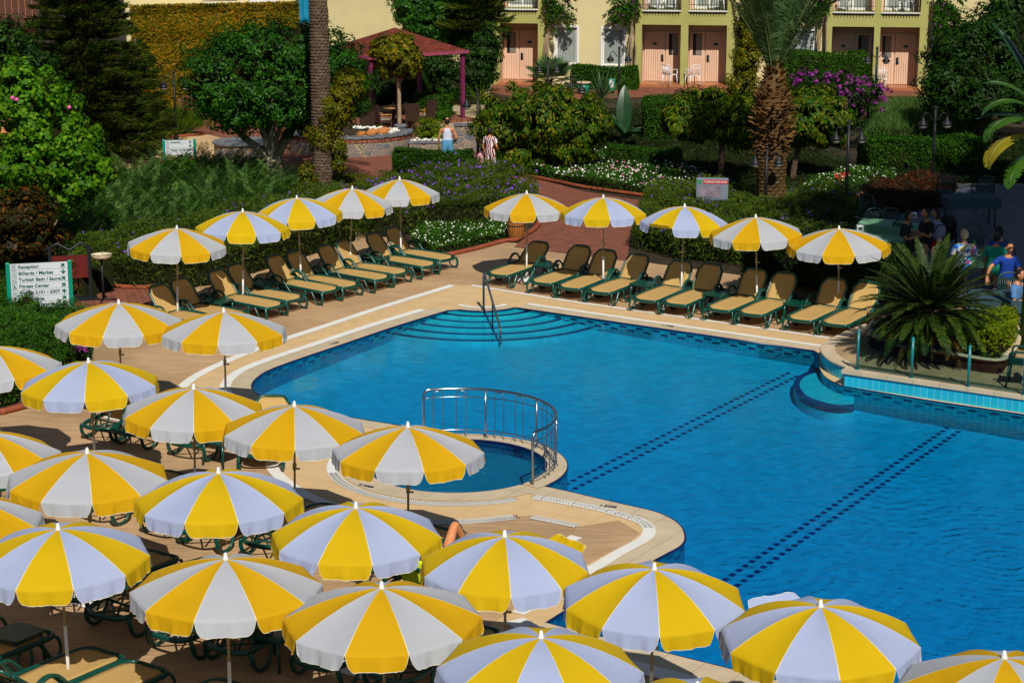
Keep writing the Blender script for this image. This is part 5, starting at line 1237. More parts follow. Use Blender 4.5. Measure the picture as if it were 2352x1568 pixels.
# right dark trees
tree('dark_tree', (2250, 345), [(2230, 150, 95, 80, .9), (2180, 200, 60, 60, .9, -.5), (2290, 110, 90, 80, .9), (2200, 110, 70, 50, .9), (2330, 180, 80, 90, .9), (2260, 220, 90, 50, .9, -.5)], 34000, .38, .15, .07, 'dark', 'big dark evergreen mass at the right edge', .2, 6, kcore=.75)
tree('dark_tree', (2390, 330), [(2330, 40, 70, 60, .9), (2400, 60, 80, 90, .9)], 14000, .4, .15, .08, 'dark', 'dark tree crown in the top right corner', .2, 5, kcore=.7)
# tree above the gazebo and the conifer branch beside it
tree('leafy_tree', (1010, 215), [(1000, 40, 85, 55, .9), (960, 15, 60, 50, .9), (1060, 25, 70, 60, .9), (1040, 80, 60, 40, .9)], 24000, .36, .15, .10, 'ficus', 'bright leafy tree behind the red roofed gazebo', .16, 5, kcore=.7)
def conifer(base, H, Rm, tiers, label, el0=-5, n_sp=9, mat='pine', name='conifer', start=.05, seed=1, Ls=.30, top_only=0):
    o = P(*base); t = thing(name, o, 0, label, 'tree'); q = MB(); q.tube([(0, 0, 0), (0, 0, H * .6), (.05, 0, H)], [.2, .13, .03], 10); rr = random.Random(seed); Pn, Dn = [], []; bq = MB()
    for i in range(tiers):
        k = start + (1 - start) * i / tiers; z = H * k; Lb = Rm * (1 - k) ** .75 + .25
        for j in range(n_sp):
            a = 2 * math.pi * (j + rr.random() * .7) / n_sp + i; L = Lb * rr.uniform(.75, 1.1); d = Vector((math.cos(a), math.sin(a), math.tan(R(el0 + rr.uniform(-6, 8))))); m_ = int(26 * L) + 8
            e = Vector((0, 0, z)) + d * L; bq.tube([(0, 0, z), Vector((0, 0, z)).lerp(e, .5) + Vector((0, 0, .04 * L)), e + Vector((0, 0, .12 * L))], [.03, .02, .008], 4)
            for _ in range(m_):
                s_ = rr.uniform(.2, 1.0); c = Vector((0, 0, z)) + d * L * s_ + Vector((0, 0, .12 * L * s_ * s_)); sd = Vector((-d.y, d.x, 0)) * rr.uniform(-.32, .32) * L * (1.15 - s_)
                c = c + sd + Vector((0, 0, rr.uniform(-.06, .06)))
                dd = (d * .8 + sd * 1.2 + Vector((0, 0, rr.uniform(.0, .5)))).normalized()
                for _ in range(5):
                    Pn.append(c + Vector((rr.uniform(-.08, .08), rr.uniform(-.08, .08), rr.uniform(-.04, .04)))); Dn.append((dd + Vector((rr.uniform(-.5, .5), rr.uniform(-.5, .5), rr.uniform(-.3, .6)))).normalized())
    Pn = np.array(Pn); Dn = np.array(Dn); nm = unit(np.cross(Dn, rdir(len(Pn)))); mesh_quads('crown', leaf_quads(Pn, nm, Ls, .026, 0, along=Dn * 3), LF[mat], t); q.build('trunk', M['bark_brown'], t); bq.build('branch', M['bark_brown'], t); return t
conifer((205, 372), 8.2, 2.7, 30, 'large dark pine with drooping feathery branches at the top left', el0=-8, n_sp=10, seed=4)
conifer((318, 330), 3.6, 1.3, 14, 'smaller dark pine at the right foot of the big pine', el0=0, n_sp=8, seed=6, Ls=.22)
conifer((1098, 228), 6.5, 2.0, 16, 'golden green pine branches beside the yellow green balcony', el0=-4, n_sp=7, seed=9, start=.45, Ls=.34)
bush('dark_shrubs', (895, 246), [(880, 185, 55, 60, .7), (945, 190, 45, 50, .7), (820, 200, 40, 50, .7)], 12000, .3, .13, .08, 'dark', 'dark shrubs seen through the gazebo', 'shrub', kcore=.85)
bush('dark_shrubs', (1060, 240), [(1000, 155, 50, 45, .8), (1090, 160, 45, 60, .8), (1050, 195, 55, 35, .8), (1120, 120, 30, 60, .8)], 15000, .3, .13, .08, 'dark', 'dark evergreen shrubs filling the gap behind the gazebo', 'shrub', kcore=.8)
# big leaved shrub at the left with pink flowers
bl_ = bush('hibiscus_tree', (118, 600), [(60, 250, 90, 70, .9), (120, 310, 90, 60, .9), (60, 370, 110, 60, .9), (170, 365, 70, 55, .9), (150, 425, 70, 45, .8), (50, 190, 60, 50, .9), (200, 395, 45, 50, .8)], 19000, .22, .125, .10, 'bright', 'bright big leaved shrub with a few pink flowers at the left edge', 'shrub', kcore=.45, noise=.9)
q = MB(); q.tube(smooth_path([(0, 0, 0), (.05, 0, .35), (-.02, 0, .7), (.2, 0, 1.1), (.1, .1, 1.7)], 4), .06, 8); q.tube(smooth_path([(.03, 0, .3), (-.15, 0, .6), (-.1, 0, .9), (-.4, .1, 1.5)], 4), .045, 8); q.build('trunk', M['bark_twist'], bl_)
o_ = bl_.location; 
for (x, y) in ((28, 225), (38, 229), (159, 247)):
    pk = MB(); c = PY(x, y, o_.y - 1.2) - Vector(o_); pk.ball(c, .05, 8, 5); pk.build('bloom', M['pink'], bl_)
bush('rust_shrub', (50, 640), [(45, 500, 75, 60, .8), (30, 560, 60, 45, .8), (85, 545, 45, 40, .8)], 6500, .28, .16, .07, 'rust', 'shrub with rusty brown leaves behind the direction board', 'shrub', kcore=.55)
bush('dark_climber', (20, 420), [(20, 110, 60, 60, .8), (70, 140, 60, 40, .8), (10, 180, 60, 40, .8)], 8000, .3, .12, .07, 'dark', 'dark climber under the wooden balcony at the top left', 'climber')
# grassy shrub by the steps
def grass_clump(base, bl, n, L, W, mat, label, cat='grass', z0=0, spread=.9, name='grass_clump'):
    o = P(*base, z0); t = thing(name, o, 0, label, cat); bs_ = rel([blob(*b[:4], o.y, b[4] if len(b) > 4 else 1) for b in bl], o); p, _ = clump_pts(bs_, n, .25, shell=.3); c = np.array([0, 0, -.3])
    d = unit(unit(p - c) * spread + np.array([0, 0, 1.0]) + .25 * rdir(len(p))); nm = unit(np.cross(d, rdir(len(p)))); mesh_quads('blades', leaf_quads(p, nm, L, W, 0, along=d * 3), [LF[mat], M['twig_shade']], t, extra=core(bs_, .6)); return t
grass_clump((385, 312), [(385, 280, 82, 32, .8)], 9000, .4, .018, 'grass', 'rounded grassy shrub before the ivy wall')
grass_clump((690, 312), [(690, 285, 40, 30, .8)], 1500, .5, .018, 'grass', 'thin grass tuft beyond the ficus trunk')
bush('round_shrub', (985, 338), [(985, 305, 30, 34, .9), (1012, 312, 22, 26, .9)], 6000, .16, .07, .03, 'lime', 'bright green rounded shrub left of the man in white', 'shrub', kcore=.7)
bush('small_shrub', (1003, 282), [(1003, 262, 26, 18, .9)], 3000, .15, .09, .05, 'hedge', 'small round shrub at the gazebo edge by the paved yard', 'shrub')
bush('left_corner_bush', (30, 760), [(40, 720, 60, 36, .8), (0, 730, 40, 40, .8), (60, 700, 22, 26, .8)], 9000, .16, .05, .03, 'hedge', 'taller leafy bush covering the lower corner of the direction board', 'shrub')
bush('dark_shrub', (560, 440), [(420, 395, 40, 22, .8), (415, 375, 22, 26, .8)], 3500, .15, .07, .04, 'hedge', 'small shrub at the legs of the small direction board', 'shrub')
# grape arbour tree before the gazebo
gt = tree('grape_tree', (918, 308), [(911, 128, 50, 42, .9), (895, 110, 38, 28, .9), (930, 140, 36, 32, .9)], 9000, .2, .14, .11, 'ivy', 'small round tree turning yellow with twisting trunk before the gazebo', .07, 5, 'bark_twist', kcore=.6, fork=.62)
# fan palm and yucca
def fan_palm(base, H, n, L, label, name='fan_palm', mat='palm', W=.03, up=.2, fan=True, trunk=.08, z0=0):
    o = P(*base, z0); t = thing(name, o, 0, label, 'palm'); q = MB(); q.tube([(0, 0, 0), (0, 0, H)], trunk, 8); q.build('trunk', M['bark_brown'], t); Q = []; rb = MB()
    for i in range(n):
        a = i * 2.399; el = R(75 - 95 * (i / n) ** .8); d = np.array([math.cos(a) * math.cos(el), math.sin(a) * math.cos(el), math.sin(el)])
        if fan:
            c = np.array([0, 0, H]) + d * L * .55; rb.tube([(0, 0, H), Vector(c)], .012, 4); sd = unit(np.cross(d, [0, 0, 1.0])); u2 = np.cross(sd, d)
            for k in np.linspace(-1.9, 1.9, 22):
                e = d * math.cos(k) + sd * math.sin(k) + u2 * .15; tip = c + e * L * .55 - np.array([0, 0, .06]); m_ = c + e * L * .3; w_ = unit(np.cross(e, u2)) * W * .6; Q.append(np.stack([c, m_ + w_, tip, m_ - w_]))
        else:
            c = np.array([0, 0, H]); e = d + .1 * rng.normal(size=3); tip = c + e * L * random.uniform(.8, 1.1); w_ = unit(np.cross(e, [0, 0, 1.0])) * W * .5; m_ = c + e * L * .35; Q.append(np.stack([c, m_ + w_, tip, m_ - w_]))
    mesh_quads('leaves', np.array(Q), LF[mat], t)
    if fan: rb.build('stalk', M['twig_shade'], t)
    return t
fan_palm((1264, 250), 1.05, 22, 1.15, 'fan palm in front of the left window', W=.05)
fan_palm((1382, 272), .75, 130, 1.25, 'spiky yucca beside the clipped hedge', 'yucca', mat='palm', W=.05, fan=False)
fan_palm((1102, 262), .3, 90, 1.0, 'pale spiky grass tree beside the gazebo post', 'yucca', mat='lime', W=.03, fan=False, trunk=.05)
# banana leaves
def big_leaf(mb, o, az, el, L, W, droop, mi=0, tear=0, fold=.25, seed=0):
    rr = random.Random(seed); K = 22; p = Vector(o); e = el; c = []; 
    for i in range(K + 1):
        c.append(p.copy()); p = p + Vector((math.cos(az) * math.cos(e), math.sin(az) * math.cos(e), math.sin(e))) * L / K; e -= droop / K * (.3 + 1.4 * i / K)
    sd = Vector((-math.sin(az), math.cos(az), 0))
    for sg in (-1, 1):
        for i in range(K):
            w0 = W * math.sin(math.pi * min(1, (i / K * .92 + .08))) ** .7; w1 = W * math.sin(math.pi * min(1, ((i + 1) / K * .92 + .08))) ** .7
            if tear and rr.random() < tear: w1 *= .55
            t_ = (c[i + 1] - c[i]).normalized(); upv = sd.cross(t_)
            if upv.z < 0: upv = -upv
            f0 = sd * sg * w0 + t_ * w0 * .25 - upv * w0 * fold * -1 + Vector((0, 0, -w0 * .45)); f1 = sd * sg * w1 + t_ * w1 * .25 + upv * w1 * fold + Vector((0, 0, -w1 * .45))
            mb.add([c[i], c[i + 1], c[i + 1] + f1, c[i] + f0], [(0, 1, 2, 3)], mi, True)
    mb.tube(c[:-2], .018, 5, mi=mi)
def banana(base, specs, label, H=1.2, name='banana_plant', mats=None, z0=0):
    o = P(*base, z0); t = thing(name, o, 0, label, 'banana plant')
    q = MB(); q.tube([(0, 0, 0), (0, 0, H)], [.1, .07], 8); q.build('stem', mats[0] if mats else LF['banana'], t)
    for i, s_ in enumerate(specs):
        q = MB(); big_leaf(q, s_[0], R(s_[1]), R(s_[2]), s_[3], s_[4], R(s_[5]), 0, s_[7] if len(s_) > 7 else 0, seed=i); q.build('leaf', (mats or [LF['banana'], LF['banana_dry'], LF['banana_dark']])[s_[6]], t)
    return t
banana((1432, 345), [((0, 0, .6), 85, 82, 1.6, .26, 20, 2), ((0, 0, .5), 200, 55, 1.1, .3, 50, 2), ((0, 0, .4), -60, 40, 1.1, .28, 60, 2), ((0, 0, .5), 150, 65, .9, .2, 30, 2), ((0, 0, .4), 10, 45, .8, .2, 50, 2)], 'dark banana plant with one upright leaf between hedges', .6)
rb_ = P(2395, 590, TZ)
banana((2352, 802), [((0, 0, 4.6), 168, 76, 1.9, .27, 18, 2), ((0, 0, 4.6), 176, 48, 1.25, .2, 70, 0, .1), ((0, 0, 4.5), 186, 40, 1.3, .22, 120, 0, .3), ((0, 0, 4.3), 196, 28, 1.35, .24, 130, 0, .35), ((0, 0, 4.1), 205, 12, 1.45, .25, 115, 1, .3), ((0, 0, 4.7), 150, 66, 1.8, .26, 30, 2), ((0, 0, 4.0), 184, 12, 1.25, .22, 110, 0, .35), ((0, 0, 4.8), 110, 80, 1.9, .26, 10, 0), ((0, 0, 3.8), 225, -5, 1.2, .2, 80, 0, .2), ((0, 0, 4.4), 250, 30, 1.4, .22, 90, 2, .2), ((0, 0, 4.4), 172, 20, 1.2, .2, 60, 2, .1)], 'tattered banana plant at the right edge with one yellowed hanging leaf', 4.7, z0=TZ)
# unseen trees added outside the frame to throw shade into it
def added_shade_tree(x, y, H, r, n, label, mat='dark'):
    t = thing('added_shade_tree', (x, y, 0), 0, label, 'tree'); bs_ = [((random.uniform(-r, r) * .55, random.uniform(-r, r) * .55, H + random.uniform(-.8, .8)), (r * .45, r * .45, r * .25)) for _ in range(12)]
    crown('crown', bs_, n, .5, .3, .2, LF[mat], t, .8); q = MB(); q.tube([(0, 0, 0), (.1, 0, H)], [.3, .18], 10); q.build('trunk', M['bark_brown'], t); return t
added_shade_tree(14.8, 34.6, 14.0, 6.2, 16000, 'tall unseen tree added to shade the restaurant tables')
added_shade_tree(20.5, 42.0, 14.0, 6.0, 14000, 'second tall unseen tree added for shade right of the restaurant')
added_shade_tree(-15.5, 36.5, 12.5, 3.4, 4500, 'tall unseen tree added to shade the left garden')
# ================================================================ BUILDINGS
M['wall_cream'] = plain('wall_cream', (.66, .57, .30), .85, .06, 1.2, bump=.15, bs=20)
M['wall_green'] = plain('wall_green', (.39, .38, .12), .85, .08, 1.2, bump=.15, bs=20)
M['peach'] = plain('door_peach', (.74, .49, .34), .6, .05, 2)
M['recess'] = plain('recess_wall', (.64, .44, .31), .8, .06, 2)
M['white_frame'] = plain('white_frame', (.78, .78, .74), .5, .05, 2)
M['curtain'] = plain('curtain_glass', (.30, .34, .31), .3, .25, 3, scale=(14, 14, .3), spec=.6)
M['dark_glass'] = plain('dark_glass', (.03, .03, .035), .12, .4, 3, spec=.7)
M['lace'] = plain('lace_curtain', (.22, .19, .16), .5, .3, 4, scale=(16, 16, .4))
M['floor_red'] = plain('porch_floor', (.42, .16, .07), .35, .15, 2)
FO, FE = P(1150, 193), P(2130, 207); FU = (FE - FO).normalized(); FN = Vector((FU.y, -FU.x, 0)).normalized()   # FN faces the camera
FR = math.atan2(FU.y, FU.x)
def fac(x, y, O=None, N=None, U=None):
    O = O or FO; N = N or FN; U = U or FU
    d = ray(x, y); c = Vector((0, 0, CAMH)); t = (O - c).dot(N) / d.dot(N); p = c + d * t; return (p - O).dot(U), p.z
bd = thing('hotel_building', FO, FR, 'cream and olive hotel building with recessed peach doors and balconies', 'building')
def slab(mb, x0, x1, z0, z1, y0, y1, mi=0): mb.box(((x0 + x1) / 2, (y0 + y1) / 2, (z0 + z1) / 2), (x1 - x0, y1 - y0, z1 - z0), mi)
def X(x, y=150): return fac(x, y)[0]
def Z(y, x=1600): return fac(x, y)[1]
ZL = Z(56, 1500); ZB = Z(24, 1500); HB = 7.6; DEP = 1.15
secs = [(X(1135), X(1253), [(X(1150), X(1237))], X(1135)), (X(1459), X(1687), [(X(1474), X(1563)), (X(1580), X(1668))], 0), (X(1893), X(2126), [(X(1908), X(2004)), (X(2018), X(2108))], 0)]
cream = [(X(1253), X(1459)), (X(1687), X(1893)), (X(2126), X(2126) + 9)]
# cream wall segments with window openings
wins = [(1277, 1325, 63, 147), (1384, 1432, 66, 150), (1812, 1866, 70, 128), (2140, 2165, 70, 150)]
for k, (x0, x1) in enumerate(cream):
    mb = MB(); ws = [w_ for w_ in wins if x0 < X(w_[0]) < x1]; cur = x0
    for w_ in ws:
        a, b_ = X(w_[0]), X(w_[1]); z0, z1 = Z(w_[3], w_[0]), Z(w_[2], w_[0])
        slab(mb, cur, a, 0, HB, .0, .25); slab(mb, a, b_, 0, z0, .0, .25); slab(mb, a, b_, z1, HB, .0, .25); cur = b_
    slab(mb, cur, x1, 0, HB, .0, .25); mb.build('wall', M['wall_cream'], bd)
    for w_ in ws:
        a, b_ = X(w_[0]), X(w_[1]); z0, z1 = Z(w_[3], w_[0]), Z(w_[2], w_[0]); f = MB(); t_ = .09
        for q in ((a - t_, b_ + t_, z0 - t_, z0), (a - t_, b_ + t_, z1, z1 + t_), (a - t_, a, z0, z1), (b_, b_ + t_, z0, z1)): slab(f, *q, -.035, .0)
        for q in ((a, b_, z0, z0 + .06), (a, b_, z1 - .06, z1), (a, a + .06, z0 + .06, z1 - .06), (b_ - .06, b_, z0 + .06, z1 - .06)): slab(f, *q, .06, .12)
        wn = f.build('window', M['white_frame'], bd); g_ = MB(); slab(g_, a + .06, b_ - .06, z0 + .06, z1 - .06, .09, .10); g_.build('pane', M['curtain'], wn)
for si, (x0, x1, recs, _) in enumerate(secs):
    cur = x0
    for (a, b_) in recs + [(x1, 0)]: mb = MB(); slab(mb, cur, a, 0, ZL, -.28, -.04); mb.build('pier', M['wall_green'], bd); cur = b_
    mb = MB(); slab(mb, x0, x1, ZL, ZB, -.28, DEP - .2); 
    cur = x0
    for (a, b_) in recs: slab(mb, cur, a, ZB, HB, -.28, -.04); cur = b_
    slab(mb, cur, x1, ZB, HB, -.28, -.04); slab(mb, x0, x1, HB - 1.2, HB, -.275, .2)
    mb.build('balcony_band', M['wall_green'], bd)
    for ri, (a, b_) in enumerate(recs):
        w_ = b_ - a; left_door = not ((si == 0) or (ri == 1))
        mb = MB(); slab(mb, a - .14, b_ + .14, 0, ZL, DEP - .28, DEP - .1); slab(mb, a - .14, a - .02, 0, ZL, -.038, DEP - .28); slab(mb, b_ + .02, b_ + .14, 0, ZL, -.038, DEP - .28); mb.build('recess_wall', M['recess'], bd)
        mb = MB(); slab(mb, a - .1, b_ + .1, .0, .12, -.45, DEP - .28); mb.build('porch_floor', M['floor_red'], bd)
        dx0, dx1 = (a + .06, a + w_ * .56) if left_door else (b_ - w_ * .56, b_ - .06); wx0, wx1 = (dx1 + .05, b_ - .04) if left_door else (a + .04, dx0 - .05)
        mb = MB(); yb = DEP - .285
        n_ = 9
        for i in range(n_): slab(mb, dx0 + (dx1 - dx0) * i / n_ + .006, dx0 + (dx1 - dx0) * (i + 1) / n_ - .006, .14, 2.28, yb - .05, yb - .01)
        dr = mb.build('door', M['peach'], bd)
        h = MB(); hx = dx1 - .1 if left_door else dx0 + .1; slab(h, hx - .05, hx + .05, 1.0, 1.28, yb - .09, yb - .052); slab(h, hx - .02, hx + .07, 1.05, 1.08, yb - .13, yb - .092); h.build('handle', M['black_iron'], dr)
        h = MB(); cx_ = (dx0 + dx1) / 2; h.lathe([(.001, 0), (.11, 0), (.11, .015), (.001, .016)], n=14); h.xf(Matrix.Translation((cx_, yb - .055, 1.75)) @ Matrix.Rotation(R(90), 4, 'X') @ Matrix.Diagonal((1, .5, 1, 1))); h.build('number_plate', M['sign_line'], dr)
        mb = MB(); n_ = 6
        for i in range(n_): slab(mb, wx0 + (wx1 - wx0) * i / n_ + .005, wx0 + (wx1 - wx0) * (i + 1) / n_ - .005, .14, 1.2, yb - .045, yb - .01)
        for q in ((wx0, wx0 + .12, 1.2, 2.28), (wx1 - .12, wx1, 1.2, 2.28), (wx0 + .12, wx1 - .12, 2.2, 2.28), (wx0 + .12, wx1 - .12, 1.2, 1.26)): slab(mb, *q, yb - .045, yb - .01)
        sp_w = mb.build('side_panel', M['peach'], bd)
        mb = MB(); slab(mb, wx0 + .12, wx1 - .12, 1.26, 2.2, yb - .03, yb - .015); mb.build('pane', M['dark_glass'], sp_w)
        mb = MB(); slab(mb, wx0 + .12 + (wx1 - wx0 - .24) * .35, wx1 - .13, 1.28, 2.18, yb - .036, yb - .031); mb.build('curtain', M['lace'], sp_w)
        # balcony above
        mb = MB(); zb = ZB + .02; mb.tube([(a + .05, -.33, zb - .07), (b_ - .05, -.33, zb - .07)], .022, 6); mb.tube([(a + .05, -.33, zb + .95), (b_ - .05, -.33, zb + .95)], .025, 6); mb.tube([(a + .05, -.33, zb + .25), (b_ - .05, -.33, zb + .25)], .012, 6)
        nb = 13
        for i in range(nb): xx = a + .1 + (w_ - .2) * i / (nb - 1); mb.tube([(xx, -.33, zb - .2), (xx, -.33, zb + .95)], .011, 5)
        mb.build('balcony_railing', M['black_iron'], bd)
        mb = MB(); slab(mb, a, b_, ZB - .02, ZB + .02, -.36, -.1); mb.build('balcony_edge', M['white_frame'], bd)
        mb = MB(); slab(mb, a - .02, b_ + .02, ZB, HB - 1.2, DEP - .2, DEP); mb.build('upper_wall', M['peach'], bd)
        mb = MB(); cx_ = (a + b_) / 2
        for q in ((cx_ - .62, cx_ + .62, ZB + .02, ZB + .12), (cx_ - .62, cx_ - .5, ZB + .12, ZB + 2.2), (cx_ + .5, cx_ + .62, ZB + .12, ZB + 2.2), (cx_ - .05, cx_ + .05, ZB + .12, ZB + 2.2), (cx_ - .62, cx_ + .62, ZB + 2.2, ZB + 2.3)): slab(mb, *q, DEP - .27, DEP - .205)
        w2 = mb.build('balcony_door', M['white_frame'], bd); g_ = MB(); slab(g_, cx_ - .5, cx_ + .5, ZB + .12, ZB + 2.2, DEP - .23, DEP - .21); g_.build('pane', M['curtain'], w2)
rf = MB(); slab(rf, X(1135) - .3, X(2126) + 9.3, HB, HB + .25, -.6, 6); rf.build('roof', M['wall_cream'], bd)
rf = MB(); slab(rf, X(1135), X(2126) + 9, 0, HB - .02, DEP + .2, DEP + .5); rf.build('rear_wall', M['recess'], bd)
# dark passage with stair left of the hotel
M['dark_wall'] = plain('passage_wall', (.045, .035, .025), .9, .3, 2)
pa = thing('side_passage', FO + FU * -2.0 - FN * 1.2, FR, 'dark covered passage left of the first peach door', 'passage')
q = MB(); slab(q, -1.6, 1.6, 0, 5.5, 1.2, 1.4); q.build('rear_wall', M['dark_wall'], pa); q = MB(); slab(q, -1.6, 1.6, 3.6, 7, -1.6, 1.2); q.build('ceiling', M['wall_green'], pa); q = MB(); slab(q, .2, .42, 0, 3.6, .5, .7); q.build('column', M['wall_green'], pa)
# white chairs before the doors and on balconies
def monobloc(loc, rz, label, group='white plastic chairs', mat='white_plastic', slats=6, arms=True, H=.88, name='plastic_chair'):
    t = thing(name, loc, rz, label, 'chair', group)
    q = MB(); q.poly([(-.22, -.22), (.22, -.22), (.2, .2), (-.2, .2)], .42, .445); q.build('seat', M[mat], t)
    for sx in (-1, 1):
        for sy in (-1, 1):
            q = MB(); q.tube([(.21 * sx, .2 * sy, .43), (.24 * sx, .24 * sy, 0)], [.024, .016], 6); q.build('leg', M[mat], t)
        if arms:
            q = MB(); q.tube(smooth_path([(.23 * sx, -.2, .43), (.25 * sx, -.2, .62), (.25 * sx, -.1, .66), (.24 * sx, .18, .66)], 3), .02, 6, flat=(1.3, .7)); q.build('arm', M[mat], t)
    q = MB()
    for i in range(slats):
        x = -.19 + .38 * i / (slats - 1); q.tube([(x * .9, .2, .45), (x, .27, H - .06)], .016, 4, flat=(1.4, .5))
    q.tube(smooth_path([(-.22, .19, .44), (-.23, .26, .8), (-.1, .29, H), (.1, .29, H), (.23, .26, .8), (.22, .19, .44)], 3), .02, 6); q.build('backrest', M[mat], t)
    return t
def seat_at(x, y, z=0): return P(x, y, z)
c0 = monobloc(FO + FU * X(1540) + FN * .45 + Vector((0, 0, .12)), FR + R(140), 'white plastic chair turned beside the second peach door')
copy_thing(c0, FO + FU * X(1592) + FN * .5 + Vector((0, 0, .12)), FR + R(-150), 'white plastic chair facing the viewer at the third peach door', 'white plastic chairs')
copy_thing(c0, FO + FU * X(2022) + FN * .5 + Vector((0, 0, .12)), FR + R(170), 'white plastic chair at the last peach door on the right', 'white plastic chairs')
for x, lb in ((1500, 'white chair on the balcony above the second door'), (1538, 'second white chair on the balcony above the second door'), (1645, 'white chair on the balcony above the third door'), (1935, 'white chair on the balcony above the fourth door'), (2075, 'white chair on the balcony above the last door')):
    copy_thing(c0, FO + FU * X(x) - FN * .3 + Vector((0, 0, ZB + .02)), FR + R(random.uniform(100, 200)), lb, 'white plastic chairs')
# climbing bougainvillea on the facade
def vine(xp, x_l, x_r, y_top, y_bot, label, n=2600, base_y=200):
    o = FO + FU * X(xp) + FN * .35; t = thing('climbing_vine', o, FR, label, 'climber'); zt = Z(y_top, xp); zb = Z(y_bot, xp); q = MB(); rr = random.Random(xp)
    for k in range(4):
        q.tube(smooth_path([(rr.uniform(-.1, .1), 0, 0), (rr.uniform(-.2, .2), -.05, zb * .5), (rr.uniform(-.15, .15), 0, zb), (rr.uniform(-.4, .4), -.05, zt)], 4), .035, 6)
    q.build('stem', M['bark_twist'], t); xl, xr = X(x_l) - X(xp), X(x_r) - X(xp)
    Pn, Nn = [], []
    for k in range(26):
        s0 = Vector((rr.uniform(-.25, .25), -.1, rr.uniform(zb, zt))); e = Vector((rr.uniform(xl, xr), -rr.uniform(.2, .6), s0.z - rr.uniform(.1, 1.1))); m_ = (s0 + e) / 2 + Vector((0, -.2, .35))
        for j in range(n // 26):
            u = rr.random() ** .8; c = s0 * (1 - u) ** 2 + m_ * 2 * u * (1 - u) + e * u * u; Pn.append(c + Vector((rr.gauss(0, .1), rr.gauss(0, .08), rr.gauss(0, .1))) * (1.0 - .7 * u))
    Pn = np.array(Pn); mesh_quads('foliage', leaf_quads(Pn, unit(rdir(len(Pn)) + np.array([0, -.5, .6])), .10, .06), LF['hedge'], t)
    idx = rng.integers(0, len(Pn), 36); flowers('bloom', Pn[idx] + np.array([0, -.1, 0]), .08, M['magenta'], t)
vine(1262, 1250, 1330, -15, 35, 'leafy vine with pale twisting stems on the pier beside the first window')
vine(1452, 1385, 1470, -20, 35, 'flowering vine reaching left over the second window')
vine(1700, 1690, 1740, 0, 120, 'vine beside the third door behind the palm', 1800)
vine(1885, 1830, 1905, -30, 20, 'vine hanging over the small window right of the palm fronds')
vine(2150, 2128, 2230, -20, 75, 'vine beside the last olive column at the right', 4500)
# litter bin with number card on the walk
gb = thing('green_bin', P(1405, 216), 0, 'small green and white litter box by the window hedge', 'bin'); q = MB(); q.box((0, 0, .38), (.28, .2, .5)); bev(q.build('box', M['sign_green'], gb), .02); q = MB(); q.box((-.02, -.105, .42), (.16, .01, .3)); q.build('card', M['white_frame'], gb); q = MB(); q.box((0, 0, .07), (.2, .05, .14)); q.build('foot', M['black_iron'], gb)
pt = thing('flower_tub', P(1340, 216), 0, 'round cream rimmed tub half behind the yucca', 'planter'); q = MB(); q.lathe([(.22, 0), (.26, .45), (.24, .45), (.2, .2)], n=18); q.build('tub', M['sign_green'], pt); q = MB(); q.lathe([(.25, .45), (.33, .46), (.33, .5), (.25, .51)], n=20); q.build('rim', M['coping'], pt)
# ---------------------------------------------------------------- pale yellow annex, top centre left
AO = P(660, 225); AE = P(1170, 176); AU = (AE - AO).normalized(); AN = Vector((AU.y, -AU.x, 0)); AR = math.atan2(AU.y, AU.x)
an = thing('annex_building', AO, AR, 'plain pale yellow wall rising behind the gazebo and palm trunk', 'building')
def AX(x, y=60): return fac(x, y, AO, AN, AU)[0]
def AZ(y, x=800): return fac(x, y, AO, AN, AU)[1]
q = MB(); slab(q, AX(712), AX(1160), 0, 8, 0, .3); q.build('wall', M['wall_cream'], an); q = MB(); slab(q, AX(712) - .2, AX(1160) + .2, 8, 8.3, -.3, 4); q.build('roof', M['wall_green'], an)
M['blue_mosaic'] = bricks('blue_mosaic', (.02, .34, .55), (.015, .26, .45), (.01, .18, .3), .28, .22, .02, .3, rz=0, bump=.5)
q = MB(); slab(q, AX(684), AX(711), AZ(52, 700), 8, -.12, .0); q.build('blue_tiles', M['blue_mosaic'], an)
q = MB(); slab(q, AX(711) + .01, AX(722), 0, 8, -.04, -.0); q.build('corner_strip', M['white_frame'], an)
# ---------------------------------------------------------------- ivy covered building, top left
IO = P(300, 262); IE = P(720, 246); IU = (IE - IO).normalized(); IN = Vector((IU.y, -IU.x, 0)); IR = math.atan2(IU.y, IU.x)
iv = thing('ivy_building', IO, IR, 'low building whose wall is covered in golden ivy, white window sills on top', 'building')
def IX(x, y=60): return fac(x, y, IO, IN, IU)[0]
def IZ(y, x=500): return fac(x, y, IO, IN, IU)[1]
zt = IZ(9, 560); q = MB(); slab(q, IX(290), IX(684), 0, zt, 0, .3); q.build('wall', M['wall_cream'], iv)
q = MB(); slab(q, IX(470), IX(560), zt, zt + .06, -.12, .2); slab(q, IX(575), IX(640), zt + .01, zt + .12, -.1, .2); q.build('window_sill', M['white_frame'], iv)
q = MB(); slab(q, IX(290), IX(684), zt, 7, .35, .6); q.build('upper_wall', M['wall_cream'], iv)
q = MB()
for a in (470, 575): slab(q, IX(a), IX(a + 80), zt + .14, zt + 1.4, .3, .34)
wn = q.build('window', M['white_frame'], iv)
q = MB(); slab(q, IX(455), IX(480), 0, IZ(225, 470), -.05, -.0); q.build('door', M['dark_wall'], iv)
n = 30000; a = rng.uniform(IX(300), IX(684), n); z = rng.uniform(.02, 1, n) * (zt + .05); okm = (a < IX(470)) | (z > IZ(150, 560)); a, z = a[okm], z[okm]
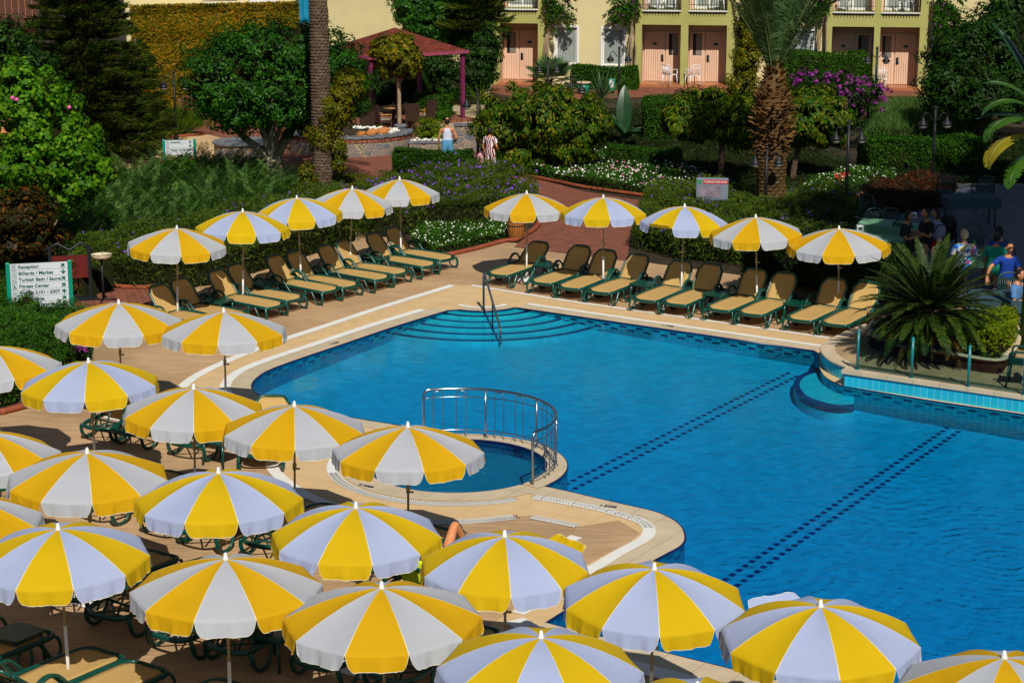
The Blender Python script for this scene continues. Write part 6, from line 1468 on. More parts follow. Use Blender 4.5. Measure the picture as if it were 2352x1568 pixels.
pp_ = np.column_stack([a, -.12 - .16 * np.abs(np.sin(a * 2.3) * np.cos(z * 2.9)) - rng.uniform(0, .12, len(a)), z]); mesh_quads('ivy', leaf_quads(pp_, unit(rdir(len(a)) * .7 + np.array([0, -.9, .35])), .13, .10, .6), LF['gold'], iv)
# ---------------------------------------------------------------- wooden balcony top left
M['wood_dark'] = plain('wood_dark', (.10, .04, .025), .6, .35, 6, scale=(1, 1, 6)); M['wall_orange'] = plain('wall_orange', (.62, .24, .12), .85, .08, 2)
BO = PY(-40, 62, P(60, 330).y); 
wb = thing('balcony_building', Vector((BO.x, BO.y, 0)), R(8), 'orange building corner with a carved wooden balcony at the top left', 'building')
sB = scl(BO); zt0 = BO.z; wB = 128 / sB
q = MB(); slab(q, -4, wB - .15, 0, 8, 1.0, 1.3); q.build('wall', M['wall_orange'], wb)
q = MB()
for i in range(22):
    x0 = -3 + (wB + 3) * i / 22; slab(q, x0 + .008, x0 + (wB + 3) / 22 - .008, zt0 + .1, zt0 + .95, 0, .04); slab(q, x0 + .05, x0 + (wB + 3) / 22 - .05, zt0, zt0 + .1, 0, .04)
q.build('balustrade', M['wood_dark'], wb); q = MB(); slab(q, -3, wB + .05, zt0 + .95, zt0 + 1.03, -.06, .1); q.build('hand_rail', plain('rail_blue', (.06, .05, .16), .5), wb); q = MB(); slab(q, -3, wB, zt0 + .12, zt0 + .22, .05, 1.0); q.build('floor', M['wood_dark'], wb)
# ================================================================ GAZEBO
gz_fl, gz_fr = P(852, 296), P(1067, 277); GU = (gz_fr - gz_fl).normalized(); GR = math.atan2(GU.y, GU.x); Wg = (gz_fr - gz_fl).length
M['shingle'] = bricks('shingle', (.24, .045, .022), (.16, .028, .018), (.07, .02, .015), .3, .16, .012, .85, rz=0, bump=.5, kind='UV', var=.4)
M['post_plum'] = plain('plum_paint', (.17, .018, .075), .5, .15, 4)
gz = thing('gazebo', gz_fl, GR, 'open gazebo with red shingle pyramid roof on plum posts', 'gazebo')
Hg = (277 - 124) / S2(1067, 277) / .975; ov = .1; Dg = Wg * .75; ap = .88
cs = [(-ov, -ov), (Wg + ov, -ov), (Wg + ov, Dg + ov), (-ov, Dg + ov)]; top = (Wg / 2, Dg / 2, Hg + ap)
me = bpy.data.meshes.new('roof'); vs = [(x, y, Hg + .05) for x, y in cs] + [top]; fs = [(0, 1, 4), (1, 2, 4), (2, 3, 4), (3, 0, 4), (3, 2, 1, 0)]; me.from_pydata(vs, [], fs); uvl = me.uv_layers.new(name='UVMap')
for f in me.polygons:
    L_ = (Vector(vs[f.vertices[1]]) - Vector(vs[f.vertices[0]])).length
    for li, q_ in zip(f.loop_indices, [(0, 0), (L_, 0), (L_ / 2, L_ * .58), (0, 1)]): uvl.data[li].uv = q_
me.materials.append(M['shingle']); ro = bpy.data.objects.new('roof', me); S.collection.objects.link(ro); ro.parent = gz
q = MB(); cc = [Vector((x, y, Hg)) for x, y in cs]
for i in range(4):
    a, b_ = cc[i], cc[(i + 1) % 4]; c = (a + b_) / 2; d = (b_ - a); q.box(c, (d.length + .06, .07, .11), rz=math.atan2(d.y, d.x))
q.build('eave_beam', plain('eave', (.30, .06, .11), .5), gz)
for x, y in ((0.05, .05), (Wg * .30, .05), (Wg - .05, .05), (Wg - .05, Dg - .05), (.05, Dg - .05)):
    q = MB(); q.box((x, y, Hg / 2 - .03), (.13, .13, Hg - .06)); q.build('post', M['post_plum'], gz)
q = MB(); slab(q, -1.2, Wg + .3, .0, .10, -.35, Dg + .3); q.build('floor', M['brick_path'], gz)
q = MB(); slab(q, -.6, Wg * .52, .1, 2.2, Dg + .0, Dg + .2); q.build('back_wall', plain('plum_wall', (.07, .02, .018), .7, .3), gz)
# wicker chairs and table inside
M['wicker'] = plain('wicker', (.055, .028, .018), .6, .4, 60, bump=.6, bs=120); M['wood_arm'] = plain('arm_wood', (.38, .18, .06), .5, .2); M['cushion'] = plain('cushion', (.28, .25, .20), .9)
def wicker(loc, rz, label):
    t = thing('wicker_chair', loc, rz, label, 'chair', 'wicker chairs in the gazebo'); q = MB(); q.box((0, 0, .38), (.5, .5, .08)); q.build('seat', M['wicker'], t); q = MB(); q.box((0, -.02, .45), (.44, .44, .06)); bev(q.build('cushion', M['cushion'], t), .02)
    q = MB(); 
    q.add([(-.25, .22, .36), (.25, .22, .36), (.27, .36, 1.0), (-.27, .36, 1.0), (-.25, .27, .36), (.25, .27, .36), (.27, .41, 1.0), (-.27, .41, 1.0)], [(0, 1, 2, 3), (5, 4, 7, 6), (1, 5, 6, 2), (4, 0, 3, 7), (3, 2, 6, 7), (0, 4, 5, 1)]); q.build('backrest', M['wicker'], t)
    for sx in (-1, 1):
        for sy in (-1, 1):
            q = MB(); q.tube([(.23 * sx, .22 * sy, .36), (.25 * sx, .27 * sy, 0)], .025, 6); q.build('leg', M['wicker'], t)
        q = MB(); q.tube([(.27 * sx, .26, .64), (.28 * sx, -.22, .62)], .022, 6, flat=(1.6, .6)); q.tube([(.27 * sx, -.2, .62), (.25 * sx, -.2, .4)], .02, 6); q.build('arm', M['wood_arm'], t)
    return t
w0 = None
for (x, y), rz, lb in (((838, 318), 200, 'wicker chair at the left edge of the gazebo beside the ficus'), ((878, 303), 130, 'wicker chair between the plum post and the ficus'), ((952, 300), 170, 'wicker chair seen from behind right of the twisting trunk'), ((975, 292), 235, 'wicker chair at the right corner of the gazebo table')):
    p = P(x, y, .1)
    if w0 is None: w0 = wicker(p, R(rz), lb)
    else: copy_thing(w0, p, R(rz), lb, 'wicker chairs in the gazebo')
wt_ = thing('round_table', P(905, 292, .1), 0, 'round wooden table among the wicker chairs', 'table'); q = MB(); q.lathe([(.5, .7), (.52, .73), (.02, .74)], n=22); q.build('table_top', M['wood_arm'], wt_); q = MB(); q.tube([(0, 0, 0), (0, 0, .7)], .05, 8); q.build('leg', M['wicker'], wt_)
# stair behind the gazebo
st = thing('stone_stair', P(1000, 240), R(10), 'shaded stone stair rising behind the gazebo', 'steps')
for i in range(5):
    q = MB(); q.box((-.12 * i, .3 * i, .08 + .16 * i), (1.6 - .1 * i, .32, .16)); q.build('step', M['sand_path'], st)
# ================================================================ STONE PLANTERS
def stone_ring(c, rx, ry, H, a0, a1, label, name='stone_planter', wcap=.28, n=40, closed=False):
    t = thing(name, c, 0, label, 'planter'); mb = MB(); pts = [Vector((rx * math.cos(R(a0 + (a1 - a0) * i / n)), ry * math.sin(R(a0 + (a1 - a0) * i / n)), 0)) for i in range(n + 1)]
    inn = [p * (1 - .3 / max(rx, ry)) for p in pts]
    for i in range(n):
        a, b_, c_, d = pts[i], pts[i + 1], inn[i + 1], inn[i]; u = Vector((0, 0, H)); mb.add([a, b_, b_ + u, a + u, d, c_, c_ + u, d + u], [(0, 1, 2, 3), (5, 4, 7, 6), (3, 2, 6, 7)], 0, False)
    mb.build('stone_wall', M['stone_grey'], t); mb = MB(); out = [p * (1 + .06 / max(rx, ry)) for p in pts]; inn2 = [p * (1 - .36 / max(rx, ry)) for p in pts]
    for i in range(n):
        j_ = .012 * math.sin(i * 2.7); u0, u1 = Vector((0, 0, H + j_)), Vector((0, 0, H + .055 + j_)); a, b_, c_, d = out[i], out[i + 1], inn2[i + 1], inn2[i]
        mb.add([a + u0, b_ + u0, b_ + u1, a + u1, d + u0, c_ + u0, c_ + u1, d + u1], [(0, 1, 2, 3), (5, 4, 7, 6), (3, 2, 6, 7), (0, 4, 5, 1), (0, 3, 7, 4), (1, 5, 6, 2)])
    mb.build('cap', M['stone_cap'], t)
    mb = MB()
    for i in range(n):
        a, b_ = pts[i] * 1.008, pts[i + 1] * 1.008; mb.add([a + Vector((0, 0, H - .14)), b_ + Vector((0, 0, H - .14)), b_ + Vector((0, 0, H - .01)), a + Vector((0, 0, H - .01))], [(0, 1, 2, 3)])
    mb.build('brick_course', M['brick_path'], t); return t
M['stone_cap'] = plain('stone_cap', (.15, .16, .18), .8, .3, 5, bump=.5); M['pebble'] = petal_mat('pebble_white', (.72, .70, .62), .12); M['terracotta'] = plain('terracotta', (.52, .20, .055), .75, .2, 6)
pc = P(800, 352); sP = scl(pc); rP = 142 / sP
sp_pl = stone_ring(pc + Vector((0, .9, 0)), rP, 1.9, .6, -178, 12, 'curved crazy stone planter with white pebbles and clay jars')
q = MB(); q.poly([(rP * .9 * math.cos(a), 1.72 * math.sin(a)) for a in np.linspace(0, 6.28, 30)][:-1], 0, .52); q.build('soil', M['soil'], sp_pl)
n = 380; a = rng.uniform(-2.2, 1.6, n); r = np.sqrt(rng.uniform(.45, 1, n)); pb_ = np.column_stack([rP * .86 * r * np.cos(a), 1.6 * r * np.sin(a), .54 + rng.uniform(0, .05, n)]); mesh_quads('pebble_bed', leaf_quads(pb_, unit(rdir(n) * .5 + np.array([0, -.3, 1])), .12, .10), M['pebble'], sp_pl)
for (x, y), k in (((855, 309), 'clay jar lying left in the stone planter'), ((880, 306), 'clay jar lying right in the stone planter'), ((828, 313), 'small ochre pot in the stone planter')):
    o = P(x, y, .62); o.z = .56; j = thing('clay_jar', o, R(20), k, 'jar'); sc_ = .75 if 'small' in k else 1.0
    q = MB(); q.lathe([(.03, -.2), (.1, -.17), (.15, -.05), (.14, .06), (.07, .15), (.055, .19), (.075, .21), (.04, .2)], n=16); q.xf(Matrix.Translation((0, 0, .12)) @ Matrix.Rotation(R(70), 4, 'Y') @ Matrix.Scale(sc_, 4)); q.build('body', M['terracotta'], j); q = MB(); q.tube(smooth_path([(.14, -.02, .16), (.2, -.05, .2), (.2, -.1, .14), (.12, -.1, .12)], 3), .012, 5); q.build('handle', M['terracotta'], j)
grass_clump((868, 312), [(868, 300, 14, 9, .9)], 1200, .12, .01, 'ivy', 'yellowish tuft between the clay jars', z0=.0)
w2c = P(1020, 350); w2 = thing('stone_wall', w2c, R(3), 'low crazy stone wall behind the man in white', 'wall'); q = MB(); slab(q, -1.15, 1.25, 0, .30, 0, .35); slab(q, .35, 1.25, .30, .86, .12, .5); q.build('stones', M['stone_grey'], w2); q = MB(); slab(q, -1.18, .35, .30, .34, -.03, .36); slab(q, .33, 1.28, .86, .91, .08, .53); q.build('cap', M['stone_cap'], w2)
n = 160; pb_ = np.column_stack([rng.uniform(-1.1, .3, n), rng.uniform(.38, .9, n), .3 + rng.uniform(0, .06, n)]); mesh_quads('pebble_bed', leaf_quads(pb_, unit(rdir(n) * .5 + np.array([0, -.3, 1])), .10, .08), M['pebble'], w2)
w3 = thing('stone_wall', P(560, 362), R(0), 'dark stone planter wall left of the ficus trunk', 'wall'); q = MB(); q.poly(arc((0, 0), .95, 0, 350, 24), 0, .5); q.build('stones', M['stone_grey'], w3); q = MB(); q.poly(arc((0, 0), 1.02, 0, 350, 24), .5, .55); q.build('cap', M['stone_cap'], w3)
# pot seat beside the trunk of the grape tree
ps = thing('clay_basin', P(920, 318), 0, 'weathered stacked stone basin at the foot of the twisting trunk', 'basin'); q = MB(); q.lathe([(.16, 0), (.14, .3), (.22, .42), (.24, .48), (.16, .5)], n=12); q.build('basin', M['stone_cap'], ps)
# ================================================================ RESTAURANT FURNITURE
M['cloth'] = plain('green_cloth', (.16, .36, .20), .85, .08, 4, bump=.1); M['cloth_blue'] = plain('blue_cloth', (.03, .07, .09), .85, .08, 4); M['cloth_cream'] = plain('cream_cloth', (.48, .42, .28), .85, .08, 4); M['chair_green'] = plain('chair_green', (.004, .045, .035), .4, .15, 4, spec=.5)
def rest_table(x, y, rz, w, d, label, cloth='cloth'):
    o = P(x, y, TZ + .74); o.z = TZ; t = thing('dining_table', o, rz, label, 'table', 'cloth covered restaurant tables'); q = MB(); q.poly([(-w / 2, -d / 2), (w / 2, -d / 2), (w / 2, d / 2), (-w / 2, d / 2)], .72, .74); q.build('table_top', M['white_plastic'], t)
    q = MB(); q.box((0, 0, .747), (w + .06, d + .06, .012)); 
    for sx, sy, ww, dd in ((0, -1, w + .06, .01), (0, 1, w + .06, .01), (-1, 0, .01, d + .06), (1, 0, .01, d + .06)): q.box((sx * (w / 2 + .035), sy * (d / 2 + .035), .63), (ww, dd, .24))
    q.build('tablecloth', M[cloth], t)
    for sx in (-1, 1):
        for sy in (-1, 1): q = MB(); q.tube([(sx * (w / 2 - .08), sy * (d / 2 - .08), 0), (sx * (w / 2 - .08), sy * (d / 2 - .08), .72)], .025, 6); q.build('leg', M['chair_green'], t)
    return t
rest_table(2022, 512, R(-20), .9, .9, 'green clothed table behind the last umbrella of the right row'); rest_table(2015, 548, R(-25), 1.0, 1.0, 'green clothed table just above the umbrella beside the cycad'); rest_table(2110, 522, R(-20), .9, .9, 'green clothed table where the person in black sits')
rest_table(2262, 582, R(-15), 1.0, .9, 'green clothed table with a green bottle between diners'); rest_table(2300, 680, R(-10), 1.2, .9, 'shaded table with blue and cream cloth at the right edge', 'cloth_blue'); rest_table(2230, 452, R(0), 1.3, .8, 'far shaded table under the banana leaves', 'cloth_blue')
ch0 = None
for (x, y), rz, lb in (((1990, 560), 200, 'green slatted chair left of the tables behind the umbrella'), ((2003, 535), 30, 'green slatted chair facing the pool beyond the umbrella'), ((2038, 560), 175, 'green slatted chair between two green clothed tables'), ((2078, 590), 150, 'green slatted armchair of the person in black'),
    ((2242, 610), 10, 'green chair back behind the blond diner'), ((2300, 640), 60, 'green chair of the man in blue'), ((2320, 735), 0, 'green slatted chair at the shaded table on the right'), ((2170, 475), 170, 'dark chair left at the far shaded table'), ((2255, 480), 185, 'dark chair right at the far shaded table'), ((2345, 885), 250, 'teal plastic chair cut by the right edge beside the planter')):
    o = P(x, y, TZ)
    if ch0 is None: ch0 = monobloc(o, R(rz), lb, 'green restaurant chairs', 'chair_green', 9, True, .92, 'dining_chair')
    else: copy_thing(ch0, o, R(rz), lb, 'green restaurant chairs')
def item(name, x, y, z, label, cat, fn):
    o = P(x, y, z); t = thing(name, o, 0, label, cat); fn(t); return t
def f_bottle(t): 
    q = MB(); q.lathe([(.035, 0), (.037, .15), (.014, .2), (.013, .24)], n=12); q.build('body', M['lime_glass'], t); q = MB(); q.lathe([(.015, .24), (.015, .265)], n=10); q.build('cap', M['cloth_blue'], t)
M['lime_glass'] = plain('lime_bottle', (.14, .5, .05), .2)
item('drink_bottle', 2237, 575, TZ + .76, 'lime green drink bottle on the table beside the blond diner', 'bottle', f_bottle)
def f_plate(t):
    q = MB(); q.lathe([(.05, 0), (.12, .02), (.11, .022), (.02, .01)], n=16); q.build('plate', M['white_plastic'], t); q = MB(); [q.ball((random.uniform(-.06, .06), random.uniform(-.06, .06), .03), .03, 6, 4) for _ in range(8)]; q.build('food', M['lemon'], t)
item('food_plate', 2252, 578, TZ + .76, 'white plate of food on the table left of the man in green', 'plate', f_plate)
def f_box(t):
    q = MB(); q.box((0, 0, .07), (.16, .1, .14)); bev(q.build('box', M['white_plastic'], t), .015); q = MB(); q.box((0, -.052, .07), (.09, .006, .06)); q.build('slot', M['sign_line'], t)
item('napkin_box', 1975, 531, TZ + .76, 'white napkin box on the table behind the umbrella', 'napkin box', f_box); item('napkin_box', 2097, 501, TZ + .76, 'white napkin box in front of the person in black', 'napkin box', f_box)
# strollers
def stroller(x, y, rz, label, hood, seat):
    t = thing('stroller', P(x, y, TZ), R(rz), label, 'stroller'); q = MB(); q.tube([(-.22, .3, .1), (-.22, -.1, .6), (-.2, -.45, 1.0), (.2, -.45, 1.0), (.22, -.1, .6), (.22, .3, .1)], .016, 6); q.tube([(-.22, -.35, .1), (-.22, .1, .55)], .014, 6); q.tube([(.22, -.35, .1), (.22, .1, .55)], .014, 6); q.build('frame', M['black_iron'], t)
    for sx in (-1, 1):
        for yy in (-.35, .32): q = MB(); q.lathe([(.03, -.02), (.09, -.02), (.09, .02), (.03, .02)], n=14); q.xf(Matrix.Translation((.23 * sx, yy, .09)) @ Matrix.Rotation(R(90), 4, 'Y')); q.build('wheel', M['black_iron'], t)
    q = MB(); q.ball((0, .0, .78), (.24, .32, .24), 14, 8); q.build('hood', hood, t); q = MB(); q.ball((0, .18, .5), (.2, .28, .16), 12, 6); q.build('seat', seat, t)
M['grey_cloth'] = plain('grey_cloth', (.32, .32, .42), .9, .3, 3); M['red_cloth'] = plain('red_cloth', (.72, .02, .01), .7, .1, 3); M['black_cloth'] = plain('black_cloth', (.015, .015, .018), .85, .3, 5)
stroller(2143, 606, 20, 'stroller draped with a grey and white cloth, red seat', M['grey_cloth'], M['red_cloth']); stroller(2172, 590, -20, 'black hooded stroller beside the draped one', M['black_cloth'], M['black_cloth'])
# ================================================================ PEOPLE
SK = plain('skin_tan', (.50, .22, .10), .5, .12, 8, spec=.4); SK2 = plain('skin_pale', (.66, .36, .24), .5, .1, 8); HAIR = plain('hair_dark', (.012, .009, .008), .6, .3, 30); BLOND = plain('hair_blond', (.62, .48, .26), .7, .2, 30)
def person(loc, rz, label, joints, skin=SK, hair=HAIR, hair_amt=.2, clothes=(), head_tilt=0, scale=1.0, head_turn=0, group=None):
    """joints: dict name -> (x,y,z); the figure faces -y"""
    J = {k: Vector(v) for k, v in joints.items()}
    t = thing('person', loc, rz, label, 'person', group); t.scale = (scale,) * 3
    chain = [('pelvis', 'waist', .135, .115), ('waist', 'chest', .115, .15), ('chest', 'neck0', .15, .07), ('neck0', 'neck1', .062, .058)]
    names = ['pelvis', 'waist', 'chest', 'neck0', 'neck1', 'sL', 'eL', 'wL', 'hL', 'sR', 'eR', 'wR', 'hR', 'hipL', 'kL', 'aL', 'tL', 'hipR', 'kR', 'aR', 'tR']
    rad = dict(pelvis=(.16, .115), waist=(.135, .10), chest=(.165, .11), neck0=(.075, .07), neck1=(.055, .06), sL=(.062, .062), eL=(.042, .042), wL=(.029, .025), hL=(.032, .018), hipL=(.092, .09), kL=(.058, .06), aL=(.04, .045), tL=(.04, .03))
    for a in list(rad):
        if a.endswith('L') : rad[a[:-1] + 'R'] = rad[a]
    E_ = [('pelvis', 'waist'), ('waist', 'chest'), ('chest', 'neck0'), ('neck0', 'neck1')]
    for s in 'LR': E_ += [('chest', 's' + s), ('s' + s, 'e' + s), ('e' + s, 'w' + s), ('w' + s, 'h' + s), ('pelvis', 'hip' + s), ('hip' + s, 'k' + s), ('k' + s, 'a' + s), ('a' + s, 't' + s)]
    vs = [J[n] for n in names]; ix = {n: i for i, n in enumerate(names)}; ed = [(ix[a], ix[b]) for a, b in E_]
    rr = [rad[n] for n in names]
    # intermediate vertices give calves and forearms their swell
    extra = []
    for a, b, ra in (('kL', 'aL', .056), ('kR', 'aR', .056), ('eL', 'wL', .041), ('eR', 'wR', .041), ('hipL', 'kL', .078), ('hipR', 'kR', .078), ('sL', 'eL', .05), ('sR', 'eR', .05)):
        if (ix[a], ix[b]) in ed:
            ed.remove((ix[a], ix[b])); k = len(vs); vs.append(J[a].lerp(J[b], .33)); rr.append((ra, ra)); ed += [(ix[a], k), (k, ix[b])]
    # fingers: five unequal chains leaving the palm
    for s in 'LR':
        h, w_ = J['h' + s], J['w' + s]; d = (h - w_).normalized(); sd = d.cross(Vector((0, 1, .2))).normalized(); side = 1 if s == 'L' else -1; cur = Vector((0, -1, 0)) * .35
        for j_, (off, L_) in enumerate(((-.027, .062), (-.009, .072), (.009, .068), (.026, .052))):
            a = len(vs); vs.append(h + sd * off + d * .03); rr.append((.010, .010)); vs.append(h + sd * off * 1.15 + d * (.03 + L_ * .55) + cur * .012); rr.append((.009, .009)); vs.append(h + sd * off * 1.2 + d * (.03 + L_) + cur * .045); rr.append((.007, .007)); ed += [(ix['h' + s], a), (a, a + 1), (a + 1, a + 2)]
        a = len(vs); vs.append(w_.lerp(h, .6) - sd * .032 * side + Vector((0, -.015, 0))); rr.append((.012, .012)); vs.append(h - sd * .052 * side + d * .02 + Vector((0, -.03, 0))); rr.append((.009, .009)); ed += [(ix['w' + s], a), (a, a + 1)]
    me = bpy.data.meshes.new('body'); me.from_pydata([tuple(v) for v in vs], ed, []); ob = bpy.data.objects.new('tmpb', me); S.collection.objects.link(ob)
    ob.modifiers.new('s', 'SKIN'); sk = me.skin_vertices[0].data
    for i, r in enumerate(rr): sk[i].radius = r
    sk[0].use_root = True; sm = ob.modifiers.new('u', 'SUBSURF'); sm.levels = 2; sm.render_levels = 2
    dg = bpy.context.evaluated_depsgraph_get(); bm_ = bpy.data.meshes.new_from_object(ob.evaluated_get(dg)); bpy.data.objects.remove(ob)
    V = [v.co.copy() for v in bm_.vertices]; Fc = [tuple(p.vertices) for p in bm_.polygons]; nrm = [v.normal.copy() for v in bm_.vertices]
    # head joined on
    hc = J['head']; mb = MB(); mb.v = [tuple(v) for v in V]; mb.f = [list(f) for f in Fc]; mb.m = [0] * len(Fc); mb.sm = [True] * len(Fc)
    HM = Matrix.Translation(hc) @ Matrix.Rotation(R(head_turn), 4, 'Z') @ Matrix.Rotation(R(head_tilt), 4, 'X')
    n0 = len(mb.v); n, m_ = 20, 14; hv = []
    for i in range(m_ + 1):
        th = math.pi * i / m_; z = -math.cos(th) * .118; r = math.sin(th)
        for j in range(n):
            a = 2 * math.pi * j / n; x = r * math.cos(a) * .078; y = r * math.sin(a) * .096
            if z < -.02: x *= 1 - .35 * (-z - .02) / .1; y *= 1 - .22 * (-z - .02) / .1
            if y < 0 and abs(x) < .018 and -.045 < z < .012: y -= .02 * (1 - abs(x) / .018)     # nose
            if y < -.05 and .008 < z < .03 and abs(abs(x) - .032) < .014: y += .008               # eye sockets
            if y < -.05 and -.062 < z < -.048 and abs(x) < .026: y -= .006                        # lips
            hv.append(HM @ Vector((x, y, z)))
    mb.add(hv, [(i * n + j, i * n + (j + 1) % n, (i + 1) * n + (j + 1) % n, (i + 1) * n + j) for i in range(m_) for j in range(n)], 0, True)
    for sx in (-1, 1):
        e = MB(); e.ball((sx * .08, .01, -.005), (.012, .022, .034), 8, 6); e.xf(HM); mb.add(e.v, e.f, 0, True)
    mb.build('body', skin, t)
    e = MB(); [e.ball((sx * .03, -.083, .018), (.010, .006, .006), 8, 5) for sx in (-1, 1)]; e.xf(HM); e.build('eyes', HAIR, t)
    hb_ = MB()
    for i in range(m_):
        for j in range(n):
            th = math.pi * (i + .5) / m_; z = -math.cos(th); y = math.sin(2 * math.pi * (j + .5) / n) * math.sin(th)
            if (z > .15 and y > -.55 + .2) or z > .72 or (y > .15 and z > -.45 + hair_amt * -1):
                q_ = [(i * n + j), (i * n + (j + 1) % n), ((i + 1) * n + (j + 1) % n), ((i + 1) * n + j)]
                if hair_amt <= 0 and z > .55: continue
                vv = [hv[k] + (hv[k] - hc).normalized() * (.006 + .014 * max(0, hair_amt)) for k in q_]; hb_.add(vv, [(0, 1, 2, 3)], 0, True)
    if hb_.v: hb_.build('hair', hair, t)
    segs = [(a, b) for a, b in E_]
    def near(p):
        best = None
        for a, b in segs:
            A, B_ = J[a], J[b]; ab = B_ - A; u = max(0, min(1, (p - A).dot(ab) / max(ab.length_squared, 1e-9))); d = (A + ab * u - p).length - (rad[a][0] * (1 - u) + rad[b][0] * u)
            if best is None or d < best[0]: best = (d, a, b, u)
        return best
    info = [near(sum((V[i] for i in f), Vector()) / len(f)) for f in Fc]
    for nm_, mat, test, off in clothes:
        c = MB(); mp = {}
        for f, inf in zip(Fc, info):
            if test(inf[1], inf[2], inf[3], sum((V[i] for i in f), Vector()) / len(f)):
                l = []
                for i in f:
                    if i not in mp: mp[i] = len(c.v); c.v.append(tuple(V[i] + nrm[i] * off + Vector((math.sin(V[i].z * 60), math.cos(V[i].z * 47), 0)) * .0015))
                    l.append(mp[i])
                c.f.append(l); c.m.append(0); c.sm.append(True)
        if c.f:
            o = c.build(nm_, mat, t); m_2 = o.modifiers.new('thick', 'SOLIDIFY'); m_2.thickness = .006
    return t
TORSO = {('pelvis', 'waist'), ('waist', 'chest')}
def tank(a, b, u, p): return (a, b) in TORSO or ((a, b) == ('chest', 'neck0') and u < .75) or (a == 'chest' and b[0] == 's' and u < .45) or (a == 'pelvis' and p.z > PEL) or (a[:3] == 'hip' and p.z > .80)
def shirt(a, b, u, p): return (a, b) in TORSO or ((a, b) == ('chest', 'neck0') and u < .9) or (a == 'chest' and b[0] == 's') or (a[0] == 's' and b[0] == 'e' and u < .7)
def shorts(a, b, u, p): return a == 'pelvis' or (a[:3] == 'hip' and b[0] == 'k' and u < .75)
def dress(a, b, u, p): return shirt(a, b, u, p) or a == 'pelvis' or (a[:3] == 'hip' and b[0] == 'k')
PEL = .76
stand = dict(pelvis=(0, 0, .95), waist=(0, .0, 1.1), chest=(0, .01, 1.3), neck0=(0, .02, 1.46), neck1=(0, .01, 1.53), head=(0, -.005, 1.645), sL=(.185, .01, 1.40), eL=(.26, .03, 1.13), wL=(.27, -.06, .89), hL=(.27, -.09, .82), sR=(-.185, .01, 1.40), eR=(-.29, .06, 1.14), wR=(-.25, -.12, 1.0), hR=(-.2, -.19, .99),
             hipL=(.09, 0, .90), kL=(.10, -.02, .49), aL=(.10, .02, .09), tL=(.11, -.12, .03), hipR=(-.09, 0, .90), kR=(-.11, -.05, .49), aR=(-.12, .0, .09), tR=(-.13, -.14, .03))
M['tank'] = plain('tank_white', (.62, .66, .80), .85, .06, 5, bump=.2, bs=20); M['blue_shorts'] = plain('blue_shorts', (.10, .32, .55), .8, .1, 4)
mp_ = person(P(1028, 401), R(182), 'man in a white tank top and blue shorts standing with his back to the pool', stand, SK, HAIR, 0.0, [('tank_top', M['tank'], tank, .016), ('shorts', M['blue_shorts'], shorts, .018)], head_turn=8)
q = MB(); q.lathe([(.036, -.012), (.036, .012)], n=12); o = q.build('wristband', M['lime_glass'], mp_); o.location = (.27, -.06, .885)
M['pattern'] = None
m, nt, b = new_mat('swirl_pattern'); wv = nt.nodes.new('ShaderNodeTexWave'); wv.inputs['Scale'].default_value = 4; wv.inputs['Distortion'].default_value = 6; nt.links.new(coords(nt), wv.inputs['Vector']); c_ = ramp(nt, wv.outputs['Fac'], [(0, (.02, .015, .02)), (.30, (.02, .015, .02)), (.34, (.72, .02, .02)), (.62, (.72, .02, .02)), (.66, (.8, .8, .82))]); nt.links.new(c_, b.inputs['Base Color']); b.inputs['Roughness'].default_value = .8; M['pattern'] = m
person(P(1126, 412), R(150), 'person in a red, white and black patterned wrap behind the weeping tree', stand, SK, HAIR, .5, [('wrap', M['pattern'], dress, .02)], scale=.9)
m, nt, b = new_mat('red_stripe'); wv = nt.nodes.new('ShaderNodeTexWave'); wv.bands_direction = 'Z'; wv.inputs['Scale'].default_value = 5; nt.links.new(coords(nt), wv.inputs['Vector']); nt.links.new(ramp(nt, wv.outputs['Fac'], [(.45, (.7, .03, .03)), (.5, (.8, .75, .75))]), b.inputs['Base Color']); M['stripe'] = m
person(P(1108, 408), R(170), 'small child in red and white stripes beside the lamp post', stand, SK2, HAIR, .3, [('shirt', M['stripe'], dress, .02)], scale=.52)
sit = dict(pelvis=(0, .02, .50), waist=(0, .06, .66), chest=(0, .05, .87), neck0=(0, .03, 1.03), neck1=(0, .0, 1.10), head=(0, -.03, 1.215), sL=(.185, .04, .97), eL=(.25, -.02, .70), wL=(.18, -.22, .76), hL=(.13, -.29, .78), sR=(-.185, .04, .97), eR=(-.25, -.02, .70), wR=(-.18, -.22, .76), hR=(-.13, -.29, .78),
           hipL=(.09, .0, .50), kL=(.12, -.44, .52), aL=(.12, -.42, .10), tL=(.12, -.54, .04), hipR=(-.09, .0, .50), kR=(-.12, -.44, .52), aR=(-.12, -.42, .10), tR=(-.12, -.54, .04))
def cl(c, name, v=.06): return plain(name, c, .85, v, 4, bump=.1, bs=20)
m, nt, b = new_mat('floral'); vo = nt.nodes.new('ShaderNodeTexVoronoi'); vo.inputs['Scale'].default_value = 14; nt.links.new(coords(nt), vo.inputs['Vector']); sp_c = nt.nodes.new('ShaderNodeSeparateColor'); nt.links.new(vo.outputs['Color'], sp_c.inputs[0]); r_ = ramp(nt, sp_c.outputs[0], [(0, (.02, .12, .7)), (.3, (.02, .45, .75)), (.42, (.85, .85, .85)), (.68, (.85, .2, .45)), (.8, (.75, .7, .1)), (.9, (.1, .4, .75))]); nt.links.new(r_, b.inputs['Base Color'])
for e in [n_ for n_ in nt.nodes if n_.type == 'VALTORGB']: e.color_ramp.interpolation = 'CONSTANT'
M['floral'] = m
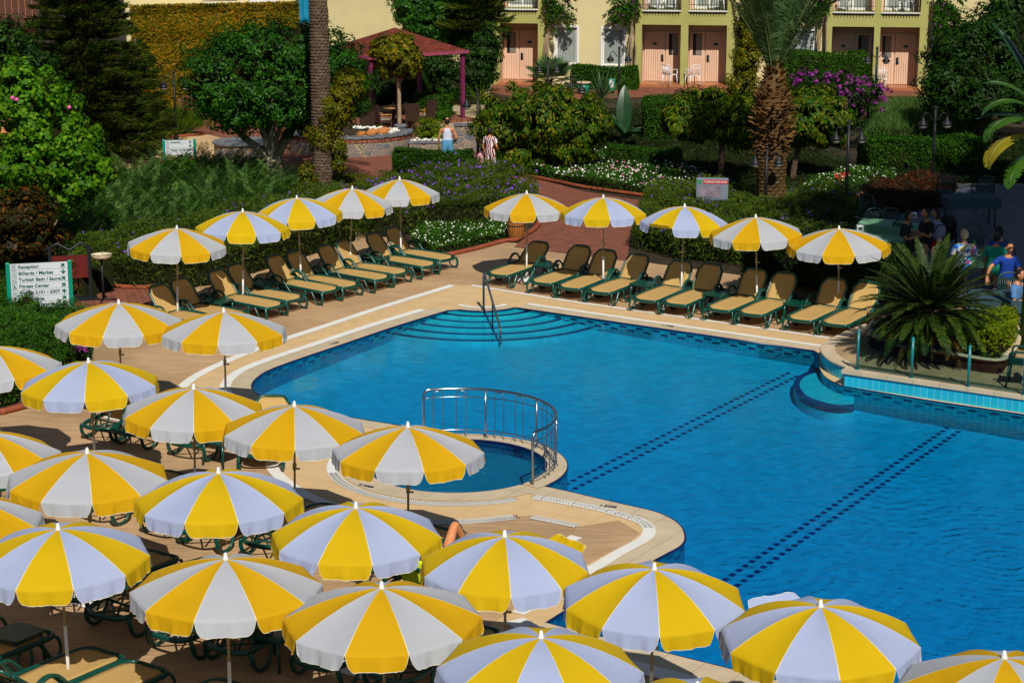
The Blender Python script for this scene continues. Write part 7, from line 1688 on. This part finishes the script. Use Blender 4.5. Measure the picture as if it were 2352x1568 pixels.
def sitter(hx, hy, rz, label, shirt_m, skin=SK, hair=HAIR, ha=.3, scale=1.0, short_m=None, j=None, z0=None, **k):
    jj = dict(sit); jj.update(j or {}); zh = (z0 if z0 is not None else TZ) + 1.24 * scale; h = P(hx, hy, zh); h.z = z0 if z0 is not None else TZ
    return person(h, R(rz), label, jj, skin, hair, ha, [('shirt', shirt_m, shirt, .018), ('shorts', short_m or M['black_cloth'], shorts, .016)], scale=scale, group='diners on the restaurant terrace', **k)
sitter(2085, 493, 70, 'diner in black with a dark cap of hair facing right', M['black_cloth'], SK, HAIR, .9)
sitter(2128, 487, -70, 'bearded diner across the table facing left, arm on the table', M['black_cloth'], SK, HAIR, .5)
sitter(2152, 488, -90, 'small diner in a blue top beside the bearded one', cl((.01, .11, .28), 'blue_top'), SK, HAIR, .9, scale=.9)
sitter(2158, 552, 170, 'bald bare backed toddler beside the red stroller seat', cl((.66, .36, .24), 'bare_back'), SK2, BLOND, -.1, scale=.62, z0=TZ + .2)
sitter(2216, 537, 175, 'blond diner in a bright floral blue shirt seen from behind', M['floral'], SK2, BLOND, .5)
sitter(2290, 543, 150, 'diner with short hair in a sea green shirt', cl((.01, .30, .18), 'green_shirt'), SK, HAIR, .1)
mb_ = sitter(2318, 566, 10, 'man in a blue shirt and sunglasses leaning on his chair', cl((.004, .04, .28), 'blue_shirt'), SK, HAIR, .1, scale=1.0, j=dict(eR=(-.42, -.05, .82), wR=(-.5, -.08, .62), hR=(-.5, -.10, .54)))
q = MB(); q.box((0, -.125, 1.235), (.13, .02, .03)); q.build('sunglasses', M['black_iron'], mb_)
sitter(2340, 628, 60, 'diner in light blue at the shaded table by the right edge', cl((.08, .20, .42), 'pale_blue'), SK, HAIR, .1)
sitter(2296, 530, 190, 'dark haired diner behind the man in green', cl((.02, .06, .25), 'navy_top'), SK, HAIR, .9)
# sunbather on the near deck
L0 = SBO.location; lie = dict(pelvis=(0, .0, .45), waist=(0, .15, .46), chest=(0, .34, .54), neck0=(0, .48, .64), neck1=(0, .54, .69), head=(0, .64, .76), sL=(.18, .42, .58), eL=(.27, .2, .44), wL=(.24, -.02, .42), hL=(.22, -.09, .42), sR=(-.18, .42, .58), eR=(-.27, .2, .44), wR=(-.24, -.02, .42), hR=(-.22, -.09, .42),
   hipL=(.09, -.05, .44), kL=(.14, -.38, .78), aL=(.13, -.62, .44), tL=(.13, -.76, .42), hipR=(-.09, -.05, .44), kR=(-.13, -.46, .42), aR=(-.13, -.88, .42), tR=(-.14, -.94, .53))
fd = -AQ; rz_ = math.atan2(fd.y, fd.x) + R(90) + R(4)
knee_px = (1033, 1226); kk = P(1033, 1226, .78)
pos = Vector((L0.x, L0.y, 0)) - fd * .70 + AP * .06
person(pos, rz_, 'sunbather lying with one knee raised, legs showing between two umbrellas', lie, plain('skin_sun', (.62, .24, .10), .35, .1, 8, spec=.5), HAIR, .4, [('swim_trunks', M['black_cloth'], lambda a, b, u, p: a == 'pelvis' and b[:3] == 'hip' or ((a, b) == ('pelvis', 'waist') and u < .4), .012)])
# lime towel over a chair back
M['lime_towel'] = plain('lime_towel', (.62, .78, .01), .95, .15, 6, bump=.5, bs=60)
tw = P(943, 1316, .58); q = MB(); W_, H_ = 8, 8; vs = []
d1, d2 = AP, -AQ
for i in range(W_ + 1):
    for j in range(H_ + 1):
        u, v = i / W_, j / H_; hang = .46 * v * (1 - .55 * abs(u - .6)); vs.append(Vector((d1.x * (u - .5) * .42 * (1 - .35 * v), d1.y * (u - .5) * .42 * (1 - .35 * v), .22 - hang)) - Vector((0, 1, 0)) * (.02 + .03 * math.sin(9 * u + 3 * v)))
q.add(vs, [(i * (H_ + 1) + j, (i + 1) * (H_ + 1) + j, (i + 1) * (H_ + 1) + j + 1, i * (H_ + 1) + j + 1) for i in range(W_) for j in range(H_)], 0, True); o = q.build('towel', M['lime_towel']); o.location = tw; tag(o, 'lime green towel hanging below an umbrella on the near deck', 'towel'); m_ = o.modifiers.new('thick', 'SOLIDIFY'); m_.thickness = .012
